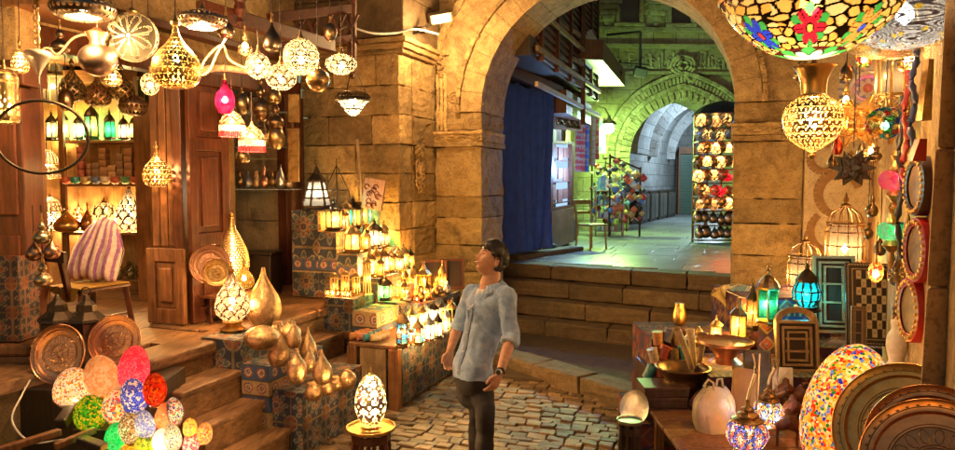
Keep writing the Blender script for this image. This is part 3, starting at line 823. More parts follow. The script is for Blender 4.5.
for i in range(16):
    a0 = PI*i/16; a1 = PI*(i+1)/16; q = []
    for Yk in (18.9, 28.0):
        f = (Yk-18.9)/(27.5-18.9); xl = pa.x+(pb.x-pa.x)*f; xr = xl+3.7; c_x = (xl+xr)/2; r_ = (xr-xl)/2
        q.append([(c_x+(r_+.05)*math.cos(a), Yk, 3.05+(r_+.05)*math.sin(a)*1.12) for a in (a0,a1)])
    mb.quad(q[0][0], q[0][1], q[1][1], q[1][0])
mb.build('vault', 'greystone', pas)
# shutters on the end wall
a, b = at(679,212,27.3), at(698,212,27.3)
sh = thing('roller_shutter', 'closed ribbed metal shutter under the vault at the far end of the passage', 'shutter', (0,0,0))
mb = MB()
for k in range(22): mb.box(a.x,b.x,27.2,27.26,.92+k*.105,1.01+k*.105)
mb.build('slats', M.setdefault('shutter', plain('shutter_green', (.10,.17,.13), .4, .3)), sh)
mb = MB(); mb.box(a.x-.09,a.x-.01,27.15,27.3,.9,3.3); mb.box(b.x+.01,b.x+.09,27.15,27.3,.9,3.3); mb.box(a.x-.09,b.x+.09,27.12,27.3,3.24,3.5); mb.build('frame', 'wood_brown', sh)
sh2 = thing('roller_shutter', 'pale ribbed shutter right of the far one, half hidden by the lantern stand', 'shutter', (0,0,0))
mb = MB()
for k in range(24): mb.box(b.x+.25,b.x+1.1,26.9,26.96,.92+k*.105,1.01+k*.105)
mb.build('slats', M.setdefault('shutter2', plain('shutter_cream', (.4,.36,.22), .5)), sh2)
# ---------------- building on the left beyond the arch
lb = thing('passage_house', 'old house with wooden lattice bays along the left of the passage', 'building', (0,0,0))
hA = S(.35,5.0); hB = Vector((f0.x-1.35, f0.y-.1, 0))
hd = (hB-hA); hL = hd.length; hd.normalize(); hn = Vector((hd.y,-hd.x,0))
def HS(x,y,z): return hA+hd*y+hn*x+Vector((0,0,z))     # x out from the wall into the passage, y along
mb = MB(); mb.box(-.5,-.0,-.3,hL,.85,8.5,0,HS); mb.build('wall', 'limestone_b', lb)
mb = MB(); mb.box(-.5,.9,-.3,5.5,3.9,8,0,HS); mb.build('upper_storey', 'wood_black', lb)
mb = MB()      # lattice slats with diagonal light battens, dark shutters
for k in range(30): mb.box(.9,.93,.0,5.4,3.95+k*.12,4.01+k*.12,0,HS)
for yv in (.2,1.3,2.4,3.5,4.6,5.4): mb.box(.9,.97,yv,yv+.08,3.9,7.6,0,HS)
mb.build('lattice', 'wood_red', lb, bevel=.004)
mb = MB()
for z in (3.55,4.05,4.6): mb.bar(HS(.95,-.1,z-.02), HS(1.02,5.3,z+.02), .05, .07)
mb.build('batten', 'wood_pale', lb)
# shop window on the left of the passage (lit vitrine)
mb = MB(); mb.box(0,.5,2.2,4.3,.9,3.4,0,HS); mb.build('stall_body', 'wood_brown', lb)
mb = MB(); mb.box(.5,.9,2.3,4.9,3.35,3.75,0,HS); mb.build('sign_box', 'wood_red', lb)
# ================================================================= RIGHT SIDE WALLS
rw = thing('plastered_wall', 'plastered bay with a faded scroll mural right of the archway pier', 'wall', (0,0,0))
mb = MB(); mb.box(4.68, 6.2, 3.95, 4.3, 0, 6, 0); o = mb.build('back_face', stone('pale_plaster', [(.34,.24,.12),(.46,.34,.19),(.52,.41,.25)], isl=0, bump=.4, stainamt=.35), rw); frameS(o)
sa, sb = S(5.34,3.95), S(4.80,-1.2); sd = (sb-sa); sL = sd.length; sd.normalize(); sn = Vector((-sd.y, sd.x, 0))
if sn.x > 0: sn = -sn
def RS(t, o, z): return sa+sd*t+sn*o+Vector((0,0,z))
mb = MB(); blocks(mb, 'x', 0, 0, 1, [0,1], 1) if 0 else None
mb = MB(); mb.box(0, sL+1, -.3, 0, 0, 6, 0, RS); mb.build('side_face', M['plaster'], rw)
# brown boarded door panel in the bay
a, b = at(866,168,7.25), at(921,168,6.2)
mb = MB(); mb.box(a.x, a.x+.78, 7.1, 7.16, .3, 2.25); mb.box(a.x+.08, a.x+.7, 7.07, 7.1, .5, 1.25); mb.box(a.x+.08, a.x+.7, 7.07, 7.1, 1.4, 2.12)
mb.build('wooden_panel', 'wood_brown', rw, bevel=.01)
# stencil mural: fat scroll shapes, flat relief of paint
mb = MB(); my = 3.944
def ribbon(pts, w):
    for i in range(len(pts)-1):
        (x0,z0),(x1,z1) = pts[i], pts[i+1]; d = Vector((x1-x0, z1-z0)); d.normalize(); n_ = Vector((-d.y, d.x))
        w0 = w*(1-.5*abs(i/len(pts)-.5)*1.4); w1 = w*(1-.5*abs((i+1)/len(pts)-.5)*1.4)
        mb.quad(S(x0-n_.x*w0,my,z0-n_.y*w0), S(x1-n_.x*w1,my,z1-n_.y*w1), S(x1+n_.x*w1,my,z1+n_.y*w1), S(x0+n_.x*w0,my,z0+n_.y*w0))
for (cx_, cz_, r_, t0, t1, w) in ((5.02,2.02,.2,.3,4.6,.055),(4.95,1.6,.2,2.2,6.6,.055),(5.12,1.18,.2,0,4.5,.05),(4.86,2.42,.13,1,6,.045),(5.2,2.35,.12,2,7,.04)):
    ribbon([(cx_+r_*math.cos(t0+(t1-t0)*i/20), cz_+r_*math.sin(t0+(t1-t0)*i/20)*1.15) for i in range(21)], w)
mb.build('mural', plain('mural_ochre', (.27,.14,.05), .8), rw)
# near stone jamb at the right edge
nj = thing('stone_pier', 'pale smooth stone pier filling the right edge closest to the viewer', 'pier', (0,0,0))
p0 = at(931,225,2.7)
def NJ(x,y,z): return Vector((p0.x+.012*(z-2.0)*2.0+x+y*.72, 2.7+y, z))
mb = MB(); zc = [0,.6,1.14,1.74,2.28,3.0,3.9]
for k in range(6): mb.box(0+random.uniform(-.004,.004),.9,0,.8,zc[k]+.002,zc[k+1]-.002,.003,NJ)
mb.build('block', stone('pier_stone', [(.30,.18,.085),(.48,.31,.165),(.58,.40,.23)], isl=.12, bump=.35, stainamt=.3), nj, bevel=.012)

# ================================================================= FABRIC STANDS
st1 = thing('stepped_stand', 'stepped stand draped in blue and red appliqué cloth under the gold vases', 'stand', (0,0,0))
cloth_box('cloth_tier', -.12,.30,-.12,.45,.58,.875, lambda x,z: khay(x,z,.40,.08,.1), st1, faces='set')
cloth_box('cloth_tier', .30,.56,-.14,.62,.2,.70, lambda x,z: khay_band(x,z,.125), st1, faces='set', cf_top=lambda x,z: khay(x,z,.3))
cloth_box('cloth_tier', .56,.84,-.10,.82,.0,.50, lambda x,z: khay(x,z,.27,.1,.02), st1, faces='set')
cloth_box('cloth_border', .27,.305,-.123,-.118,.5,.88, lambda x,z: khay_band(x,z,.1), st1, faces='s') if 0 else None
st2 = thing('display_stand', 'tall tiered stand covered in blue appliqué cloth holding rows of glass lanterns', 'stand', (0,0,0))
def kz1(x,z):
    a = khay(x, z, .46, .08, .36); b = khay_band(x, z-.16+.28, .14); c = khay(x, z, .36, .0, .0)
    zz = z[:, None]; return np.where(zz > .42, a, np.where(zz > .28, b, c))
SY0, SY1 = 2.0, 3.0
cloth_box('cloth_tier', -.72,-.38,SY0,SY1,.862,1.83, kz1, st2, faces='set')
cloth_box('cloth_tier', -.38,-.15,SY0+.0,SY1,.862,1.60, kz1, st2, faces='set')
cloth_box('cloth_tier', -.15,.11,SY0,SY1,.8,1.37, kz1, st2, faces='set')
cloth_box('cloth_tier', .11,.36,SY0,SY1,.5,1.11, kz1, st2, faces='set')
cloth_box('cloth_tier', .36,.92,SY0,SY1,.0,.86, lambda x,z: khay(x,z,.3), st2, faces='set')
st3 = thing('low_stand', 'low cloth covered box stand at the foot of the tall tiered stand', 'stand', (0,0,0))
cloth_box('cloth_front', .0,.34,1.52,1.995,.2,.96, lambda x,z: khay(x,z,.32,.02,.28), st3, faces='set')
cloth_box('cloth_front', .345,.62,1.5,1.995,.0,.84, lambda x,z: khay_band(x,z,.17), st3, faces='set')
bench = thing('display_bench', 'long wooden bench with patterned cloth sides crowded with small lit lanterns', 'bench', (0,0,0))
mb = MB(); mb.box(.52,1.05,1.12,3.0,.585,.62,.002,S); mb.build('bench_top', 'wood_brown', bench, bevel=.006)
mb = MB()
for (x,y) in ((.56,1.16),(1.0,1.16),(1.0,2.9)): mb.box(x-.05,x+.05,y-.05,y+.05,0,.583,.003,S)
mb.build('post', 'wood_brown', bench, bevel=.006)
mb = MB(); mb.box(.64,.92,1.13,1.16,.02,.58,.002,S); mb.build('front_board', 'wood_pale', bench, bevel=.003)
cloth_box('cloth_side', .6,1.052,1.2,2.98,.04,.57, lambda x,z: khay(x,z,.3,.1,.05)*.8, bench, faces='e')
pl = thing('cloth_covered_box', 'box covered in worn embroidered cloth at the left edge by the red pilaster', 'box', (0,0,0))
q0, q1 = at(-12,330,5.0), at(20,330,5.0)
I3 = lambda x,y,z: Vector((x,y,z))
cloth_box('cloth', q0.x,q1.x,5.0,5.25,1.0,1.62, lambda x,z: khay(x,z,.21,.03,.0)*np.array([1.0,.7,.6]), pl, fr=I3, faces='se')
mb = MB(); mb.box(q0.x,q1.x-.004,5.01,5.24,1.0,1.6); mb.build('core', 'wood_brown', pl)
lg = thing('wooden_ledge', 'thick orange brown wooden ledge below the cloth covered box', 'ledge', (0,0,0))
a = at(30,362,4.95); mb = MB(); mb.box(-4.4,a.x,4.95,5.6,.9,.985,.004); mb.box(-4.4,a.x-.03,4.98,5.5,.0,.895,.003); mb.build('ledge_block', 'wood_brown', lg, bevel=.02)
# ================================================================= LAMP GENERATORS
PROF = {
 'globe': [(.02,-.5),(.38,-.46),(.75,-.32),(.96,-.12),(.99,.08),(.85,.28),(.55,.42),(.2,.495),(.1,.5)],
 'drop': [(.02,-.5),(.5,-.485),(.86,-.40),(1,-.26),(.96,-.10),(.74,.05),(.42,.18),(.2,.3),(.11,.42),(.06,.5)],
 'tall_drop': [(.3,-.5),(.6,-.46),(.93,-.34),(1,-.2),(.9,-.04),(.62,.14),(.34,.28),(.18,.38),(.1,.5)],
 'squat': [(.02,-.5),(.45,-.46),(.85,-.25),(1,.02),(.85,.25),(.5,.42),(.18,.5)],
 'saucer': [(.02,-.42),(.5,-.5),(.85,-.35),(1,-.05),(.9,.2),(.55,.42),(.15,.5)],
 'egg': [(.25,-.5),(.6,-.45),(.9,-.28),(1,-.08),(.92,.14),(.7,.33),(.4,.45),(.12,.495),(.01,.5)],
 'pear': [(.02,-.5),(.55,-.46),(.9,-.3),(1,-.1),(.85,.1),(.5,.24),(.28,.36),(.2,.5)],
 'gourd': [(.3,-.5),(.8,-.42),(1,-.25),(.8,-.08),(.3,.06),(.45,.18),(.4,.3),(.15,.42),(.06,.5)],
 'urn': [(.04,-.5),(.12,-.46),(.1,-.42),(.42,-.36),(.85,-.24),(1,-.06),(.86,.08),(.5,.17),(.42,.22),(.46,.36),(.6,.46),(.72,.5)],
 'vase': [(.35,-.5),(.7,-.46),(.96,-.32),(1,-.18),(.85,0),(.5,.18),(.24,.32),(.14,.42),(.1,.5)],
 'bowl': [(.3,-.5),(.8,-.4),(1,-.15),(.95,.1),(.75,.3),(.72,.5)],
 'cyl': [(.02,-.5),(.7,-.48),(1,-.4),(1,0),(1,.34),(.7,.42),(.3,.46),(.1,.5)],
}
def profile(kind, w, h): return [(r*w/2, z*h) for r, z in PROF[kind]]
def hang(px, cy, wpx, hpx, Y, kind, pat, name, label, cat='lamp', watts=8, col=WARM, group=None, top=-14, mat='shell', seg=72, n=44, metalm='brass_old', rz=None, cord='rope', lz=-.1, sy=1):
    c = at(px, cy, Y); k = Y/FPX; w, h = wpx*k, hpx*k
    seg = max(seg, min(260, 8*getattr(pat,'nu',0))); n = max(n, min(150, 7*getattr(pat,'nv',0)))
    t = thing(name, label, cat, c, random.uniform(0,2) if rz is None else rz, group)
    mb = MB(); mb.lathe(profile(kind, w, h), seg, n=n, pat=pat, sy=sy)
    mat = 'shell_glow' if getattr(pat,'glow',0) and mat == 'shell' else mat
    mb.build('shade', mat, t, smooth=True)
    zt = at(px, top, Y).z-c.z
    m2 = MB(); m2.lathe([(w*.09,h*.5-.012),(w*.1,h*.5+.008),(w*.05,h*.5+.022),(.008,h*.5+.05)], 14); m2.build('cap', metalm, t, smooth=True)
    if zt > h*.5+.05:
        m3 = MB(); m3.tube([(0,0,h*.5+.045),(.004,0,(h*.5+zt)/2),(0,0,zt)], .0035, 5); m3.build('cord', cord, t)
    if watts:
        m4 = MB(); m4.lathe([(.001,-.022),(.018,-.012),(.022,0),(.016,.016),(.008,.03),(.001,.031)], 12); b = m4.build('bulb', 'bulb_white' if mat != 'x' else 'bulb_white', t, (0,0,h*lz), smooth=True)
        lamp((0,0,h*lz), watts, col, t, .023)
    return t
M['bulb_white'] = emis('bulb_glow', (1,.86,.6), 30)
M['bulb_soft'] = emis('bulb_soft', (1,.8,.5), 6)
# ------- hanging lamps, upper left
BL=(.30,.22,.13)
hang(83,8,60,22,4.3,'saucer',pat_pierced(30,9,(.3,.25,.2),.3,(1,.75,.4)),'pendant_lamp','wide pierced silver saucer lamp hanging highest at the left, bulb showing below',watts=0,lz=-.2)
hang(202,19,48,16,4.6,'saucer',pat_pierced(30,9,(.28,.23,.18),.3,(1,.75,.4)),'pendant_lamp','smaller pierced saucer lamp above the tall gold teardrop lamp',watts=0,lz=-.2)
for (px,cy,Y,w) in ((83,14,4.3,16),(202,25,4.6,14)):     # open bulb reflectors of the two saucers
    c = at(px,cy,Y)
    root = [o for o in COL.objects if o.type == 'EMPTY' and abs(o.location.x-at(px,cy-6,Y).x) < .03 and abs(o.location.y-Y) < .01][0]
    m4 = MB(); k = Y/FPX; m4.lathe([(.001,-.03),(.028,-.02),(.034,0),(.02,.02),(.001,.024)],14); m4.build('bulb','bulb_white',root,c-root.location,smooth=True)
    m4 = MB(); m4.lathe([(w*k,-.016),(w*k*.95,.0),(.03,.012)],24,cap=False); m4.build('reflector','white',root,c-root.location,smooth=True)
    lamp(c-root.location+Vector((0,0,-.05)), 26, WARM, root, .05)
t = hang(98,60,36,32,4.5,'globe',pat_solid((.62,.45,.35)),'pendant_lamp','plain brushed copper ball lamp with a tall neck, unlit',watts=0,n=24)
m = MB(); m.lathe([(.05,.09),(.045,.12),(.07,.17),(.03,.19),(.02,.2)],20); m.build('neck','copper',t,smooth=True)
# flower drum facing the viewer
def pat_flower(U,V):
    t = U*2*PI; r = V; n = len(U)
    c = np.tile(np.array((.95,.85,.62)),(n,1)); 
    petal = np.abs(np.sin(4*t+.3))*.36+.08
    e = (np.abs(r-petal-.0) < .03) & (r < .5); e |= ((np.abs(((t*8/(2*PI)+.37) % 1)-.5) < .09) & (r > .08) & (r < .38)); e |= np.abs(r-.56) < .014; e |= (np.abs(r-.63-.035*np.sin(t*22)) < .018); e |= r < .04
    e |= np.abs(r-.70) < .012
    c = sel(e,(.06,.05,.04),c)
    return stack(c,(~e)*.9,e*.0,np.zeros(n))
c = at(133,37,4.6); t = thing('pendant_lamp','round white glass disc lamp with a black painted flower, facing out','lamp',c,0)
k = 4.6/FPX; mb = MB(); mb.lathe([(.001,.0),(.03,.0),(.08,-.004),(.14,-.012),(.155,-.03),(.155,-.09),(.12,-.13),(.001,-.14)],110,n=60,pat=lambda U,V: pat_flower(U,V*1.22))
o = mb.build('disc','shell_milk',t,smooth=True,rot=(PI/2,0,0)); o.location=(0,-.06,0)
o.rotation_euler=(R(90),0,0)
for i,zz in enumerate((0,)):
    m2 = MB(); m2.tube([(0,0,.16),(0,0,.5)],.004,5); m2.build('cord','rope',t); m2=MB(); m2.lathe([(.022,.145),(.03,.165),(.012,.19)],12); m2.build('cap','brass_old',t)
lamp((0,.02,-.07),5,WARM,t,.02)
t = hang(176,56,46,64,4.4,'drop',pat_pierced(15,14,(.62,.40,.13),.5,(1,.8,.4),1,(.1,.97)),'pendant_lamp','large polished gold teardrop lamp with a long neck and fine piercing',watts=8,n=60,seg=110,lz=-.05)
hang(5,96,24,56,4.6,'cyl',pat_pierced(9,9,(.5,.35,.15),.3,(1,.8,.45),2),'pendant_lamp','gold pierced cylinder lantern cut by the left edge',watts=8,n=50,seg=90)
for i,(px,cy,w,h,kd,mt,lb_) in enumerate(((72,82,24,38,'drop',(.45,.36,.24),'dark teardrop ornament with etched bands, leftmost in the shop opening'),(97,90,26,32,'drop',(.6,.32,.17),'reddish copper drop ornament, second in the shop opening'),(121,84,25,32,'drop',(.5,.34,.13),'bronze onion shaped ornament, third in the shop opening'))):
    hang(px,cy,w,h,6.3,kd,pat_pierced(10,6,mt,.12,tuple(q*.4 for q in mt),3),'hanging_ornament',lb_,'ornament',watts=0,group='metal drops hung in the shop opening',top=55,n=24,seg=36,metalm='bronze')
hang(133,105,27,20,6.4,'saucer',pat_pierced(20,5,(.45,.34,.22),.3,(.9,.6,.3)),'hanging_ornament','small pierced saucer ornament low in the shop opening','ornament',watts=0,top=60,n=20,seg=40)
hang(157,167,27,40,6.2,'drop',pat_pierced(11,11,(.6,.38,.14),.35,(1,.8,.45),1),'pendant_lamp','lit pierced gold teardrop lamp hanging in front of the brown jamb boards',watts=10,top=95,n=40,seg=70)
hang(258,66,24,26,4.9,'globe',pat_scallop(8,7,(1,.88,.7)),'pendant_lamp','small round scalloped lamp hung from the driftwood pole',watts=8,n=40,seg=64,top=30)
hang(281,77,31,26,4.9,'squat',pat_scallop(9,6,(1,.88,.72)),'pendant_lamp','wide low scalloped globe lamp below the big patterned globe',watts=8,n=40,seg=72)
hang(272,36,18,31,4.9,'drop',pat_solid((.16,.12,.09)),'pendant_lamp','small unlit dark metal teardrop lamp above the scalloped lamps',watts=0,n=24)
hang(301,57,35,36,4.7,'globe',pat_medal(9,5),'pendant_lamp','large round cream globe with dark filigree medallions',watts=12,n=70,seg=120,mat='shell_milk')
hang(318,80,23,23,4.8,'globe',pat_solid((.75,.5,.24)),'pendant_lamp','plain satin gold ball lamp beside the filigree globe',watts=0,n=22)
hang(341,64,31,20,5.0,'squat',pat_scallop(10,5,(1,.9,.75)),'pendant_lamp','low scalloped lamp hung right of the satin gold ball',watts=9,n=36,seg=72)
hang(225,97,19,33,5.2,'pear',pat_mosaic(10,10,[(1,.1,.25),(1,.2,.4),(.9,.05,.15)],(.5,.02,.08),.05,1,.6),'pendant_lamp','glowing pink red glass lamp shaped like a bulb',watts=9,col=(1,.15,.22),n=30,seg=40,top=52)
for i,(px,cy,w,h,Y,kd,pt_,lb,wt) in enumerate(((60,40,18,26,5.0,'gourd',pat_solid((.2,.14,.09)),'dark bronze gourd hanging between the chain pendant and the copper ball',0),(113,74,16,24,5.6,'drop',pat_pierced(8,7,(.3,.2,.1),.3,(1,.75,.4),1),'little pierced brass drop behind the flower disc lamp',4),(150,84,18,22,5.6,'globe',pat_scallop(7,5,(1,.85,.6)),'small scalloped globe hung behind the gold teardrop lamp',5),(226,26,16,24,5.2,'drop',pat_solid((.25,.18,.12)),'unlit bronze drop hung right of the smaller saucer lamp',0),(245,44,14,22,5.2,'gourd',pat_pierced(8,7,(.35,.22,.1),.3,(1,.75,.4),1),'little brass gourd lamp high over the driftwood pole',4),(20,58,16,30,5.0,'drop',pat_pierced(8,8,(.4,.27,.12),.3,(1,.75,.4),1),'slim pierced brass drop above the gold cylinder lantern',5),(66,100,14,22,6.0,'globe',pat_solid((.3,.2,.13)),'small bronze ball hung below the metal drops',0),(330,32,14,18,5.6,'globe',pat_solid((.35,.24,.13)),'small bronze ball hung under the timber bracket',0),(243,152,14,24,6.9,'drop',pat_solid((.4,.3,.18)),'pewter drop hung lowest in the niche',0))):
    hang(px,cy,w,h,Y,kd,pt_,'hanging_ornament' if wt==0 else 'pendant_lamp',lb,'ornament' if wt==0 else 'lamp',watts=wt,n=20,seg=28)
# fringe lamps
for (px,cy,w,h,lb_) in ((232,124,25,22,'little domed lamp with a red and white beaded fringe, upper of two'),(252,139,26,20,'little domed lamp with a red beaded fringe, lower of two')):
    Y = 5.3; c = at(px,cy,Y); k=Y/FPX; t = thing('fringed_lamp',lb_,'lamp',c,0)
    mb = MB(); mb.lathe([(w*k*.5,-.01),(w*k*.46,.02),(w*k*.3,.07),(.02,.1),(.008,.13)],36,n=20,pat=pat_pierced(10,3,(.6,.4,.2),.3,(1,.8,.5),3)); mb.build('dome','shell',t,smooth=True)
    mb = MB()
    for i in range(40):
        a = 2*PI*i/40; x_,y_ = w*k*.48*math.cos(a), w*k*.48*math.sin(a); mb.tube([(x_,y_,-.012),(x_,y_,-.05)],.005,4,col=(.9,.75,.6)); mb.tube([(x_,y_,-.052),(x_,y_,-.095)],.006,4,col=(.8,.04,.06))
    mb.build('fringe','paint',t); mb = MB(); mb.tube([(0,0,.12),(0,0,.35)],.003,5); mb.build('cord','rope',t)
    lamp((0,0,.02),6,WARM,t); mb=MB(); mb.lathe([(.001,-.015),(.018,0),(.001,.02)],10); mb.build('bulb','bulb_white',t,(0,0,.015))
# pointed glass lantern
c = at(353,101,4.9); t = thing('pendant_lamp','white faceted glass lantern with a point below, hung on three chains by the stone wall','lamp',c,.2)
mb = MB(); mb.lathe([(.005,-.105),(.04,-.08),(.085,-.02),(.115,.012),(.118,.03),(.09,.055)],8,n=24,pat=pat_panes(8,3,[(1,.93,.8)],w=.05))
# dense for pattern
mb = MB(); mb.lathe([(.005,-.105),(.045,-.08),(.088,-.02),(.118,.01),(.12,.035),(.09,.06)],96,n=40,pat=pat_panes(8,3,[(1,.93,.8),(1,.85,.6)],w=.05)); mb.build('glass','shell_milk',t,smooth=True)
mb = MB(); 
for a in (0,2.1,4.2): mb.tube([(.09*math.cos(a),.09*math.sin(a),.06),(0,0,.26)],.0035,5)
mb.tube([(0,0,.26),(0,0,1.0)],.004,5); mb.build('chain','iron',t)
mb = MB(); mb.lathe([(.121,.005),(.126,.012),(.121,.022)],40); mb.build('rim','iron',t); lamp((0,0,.0),12,(1,.8,.5),t); mb=MB(); mb.lathe([(.001,-.025),(.026,0),(.001,.03)],12); mb.build('bulb','bulb_white',t,smooth=True)
# chain chandelier + hoop at the far left
c = at(42,137,4.3); t = thing('metal_hoop','large thin dark metal hoop hanging in front of the shop shelves','hoop',c,R(18))
k = 4.3/FPX; mb = MB(); mb.tube([(41*k*math.cos(2*PI*i/64),0,36*k*math.sin(2*PI*i/64)) for i in range(64)],.0095,8,close=True); mb.build('ring','iron',t,smooth=True)
mb = MB(); mb.tube([(0,0,36*k),(0,0,36*k+.7)],.004,5); mb.build('cord','rope',t)
c = at(38,62,4.25); t = thing('chain_pendant','inverted glass bell on a heavy brass chain above the metal hoop','pendant',c,0)
mb = MB(); mb.lathe([(.004,-.13),(.012,-.07),(.05,.0),(.075,.035),(.07,.06),(.05,.07)],24,n=16,pat=pat_solid((.8,.7,.6),.5,.2)); mb.build('bell','shell',t,smooth=True)
mb = MB()
for i in range(16): mb.tube([(.016*math.cos(2*PI*j/8)*(1 if i%2 else .2),.016*math.cos(2*PI*j/8)*(.2 if i%2 else 1),.09+i*.034+.022*math.sin(2*PI*j/8)) for j in range(8)],.0045,4,close=True)
for a in range(4): mb.tube([(0,0,.36),(.06*math.cos(a*1.57),.06*math.sin(a*1.57),.40),(.09*math.cos(a*1.57),.09*math.sin(a*1.57),.46),(.07*math.cos(a*1.57),.07*math.sin(a*1.57),.49)],.008,5)
mb.build('chain','brass_old',t)
# strings of brass bells
for i,(px,cy,w,h) in enumerate(((42,232,16,24),(34,250,15,22),(52,248,15,22),(43,274,17,26))):
    hang(px,cy,w,h,4.7,('gourd','drop','drop','gourd')[i],pat_solid(((.5,.42,.28),(.4,.24,.14),(.55,.3,.2),(.6,.48,.28))[i]),'hanging_bell',('silvery gourd bell','dark bronze bell','coppery bell','pale brass gourd bell')[i]+(' at the top of the cluster left of the striped chair',' at the left of the cluster beside the striped chair',' at the right of the cluster beside the striped chair',' lowest of the cluster left of the striped chair')[i],'bell',watts=0,group='metal bells hung left of the chair',top=205,n=24,seg=24,metalm='brass_old')
# dark vessels hung in the niche
for i,(px,cy,w,h,kd) in enumerate(((242,104,15,22,'globe'),(261,100,18,34,'gourd'),(274,92,14,24,'drop'),(276,116,16,26,'gourd'),(276,138,17,24,'globe'),(262,112,15,20,'globe'))):
    hang(px,cy,w,h,6.9,kd,pat_solid(((.42,.33,.2),(.35,.26,.17),(.5,.38,.2),(.3,.22,.13),(.55,.4,.2),(.45,.3,.16))[i]),'hanging_vessel',('round pewter ball','dark double gourd','small brass drop','bronze double gourd','shiny brass ball','small copper ball')[i]+' hung among the metal vessels in the right hand niche','vessel',watts=0,group='metal vessels hung in the niche',top=75,n=24,seg=28)
# ================================================================= GLASS LANTERN GENERATOR
def lantern(name, label, loc, w, h,  n, cols, watts, lcol=WARM, group=None, style='dome', met='iron', taper=.85, rz=0, bands=1, mat='shell_glow', cat='lantern'):
    t = thing(name, label, cat, loc, rz, group); r0 = w/2; hb = h*.1
    mb = MB(); mb.lathe([(r0*.95,0),(r0*1.0,hb*.3),(r0*.8,hb*.6),(r0*.82,hb)], n); mb.build('base', met, t)
    zb, zt = hb, h*.58; rb, rt = r0*.82, r0*.82/max(taper,.1)*taper if style == 'cyl' else r0*.82*taper
    if style == 'bulge': prf = [(rb*.6,zb),(rb*1.05,zb+(zt-zb)*.25),(rb*1.12,zb+(zt-zb)*.6),(rb*.8,zt)]
    elif style == 'flare': prf = [(rb*1.15,zb),(rt*.75,zt)]
    else: prf = [(rb,zb),(rt if style != 'inv' else rb*1.15,zt)]
    cols = np.array(cols, float)**1.5
    g = MB()
    for a in range(n):
        a0, a1 = 2*PI*a/n, 2*PI*(a+1)/n
        for k in range(len(prf)-1):
            for b in range(bands):
                f0, f1 = b/bands, (b+1)/bands
                r_0 = prf[k][0]*(1-f0)+prf[k+1][0]*f0; r_1 = prf[k][0]*(1-f1)+prf[k+1][0]*f1
                z_0 = prf[k][1]*(1-f0)+prf[k+1][1]*f0; z_1 = prf[k][1]*(1-f1)+prf[k+1][1]*f1
                i = len(g.v); g.quad((r_0*math.cos(a0),r_0*math.sin(a0),z_0),(r_0*math.cos(a1),r_0*math.sin(a1),z_0),(r_1*math.cos(a1),r_1*math.sin(a1),z_1),(r_1*math.cos(a0),r_1*math.sin(a0),z_1))
                cc = cols[(a+b*2+k) % len(cols)]
                for q in range(4): g.c[i+q] = tuple(cc); g.p[i+q] = (1,0,0)
    g.build('glass', mat, t)
    fr = MB(); e = max(.0025, w*.028)
    for a in range(n):
        a0, a1 = 2*PI*a/n, 2*PI*(a+1)/n
        for k in range(len(prf)-1):
            fr.bar((prf[k][0]*math.cos(a0),prf[k][0]*math.sin(a0),prf[k][1]),(prf[k+1][0]*math.cos(a0),prf[k+1][0]*math.sin(a0),prf[k+1][1]),e*2)
        lv = [0,1] if style != 'bulge' else [0,1/3,2/3,1]
        if bands > 1: lv = [b/bands for b in range(bands+1)]
        for f in lv:
            kk = min(int(f*(len(prf)-1)), len(prf)-2); ff = f*(len(prf)-1)-kk
            r_ = prf[kk][0]*(1-ff)+prf[kk+1][0]*ff; z_ = prf[kk][1]*(1-ff)+prf[kk+1][1]*ff
            fr.bar((r_*math.cos(a0),r_*math.sin(a0),z_),(r_*math.cos(a1),r_*math.sin(a1),z_),e*1.6)
    fr.build('frame', met, t)
    rt_ = prf[-1][0]
    d = MB()
    if style in ('pyramid','flare'): d.lathe([(rt_*1.15,zt),(rt_*1.2,zt+h*.03),(rt_*.5,zt+h*.16),(rt_*.3,zt+h*.24),(rt_*.12,zt+h*.3),(.004,zt+h*.34)], n)
    else: d.lathe([(rt_*1.12,zt),(rt_*1.15,zt+h*.03),(rt_*.95,zt+h*.1),(rt_*.6,zt+h*.18),(rt_*.25,zt+h*.23),(rt_*.22,zt+h*.27),(rt_*.3,zt+h*.29),(rt_*.1,zt+h*.33),(.004,zt+h*.36)], max(n,12))
    d.build('dome', met, t, smooth=False)
    rg = MB(); rr = h*.035; rg.tube([(rr*math.cos(2*PI*i/10),0,h*.955+rr*math.sin(2*PI*i/10)) for i in range(10)], max(.002,h*.007), 4, close=True); rg.build('ring', met, t)
    if watts: 
        b = MB(); s_ = w*.10; b.lathe([(.001,-s_),(s_*.8,-s_*.3),(s_*.8,s_*.4),(.001,s_*1.2)], 8); b.build('bulb', 'bulb_soft', t, (0,0,(zb+zt)/2)); lamp((0,0,(zb+zt)/2), watts, lcol, t, w*.1)
    return t
AMB=[(1,.72,.3),(1,.82,.5),(1,.65,.25)]; CLR=[(1,.9,.68),(.95,.85,.6)]; TEA=[(.15,.75,.7),(.9,.85,.6)]; GRN=[(.2,.75,.3),(.35,.8,.4)]
BLU=[(.15,.45,.85),(.3,.7,.85)]; RDW=[(.9,.25,.12),(1,.85,.6),(.2,.5,.7)]; WHT=[(1,.95,.85)]
WG = 'small glass lanterns on the tiered cloth stand'
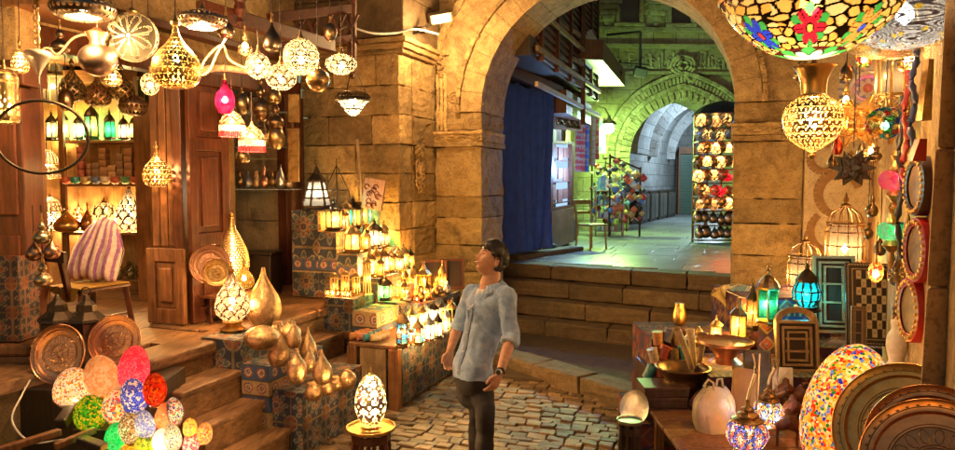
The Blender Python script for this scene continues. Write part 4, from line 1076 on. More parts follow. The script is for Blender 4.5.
rowdefs = [
 (-.27,1.60,[(2.14,.155,.30,AMB,'amber'),(2.42,.14,.31,TEA,'teal and clear'),(2.60,.15,.30,AMB,'honey coloured'),(2.86,.15,.33,[(.2,.7,.75),(1,.8,.4)],'turquoise and amber')]),
 (-.02,1.37,[(2.12,.17,.27,AMB,'wide amber'),(2.40,.12,.25,CLR,'pale clear'),(2.62,.13,.28,WHT,'bright white'),(2.84,.12,.26,TEA,'teal')]),
 (.235,1.11,[(2.08,.12,.25,CLR,'clear'),(2.22,.11,.27,TEA,'teal sided'),(2.38,.12,.26,[(1,.93,.75)],'brightly lit'),(2.55,.11,.22,AMB,'short amber'),(2.70,.12,.24,[(.3,.6,.7),(1,.8,.5)],'blue and gold'),(2.86,.11,.25,AMB,'plain amber')]),
 (.42,.862,[(2.10,.10,.22,GRN,'small green'),(2.74,.12,.26,AMB,'gold topped')]),
]
nm = ('highest','second','third','lowest')
ORD = ['first','second','third','fourth','fifth','sixth','seventh','eighth','ninth','tenth','eleventh','twelfth']
for r, (x, z, L_) in enumerate(rowdefs):
    for i, (y, w, h, cc, cn) in enumerate(L_):
        lantern('glass_lantern', f'{cn} glass lantern, {ORD[i]} from the left on the {nm[r]} cloth tier', S(x+random.uniform(-.02,.02),y,z+.003), w*1.42, h*1.3, random.choice((6,8)), cc, 13 if i % 2 == 0 else 9, (1,.66,.3), WG, random.choice(('dome','pyramid','inv')), random.choice(('iron','brass_old','bronze')), random.choice((.85,.95,1.0)), random.uniform(0,1))
# end lantern, teal, top right of the rows
lantern('glass_lantern','square teal and amber lantern at the far right end of the stand against the wall',S(.30,2.93,1.115),.14,.27,4,[(.2,.7,.6),(1,.75,.35)],4,group=WG,style='pyramid')
# big white tapered lantern
p = at(317,209,7.75); p.z = 1.833
lantern('fanous_lantern','large tapered white glass lantern standing on the corner of the cloth stand',(p.x,p.y,p.z),.33,.56,6,[(1,.96,.88)],9,(1,.85,.6),None,'flare','iron',.85,.3,3,'shell_milk')
for i,(x,y,z,w,h,cc,cn) in enumerate(((-.22,2.28,1.603,.12,.24,CLR,'small clear gold framed lantern peeping between the first two of the highest tier'),(.05,2.30,1.373,.12,.23,AMB,'little amber lantern set close to the edge of the second tier'),(.05,2.73,1.373,.12,.24,CLR,'little clear lantern near the far end of the second tier'),(.31,2.16,1.113,.11,.2,AMB,'tiny amber lantern at the front edge of the third tier'),(.31,2.62,1.113,.12,.22,WHT,'tiny white lantern at the front edge of the third tier'),(.5,2.9,.863,.14,.3,AMB,'amber lantern against the wall beyond the carved boxes'))):
    lantern('glass_lantern',cn,S(x,y,z),w*1.2,h*1.2,6,cc,3,(1,.7,.36),WG,('dome','pyramid')[i%2],'brass_old',.9,i*.4)
# bench lanterns
bl_ = [(403,347,.13,.36,BLU+[(.9,.3,.2)],'tall blue and red striped',4,4),(418,345,.11,.26,RDW,'red and cream striped',4,2),(429,341,.12,.26,[(1,.9,.6)],'brightly glowing white gold',6,1),(438,338,.11,.26,CLR,'clear amber lit',5,1),(446,333,.10,.26,AMB,'warm amber',5,1),(412,331,.12,.27,CLR,'silver domed',6,1),(422,327,.11,.24,AMB,'pointed gold',5,1),(434,324,.12,.26,WHT,'pale pointed',6,1),(452,325,.12,.28,TEA,'teal glass bottle shaped',0,1),(443,321,.11,.24,CLR,'narrow clear',4,1)]
for i,(px,py,w,h,cc,cn,wt,bd) in enumerate(bl_):
    p = gz(px,py,.624); lantern('glass_lantern', f'{cn} lantern in the crowd on the wooden bench', p, w*1.12, h*1.08, 6, cc, wt*1.9, (1,.7,.36), 'lanterns crowded on the bench', ('dome','pyramid')[i % 2], random.choice(('iron','brass_old','silver')), .9, random.uniform(0,1), bd)
# candle lantern & carved boxes on the side tier
p = S(.66,2.55,.862); t = lantern('candle_lantern','tall amber glass box lantern with a bright candle flame inside',p,.2,.40,4,[(1,.62,.2)],12,(1,.6,.2),style='pyramid',met='brass_old',taper=1.0,rz=.5)
b = MB(); b.lathe([(.001,0),(.02,0),(.02,.09),(.001,.095)],12); b.build('candle','cream',t,(0,0,.05)); b = MB(); b.lathe([(.001,.0),(.012,.018),(.001,.055)],10); b.build('flame',M.setdefault('flame',emis('candle_flame',(1,.75,.35),60)),t,(0,0,.15))
for i,(x,y,w,h) in enumerate(((.40,2.2,.1,.2),(.5,2.28,.11,.19),(.47,2.45,.1,.3),(.58,2.2,.11,.22),(.46,2.62,.09,.26),(.8,2.3,.12,.2),(.78,2.8,.1,.34))):
    lantern('glass_lantern',('small','squat','tall','narrow','slim','low','upright')[i]+' amber lantern standing beside the candle lantern',S(x,y,.862),w*1.15,h*1.15,(6,8,4)[i%3],AMB,5 if i%2==0 else 3,(1,.66,.3),'amber lanterns beside the candle lantern',('dome','pyramid')[i%2],'brass_old',.92,i*.3)
for i in range(9):
    x=.14+.05*(i%2)+.02*i; y=1.60+.04*i if i<5 else 2.06+.09*(i-5); z=.963 if i<5 else .863; x=x if i<5 else .80
    if i<5: x=.02+.06*i; y=1.56
    p=S(x,y,z); t=thing('candle_jar','lit glass candle jar, '+ORD[i]+(' along the low cloth stand edge' if i<5 else ' along the street side of the candle lantern'),'candle',p,0,'little candle jars among the lanterns')
    mb=MB(); mb.lathe([(.022,0),(.03,.01),(.032,.06),(.028,.075)],16,n=8,pat=pat_solid(((1,.45,.12),(1,.6,.25),(.9,.25,.1))[i%3],1,0)); mb.build('jar','shell_glow',t,smooth=True)
    mb=MB(); mb.lathe([(.001,.0),(.008,.012),(.001,.035)],8); mb.build('flame',M.setdefault('flame2',emis('flame_small',(1,.7,.3),40)),t,(0,0,.025)); lamp((0,0,.045),.8,(1,.6,.25),t,.01)
for i,(px,py,h) in enumerate(((357,322,.2),(364,322,.22),(371,321,.2),(377,317,.34))):
    p = S(.06+i*.09,1.62+.07*i,.963); t = thing('carved_box',('left','second','third','tallest')[i]+' golden carved panel lamp in the row on the low cloth stand','box lamp',p,.3+i*.1,'carved panel lamps on the low stand')
    w=.085; mb=MB(); mb.box(-w/2,w/2,-w/2,w/2,0,.012); mb.box(-w/2,w/2,-w/2,w/2,h-.012,h)
    for a_ in range(8): a=a_*PI/4; mb.bar((w*.46*math.cos(a),w*.46*math.sin(a),0.01),(w*.46*math.cos(a),w*.46*math.sin(a),h-.01),.008)
    mb.lathe([(w*.6,h),(w*.3,h+.03),(.002,h+.045)],8); mb.build('frame','brass',t); g_=MB(); g_.lathe([(w*.4,.012),(w*.4,h-.012)],8,col=(1,.75,.35)); g_.p={k_:(1,0,0) for k_ in range(len(g_.v))}; g_.build('glass','shell',t); lamp((0,0,h*.5),4 if i==3 else 1.5,WARM,t)
# rolled beaded bracelets
for i in range(12):
    x = .40+.075*(i%4); y = 1.20+.09*(i//4); z=.625+.036
    mb=MB(); mb.tube([(-.05,0,0),(.05,0,0)],.034,10); 
    for q in range(5): mb.tube([(-.045+q*.0225-.004,0,0),(-.045+q*.0225+.004,0,0)],.037,10)
    o=mb.build('bead_roll',plain('roll_%d'%i,((.55,.22,.05),(.6,.3,.1),(.05,.25,.28),(.5,.18,.1))[(i*7)%4],.5),None,S(x+.14,y+.02,z),(0,0,.3+random.uniform(-.3,.3)),smooth=True,bevel=.003)
    tag(o,(('orange','amber','teal','rust')[(i*7)%4])+f' roll of wound beads, {ORD[i%4]} along the {("front","middle","back")[i//4]} row at the bench end','bead roll','rolls of beads on the bench end')
# brass clutter at the back of the bench
for i in range(22):
    x = random.uniform(.6,1.02); y = 2.1+.9*(i/22); w=random.uniform(.07,.11); h=random.uniform(.1,.2); kd=random.choice(('vase','bowl','gourd','urn'))
    mb=MB(); mb.lathe(profile(kd,w,h),16,n=14); o=mb.build('brass_pot',random.choice(('brass_old','bronze','copper','silver')),None,S(x,y,.862 if x<.93 and y>2.02 else .622),smooth=True); o.location.z+=h/2; o['label']=f'{dict(vase="vase",bowl="bowl",gourd="flask",urn="urn")[kd]}, {ORD[i%12]} in the {"near" if i<12 else "far"} half of the pile behind the lanterns'; o['category']='pot'; o['group']='old metal pots piled behind the bench lanterns'
# leaning framed plates against the pier
for i,(x,y,r_) in enumerate(((.98,3.0,.3),(1.12,3.2,.25))):
    p=S(x-.35,y-.08,.862); t=thing('framed_panel',('larger' if i==0 else 'smaller')+' dusty framed panel leaning against the stone behind the lanterns','panel',p,-TH+.5)
    mb=MB(); mb.box(-.14,.14,-.01,.01,0,.34+.02*i); mb.build('board','wood_black',t,rot=(R(-16),0,0),bevel=.004); mb=MB()
    for (a0,a1,b0,b1) in ((-.15,.15,-.005,.02),(-.15,.15,.34,.365),(-.15,-.125,.02,.34),(.125,.15,.02,.34)): mb.box(a0,a1,-.022,.012,b0,b1)
    mb.build('frame','wood_red',t,rot=(R(-16),0,0),bevel=.003)
# ================================================================= WALL THINGS AT THE STONE WALL
p = at(337,208,7.9); t = thing('wire_harp','open triangular wire lantern frame behind the white fanous lantern','frame',(p.x,p.y,p.z),.2)
mb = MB(); 
for i in range(4): a=i*PI/2; mb.tube([(.17*math.cos(a),.17*math.sin(a),0),(.13*math.cos(a),.13*math.sin(a),.2),(0,0,.48)],.006,5)
for r_,z_ in ((.17,0),(.13,.2)): mb.tube([(r_*math.cos(i*PI/2),r_*math.sin(i*PI/2),z_) for i in range(4)],.006,5,close=True)
mb.build('wires','iron',t); mb=MB(); mb.tube([(0,0,.48),(0,0,.56)],.004,4); mb.build('hook','iron',t)
t = thing('carved_plaque','pale worn carved wooden plaque with a long handle leaning on the stone wall','plaque',at(372,211,8.25),-.25)
mb = MB(); mb.box(-.14,.12,-.015,.015,.02,.38); mb.build('board',wood('plaque_wood',(.25,.1,.06),(.5,.33,.2)),t,rot=(0,R(9),0),bevel=.004)
mb = MB(); mb.bar((-.12,0,.1),(-.18,0,.85),.025); mb.build('handle','wood_pale',t)
mb = MB(); random.seed(3)
for i in range(14): 
    x0,z0=random.uniform(-.1,.08),random.uniform(.05,.32); mb.tube([(x0+.03*math.cos(j*.8),-.02,z0+.03*math.sin(j*.8)) for j in range(7)],.006,4)
mb.build('carving','wood_red',t,rot=(0,R(9),0))
# lattice bracket and beams over the shop
t = thing('timber_bracket','dark red timber lattice bracket projecting above the hanging lamps','bracket',(0,0,0))
a, b = at(296,12,7.4), at(350,12,7.9)
mb = MB()
A0,A1 = at(200,8,5.6), at(332,46,7.3); mb.bar(A0,A1,.09,.13)
mb.bar(at(268,48,6.9), at(350,38,7.7), .06,.08); mb.bar(at(352,-6,7.8), at(352,62,7.8), .09,.09); mb.bar(at(270,18,6.9), at(352,8,7.8),.1,.1)
mb.build('beam','wood_red_x',t,bevel=.01)
mb = MB()
for i in range(5): mb.bar(at(292+i*13,16,7.2+.12*i), at(306+i*13,44,7.25+.12*i), .025,.03); mb.bar(at(306+i*13,14,7.25+.12*i), at(292+i*13,44,7.3+.12*i), .025,.03)
mb.build('lattice','wood_red',t)
mb = MB(); mb.lathe([(.001,-.12),(.03,-.1),(.02,-.06),(.05,-.02),(.05,.3)],14); mb.build('drop_finial','wood_red',t,at(352,68,7.8)); 
t2=thing('turned_post','dark turned wooden post hanging from the eaves above the doors','post',at(240,10,5.9)); mb=MB(); mb.box(-.06,.06,-.06,.06,.1,1.0); mb.lathe([(.001,-.14),(.03,-.1),(.015,-.06),(.055,0),(.04,.06),(.06,.1)],14); mb.build('post','wood_red',t2,bevel=.006)
t = tag(MB().tube([at(196+i*6.6,72-3*math.sin(i*.5)-i*.4,5.3) for i in range(13)],[.028-.0008*i for i in range(13)],8).build('driftwood_pole','wood_pale',smooth=True),'bare pale driftwood pole hanging level in front of the door leaves','pole')
# cables
random.seed(11)
def cable(pts, lb, r=.008, m='cable'):
    P_=[Vector(q) for q in pts]; out=[]
    for i in range(len(P_)-1):
        for f in range(6): 
            s=f/6; p0=P_[max(i-1,0)]; p1=P_[i]; p2=P_[i+1]; p3=P_[min(i+2,len(P_)-1)]
            out.append(.5*((2*p1)+(-p0+p2)*s+(2*p0-5*p1+4*p2-p3)*s*s+(-p0+3*p1-3*p2+p3)*s**3))
    out.append(P_[-1]); return tag(MB().tube(out,r,5).build('cable',m,smooth=True),lb,'cable')
cable([at(0,66,4.7),at(20,68,4.7),at(45,48,4.7),at(58,54,4.7),at(75,37,4.7),at(100,35,4.7),at(112,48,4.7)],'pale twisted cable looping between the lamps at the far left')
cable([at(196,76,4.9),at(208,72,4.9),at(218,52,4.9),at(226,38,4.9)],'pale bent cable rising above the pink red lamp')
cable([at(198,80,5.0),at(205,60,5.0),at(222,45,5.0),at(230,60,5.0),at(250,70,5.0)],'thin looping cable behind the driftwood pole')
cable([at(352,27,7.9),at(372,33,8.1),at(395,33,8.4),at(415,29,8.5),at(438,34,8.9)],'white cable strung along the cornice of the stone wall',.012,'white')
cable([at(300,63,7.8),at(340,30,7.9),at(352,27,7.9)],'thin cable running up to the cornice behind the timber bracket',.008,'white')
# wall spot fixtures
t = thing('floodlight','small grey floodlight box fixed over the colonnette on the arch pier','floodlight',at(441,17,9.1),.2)
mb=MB(); mb.box(-.16,.12,-.12,.12,-.06,.06); mb.build('housing',plain('fixture_grey',(.35,.28,.2),.5),t,rot=(R(20),R(-12),0),bevel=.01); mb=MB(); mb.bar((0,0,0),(0,.25,.05),.04); mb.build('bracket','iron',t); mb=MB(); mb.box(-.12,.08,-.135,-.125,-.045,.045); mb.build('lens',emis('bulb_flood',(1,.75,.4),6),t,rot=(R(20),R(-12),0)); lamp((0,-.6,-.3),24,(1,.6,.25),t,.08)
t = thing('wall_socket','small dark junction clamp on the corner cornice','junction',at(422,30,8.75)); mb=MB(); mb.lathe([(.001,-.05),(.06,-.03),(.06,.03),(.001,.05)],12); mb.build('body','iron',t); mb=MB(); mb.bar((-.12,0,-.05),(.12,0,.08),.03); mb.build('clip','iron',t)
# ================================================================= GOLD VASES
VG='hammered gold vases on the stepped stand'
def vase(px,py,w,h,z,kd,lb,m='gold',dy=0,group=VG,name='vase',cat='vase'):
    p=gz(px,py,z); k=p.y/FPX; W=w*k; HH=h*k*1.02
    mb=MB(); mb.lathe(profile(kd,W,HH),40,n=36)
    for v_ in range(len(mb.v)): x,y,zz=mb.v[v_]; a=math.atan2(y,x); f=1+.015*math.sin(a*8); mb.v[v_]=(x*f,y*f,zz+HH/2)
    o=mb.build(name,m,None,(p.x,p.y,z+.003),(random.uniform(-.03,.03),random.uniform(-.03,.03),0),smooth=True); return tag(o,lb,cat,group)
o=vase(264,326,34,58,.88,'vase','very large satin gold vase with a thin neck, the tallest of the group','gold',group=None)
vase(262,350,35,24,.878,'squat','wide squat gold pot with a twisted rim, left of the small vases')
# handle on squat pot is modelled as own thing's ring
vase(279,367,22,42,.703,'vase','tall gold vase at the front left of the middle tier')
vase(294,349,15,30,.878,'vase','slim gold vase behind the front left vase')
vase(308,360,17,32,.703,'vase','gold vase with a leaning neck at the right of the middle tier')
vase(297,385,20,36,.703,'pear','stout gold vase in the middle of the lower row',dy=0)
vase(309,373,13,30,.703,'vase','thin gold bottle vase squeezed between two stout ones')
vase(323,384,20,34,.503+.2,'vase','gold vase with a crooked neck at the right end of the lower row')
vase(290,341,22,20,.878,'pear','small gold pot with a pinched top at the back of the group')
vase(278,336,13,14,.878,'bowl','little gold cup almost hidden at the back of the group')
for i,(px,py,w,h,kd) in enumerate(((314,401,18,18,'bowl'),(327,396,15,16,'bowl'),(337,391,14,14,'bowl'),(347,390,19,20,'squat'))):
    vase(px,py,w,h,.503,kd,('leftmost gold bowl on the lowest tier','second gold bowl from the left on the lowest tier','third gold bowl from the left on the lowest tier','pinched gold pot at the right end of the lowest tier')[i],group='gold bowls along the lowest tier',name='bowl',cat='bowl')
# lit lamps standing by the vases
def stand_lamp(px,base,w,h,z,kd,pat,lb,watts,mat='shell',foot=True,col=WARM,footm='brass',seg=100,n=60,lz=-.12,ft=.1):
    p=gz(px,base,z); k=p.y/FPX; seg=max(seg,min(280,8*getattr(pat,'nu',0))); n=max(n,min(170,7*getattr(pat,'nv',0))); mat='shell_glow' if getattr(pat,'glow',0) else mat; W=w*k; HH=h*k; t=thing('table_lamp',lb,'lamp',(p.x,p.y,z+.003),random.uniform(0,1)); fh=HH*ft
    mb=MB(); mb.lathe(profile(kd,W,HH-fh),seg,n=n,pat=pat); mb.build('shade',mat,t,(0,0,fh+(HH-fh)/2),smooth=True)
    mb=MB(); mb.lathe([(W*.32,0),(W*.36,fh*.2),(W*.22,fh*.5),(W*.3,fh)],28); mb.build('foot',footm,t,smooth=True)
    mb=MB(); mb.lathe([(W*.06,HH-.01),(W*.08,HH+.005),(W*.03,HH+.015),(W*.05,HH+.03),(.002,HH+.05)],12); mb.build('finial',footm,t,smooth=True)
    zc=fh+(HH-fh)*(.5+lz); lamp((0,0,zc),watts,col,t,.022); b=MB(); b.lathe([(.001,-.03),(.022,-.01),(.024,.005),(.01,.03),(.001,.035)],12); b.build('bulb','bulb_white',t,(0,0,zc),smooth=True); return t
stand_lamp(233,331,34,62,.878,'tall_drop',pat_scallop(8,9,(1,.85,.72),(.25,.12,.05),.07),'tall lit lamp of overlapping white scallops on the cloth stand',12,foot=True,ft=.16)
# round small table with lamp (foreground)
def small_table(px,py,z,rpx,lb,m='wood_red',top='brass'):
    p=gz(px,py,z); k=p.y/FPX; r_=rpx*k; t=thing('side_table',lb,'table',(p.x,p.y,0),.3); z0=PZ if z>1.0 else 0
    mb=MB(); mb.lathe([(.001,z-.02),(r_*.92,z-.02),(r_,z-.012),(r_,z+.006),(r_*.95,z+.006),(r_*.93,z-.004),(.001,z-.004)],48); mb.build('table_top',top,t,smooth=True)
    for i in range(8):
        a=2*PI*i/8; mb=MB(); x_,y_=r_*.72*math.cos(a),r_*.72*math.sin(a)
        mb.lathe([(.012,z0),(.018,z0+.03),(.010,z0+.06),(.02,z0+.12),(.011,z0+(z-z0)*.5),(.02,z0+(z-z0)*.7),(.012,z-.1),(.018,z-.02)],10,c=(x_,y_,0)); mb.build('leg',m,t,smooth=True)
    mb=MB()
    for zz in (z-.07,z0+.1):
        for i in range(8): a=2*PI*i/8; b=2*PI*(i+1)/8; mb.bar((r_*.72*math.cos(a),r_*.72*math.sin(a),zz),(r_*.72*math.cos(b),r_*.72*math.sin(b),zz),.018,.05)
    for i in range(8): a=2*PI*(i+.5)/8; mb.bar((r_*.68*math.cos(a),r_*.68*math.sin(a),z-.1),(r_*.68*math.cos(a),r_*.68*math.sin(a),z0+.1),.012)
    mb.build('lattice',m,t); return t,p
small_table(371,427,.46,25,'small dark red slatted table with a round brass top in the foreground','wood_red','brass')
stand_lamp(371,429,32,56,.467,'egg',pat_pierced(8,7,(.85,.8,.65),.3,(1,.85,.55),2,(.03,.97)),'bright white filigree egg lamp on the round brass table',26,mat='shell',footm='brass',seg=120,n=80,lz=-.1,ft=.07)
# plate under the lamp
small_table(226,293,1.11,27,'small turned leg table beside the dark red door leaf holding brass plates','wood_red','copper')
stand_lamp(233,289,33,72,1.118,'tall_drop',pat_pierced(30,28,(.85,.6,.25),.28,(1,.85,.5),0,(.02,.9)),'tall slender lit gold teardrop lamp with tiny piercings, on the turned leg table',16,seg=180,n=110,lz=-.18,ft=.12)
mb=MB(); c=gz(244,296,1.118); 
def tray(px,cy,rpx,Y,tilt,rz,m,lb,rings=True,name='brass_tray',grp=None,sy=1.0):
    c=at(px,cy,Y); r_=rpx*Y/FPX; t=thing(name,lb,'tray',c,0,grp); t.rotation_euler=(R(90-tilt),0,R(rz))
    mb=MB(); mb.lathe([(.001,0),(r_*.5,.002),(r_*.78,.0),(r_*.82,.018),(r_*.96,.022),(r_*.985,.03),(r_,.026),(r_*.99,.014),(r_*.83,.005),(.001,-.008)],96); mb.build('dish',m,t,smooth=True)
    mb=MB()
    for f in (.3,.34,.6,.64,.88): mb.tube([(r_*f*math.cos(2*PI*i/72),r_*f*math.sin(2*PI*i/72),(.004 if f<.8 else .023)) for i in range(72)],.0013*max(r_/.25,1),4,close=True)
    for i in range(16):
        a=2*PI*i/16; mb.tube([(r_*(.47+.11*math.cos(j*.785))*math.cos(a)-r_*.06*math.sin(j*.785)*math.sin(a),r_*(.47+.11*math.cos(j*.785))*math.sin(a)+r_*.06*math.sin(j*.785)*math.cos(a),.003) for j in range(8)],.0011*max(r_/.25,1),4,close=True)
        mb.tube([(r_*.08*math.cos(a),r_*.08*math.sin(a),.003),(r_*.27*math.cos(a+.3),r_*.27*math.sin(a+.3),.003)],.0018,4)
    for i in range(40): a=2*PI*i/40; mb.tube([(r_*.90*math.cos(a+.02*math.cos(j*1.05))+0,r_*.90*math.sin(a+.02*math.cos(j*1.05)),.0235+.002*math.sin(j)) for j in range(6)],.0018,3)
    mb.build('engraving','bronze',t,smooth=True); return t
tray(210,265,20,6.35,12,25,'copper','larger embossed brass plate leaning on the dark red door leaf')
tray(217,273,14,6.22,16,25,'brass_old','smaller brass plate leaning in front of the larger one by the door leaf')
# yellow glass bowl foot beside
hang(244,276,20,26,6.2,'vase',pat_mosaic(14,12,[(1,.7,.2),(1,.8,.35),(.9,.5,.1)],(.4,.2,.03),.08,1,.4),'table_lamp','small yellow glass lamp behind the tall gold teardrop lamp',watts=3,top=262,n=24,seg=30).location.z+=0
# white mesh fragment next to it left of vase not built
# ================================================================= EGG LAMPS (lower left)
W_=(1,.92,.8);PEA=(1,.6,.35);YEL=(1,.78,.15);RED=(.9,.08,.03);ORG=(1,.35,.06);GRE=(.12,.6,.12);BLUE=(.05,.12,.75);PNK=(1,.08,.22);CYN=(.1,.6,.7)
eggs=[
 (72,389,37,43,[W_,YEL,W_,ORG,(.6,.3,.1),W_],'white and yellow speckled egg lamp shining brightest, in front of the left brass tray',9,.05,22),
 (106,375,33,42,[(1,.7,.45),(1,.62,.35),(1,.8,.6)],'pale peach glass egg lamp between the two brass trays',6,.02,14),
 (131,368,30,46,[PNK,(1,.15,.3),(1,.35,.4),PNK],'large hot pink glass egg lamp below the right brass tray',8,.02,18),
 (91,413,31,36,[GRE,(.3,.75,.1),YEL,(.1,.4,.1),(.7,.8,.1)],'green and yellow speckled egg lamp below the brightest one',6,.04,20),
 (115,406,27,33,[W_,RED,YEL,W_,ORG,(.2,.4,.6)],'white red and orange mosaic egg lamp in the middle of the heap',6,.05,18),
 (136,396,26,36,[BLUE,(.1,.25,.9),W_,BLUE],'deep blue and white mosaic egg lamp below the hot pink one',6,.05,18),
 (155,388,23,34,[RED,(.8,.15,.03),ORG,(.5,.02,.02)],'dark red and orange mosaic egg lamp beside the wooden step',5,.05,20),
 (114,437,22,28,[(.05,.7,.3),(.1,.85,.4)],'plain emerald green glass egg lamp in the bottom row',5,.02,12),
 (131,428,20,32,[(.6,.4,.15),(.8,.6,.3),(.35,.2,.08),W_],'brown and cream speckled egg lamp right of the emerald one',4,.05,24),
 (147,424,19,30,[(.45,.5,.85),W_,(.6,.65,.9)],'pale lilac blue and white speckled egg lamp under the deep blue one',4,.05,22),
 (163,416,19,29,[(1,.45,.2),(1,.55,.3)],'smooth orange peach glass egg lamp right of the lilac one',5,.02,12),
 (176,411,17,28,[W_,GRE,W_,RED,BLUE,W_],'white egg lamp with green, red and blue specks leaning on the step',4,.06,24),
 (144,444,18,26,[(.7,.75,.1),YEL,(.4,.6,.1)],'yellow green glass egg lamp at the bottom of the heap',4,.03,18),
 (128,452,16,20,[YEL,(.8,.5,.2)],'little golden egg lamp cut by the bottom edge beside the emerald one',3,.03,18),
 (160,441,17,25,[(1,.97,.92),(1,.95,.88)],'plain white glass egg lamp at the bottom of the heap',5,.0,10),
 (174,437,17,28,[W_,(.8,.7,.4),W_,(.4,.4,.5)],'cream and grey speckled egg lamp right of the plain white one',4,.06,26),
 (189,443,16,24,[PNK,(1,.25,.3),W_],'small pink mosaic egg lamp at the bottom right of the heap',4,.05,20),
 (190,427,14,20,[YEL,(.8,.75,.2),ORG],'small yellow mosaic egg lamp above the small pink one',3,.05,22),
 (204,433,15,22,[ORG,RED,(1,.5,.2),YEL],'small orange red mosaic egg lamp at the right end of the heap',4,.05,22),
]
base_heap=[]
for i,(px,cy,w,h,pal,lb,wt,gw,scl) in enumerate(eggs):
    bt=cy+h/2; Y=4.53 if bt<415 and px<125 else (4.48 if bt<405 else (4.37 if bt<432 else 4.2)); c=at(px,cy,Y); k=Y/FPX; W=w*k; HH=h*k
    m=mosaic('egg_glass_%d'%i,pal,scl*4.6,(.95,.85,.7) if i not in (3,6,13) else (.3,.12,.04),gw*.5+.004,.16,.035 if wt<8 else .05)
    t=thing('egg_lamp',lb,'lamp',(c.x,c.y,c.z-HH/2),0,'mosaic glass egg lamps heaped below the brass trays'); t.rotation_euler=(R(random.uniform(-6,6)),R(random.uniform(-10,12)),random.uniform(0,3))
    mb=MB(); mb.lathe([(r_,z+HH/2) for r_,z in profile('egg',W,HH)],40,n=30); mb.build('shade',m,t,smooth=True)
    mb=MB(); mb.lathe([(W*.22,-.012),(W*.26,-.004),(W*.2,.006)],20); mb.build('foot','brass_old',t)
    lamp((0,0,HH*.42),wt*.30,(1,.78,.5),t,W*.16)
# crates/boards under the heap
t=thing('tiered_shelf','dark stepped wooden shelf carrying the heap of glass egg lamps','shelf',(0,0,0))
for (x0,x1,y0,z) in ((50,150,375,0),):
    pass
def eggY(cy): return 4.35+.012*(431-cy)*.5
for (pa_,pb_,Y0_,Y1_,z) in ((18,150,4.62,5.2,.76),(50,122,4.46,4.615,.73),(70,166,4.3,4.455,.60),(98,200,4.1,4.295,.44),(104,224,3.9,4.095,.38)):
    a=at(pa_,400,Y0_); b=at(pb_,400,Y0_); mb=MB(); mb.box(a.x,b.x,Y0_,Y1_,0,z,.004); mb.build('step','wood_black',t,bevel=.008)
# trays behind
tray(60,354,30,4.72,14,-8,'copper','left of two big engraved brass trays standing behind the glowing egg lamps')
tray(116,341,26,4.95,16,4,'copper','right of two big engraved brass trays, reddish, behind the hot pink egg lamp')
# dark old lantern behind the trays
for i,(px,py,Y) in enumerate(((58,322,5.0),(87,322,5.05))):
    p=at(px,py,Y); t=thing('iron_lantern',('left','right')[i]+' of two dark iron domed lanterns behind the brass trays','lantern',p,.3,'dark iron lanterns under the chair')
    mb=MB(); mb.lathe([(.11,-.45),(.12,-.43),(.10,-.42),(.12,0),(.135,.01),(.13,.03),(.07,.08),(.065,.13),(.03,.16),(.012,.2)],8); mb.build('body','iron',t)
    mb=MB(); mb.tube([(.03*math.cos(2*PI*j/10),0,.225+.03*math.sin(2*PI*j/10)) for j in range(10)],.005,4,close=True); mb.build('ring','iron',t)
cable([at(30,380,4.6),at(22,395,4.5),at(12,420,4.3),at(30,442,4.2),at(60,440,4.2),at(85,437,4.2)],'white power cable hanging down and looping over the boards at the lower left',.006,'white')
t=thing('timber_scraps','dark old boards and sticks under the egg lamp shelf at the bottom left','boards',(0,0,0))
mb=MB(); mb.bar(at(-5,452,3.9),at(60,432,4.2),.05,.04); mb.bar(at(55,447,4.1),at(95,430,4.3),.04); mb.build('stick','wood_brown',t,bevel=.006)
mb=MB(); mb.bar(at(60,425,4.3),at(75,405,4.5),.07,.07); mb.bar(at(80,440,4.15),at(104,448,4.1),.07,.05); mb.build('block','wood_black',t,bevel=.01)
# ================================================================= CHAIR WITH STRIPED CLOTH
cp=at(88,300,5.75); ch=thing('chair','dark wooden chair with a curved top rail facing the shop shelves','chair',(cp.x,cp.y,PZ),R(-24))
cz=cp.z-PZ
def leg(a,b,r0=.024,r1=.018,nm='leg'):
    mb=MB(); mb.bar(a,b,r0*2,r0*1.7); return mb.build(nm,'wood_red',ch,bevel=.006)
sz=.44
for (x,y) in ((-.2,-.2),(.2,-.2)): leg((x*1.12,y*1.15,0),(x,y,sz-.02))
for y,nm in ((-.2,0),(.2,0)): pass
leg((-.24,.22,0),(-.2,.2,sz)); leg((.24,.24,0),(.2,.2,sz-.02))
# back posts on the left side (x=-.2)
leg((.13,-.25,sz-.06),(.13,-.31,sz+.24),nm='back_post'); leg((-.20,-.235,sz-.06),(-.12,-.27,sz+.27),nm='back_post')
mb=MB()
for j in range(6):
    f0,f1=j/6,(j+1)/6; g=lambda f:(-.17+.36*f,-.25-.07*f-.03*math.sin(f*PI),sz+.28+.0*f)
    mb.bar(g(f0),g(f1),.03,.085)
mb.build('top_rail','wood_black',ch)
mb=MB(); mb.box(-.23,.23,-.23,.23,sz-.02,sz+.015); mb.build('seat','wood_red',ch,bevel=.01)
mb=MB(); mb.bar((-.215,-.22,.2),(-.215,.21,.2),.02); mb.bar((.21,-.22,.2),(.21,.22,.2),.02); mb.build('stretcher','wood_red',ch)
o=MB(); o.box(-.12,.25,-.25,.2,sz+.017,sz+.028,0); o.quad((-.12,-.255,sz+.03),(.24,-.255,sz+.03),(.20,-.262,sz-.07),(.05,-.262,sz-.10))
yc=o.build('yellow_cloth',plain('mustard_cloth',(.38,.21,.02),.9,noise=.5,scale=12,bump=.5),None,ch.location,(0,0,R(-24)),bevel=.004); tag(yc,'mustard yellow cloth spread over the chair seat','cloth')
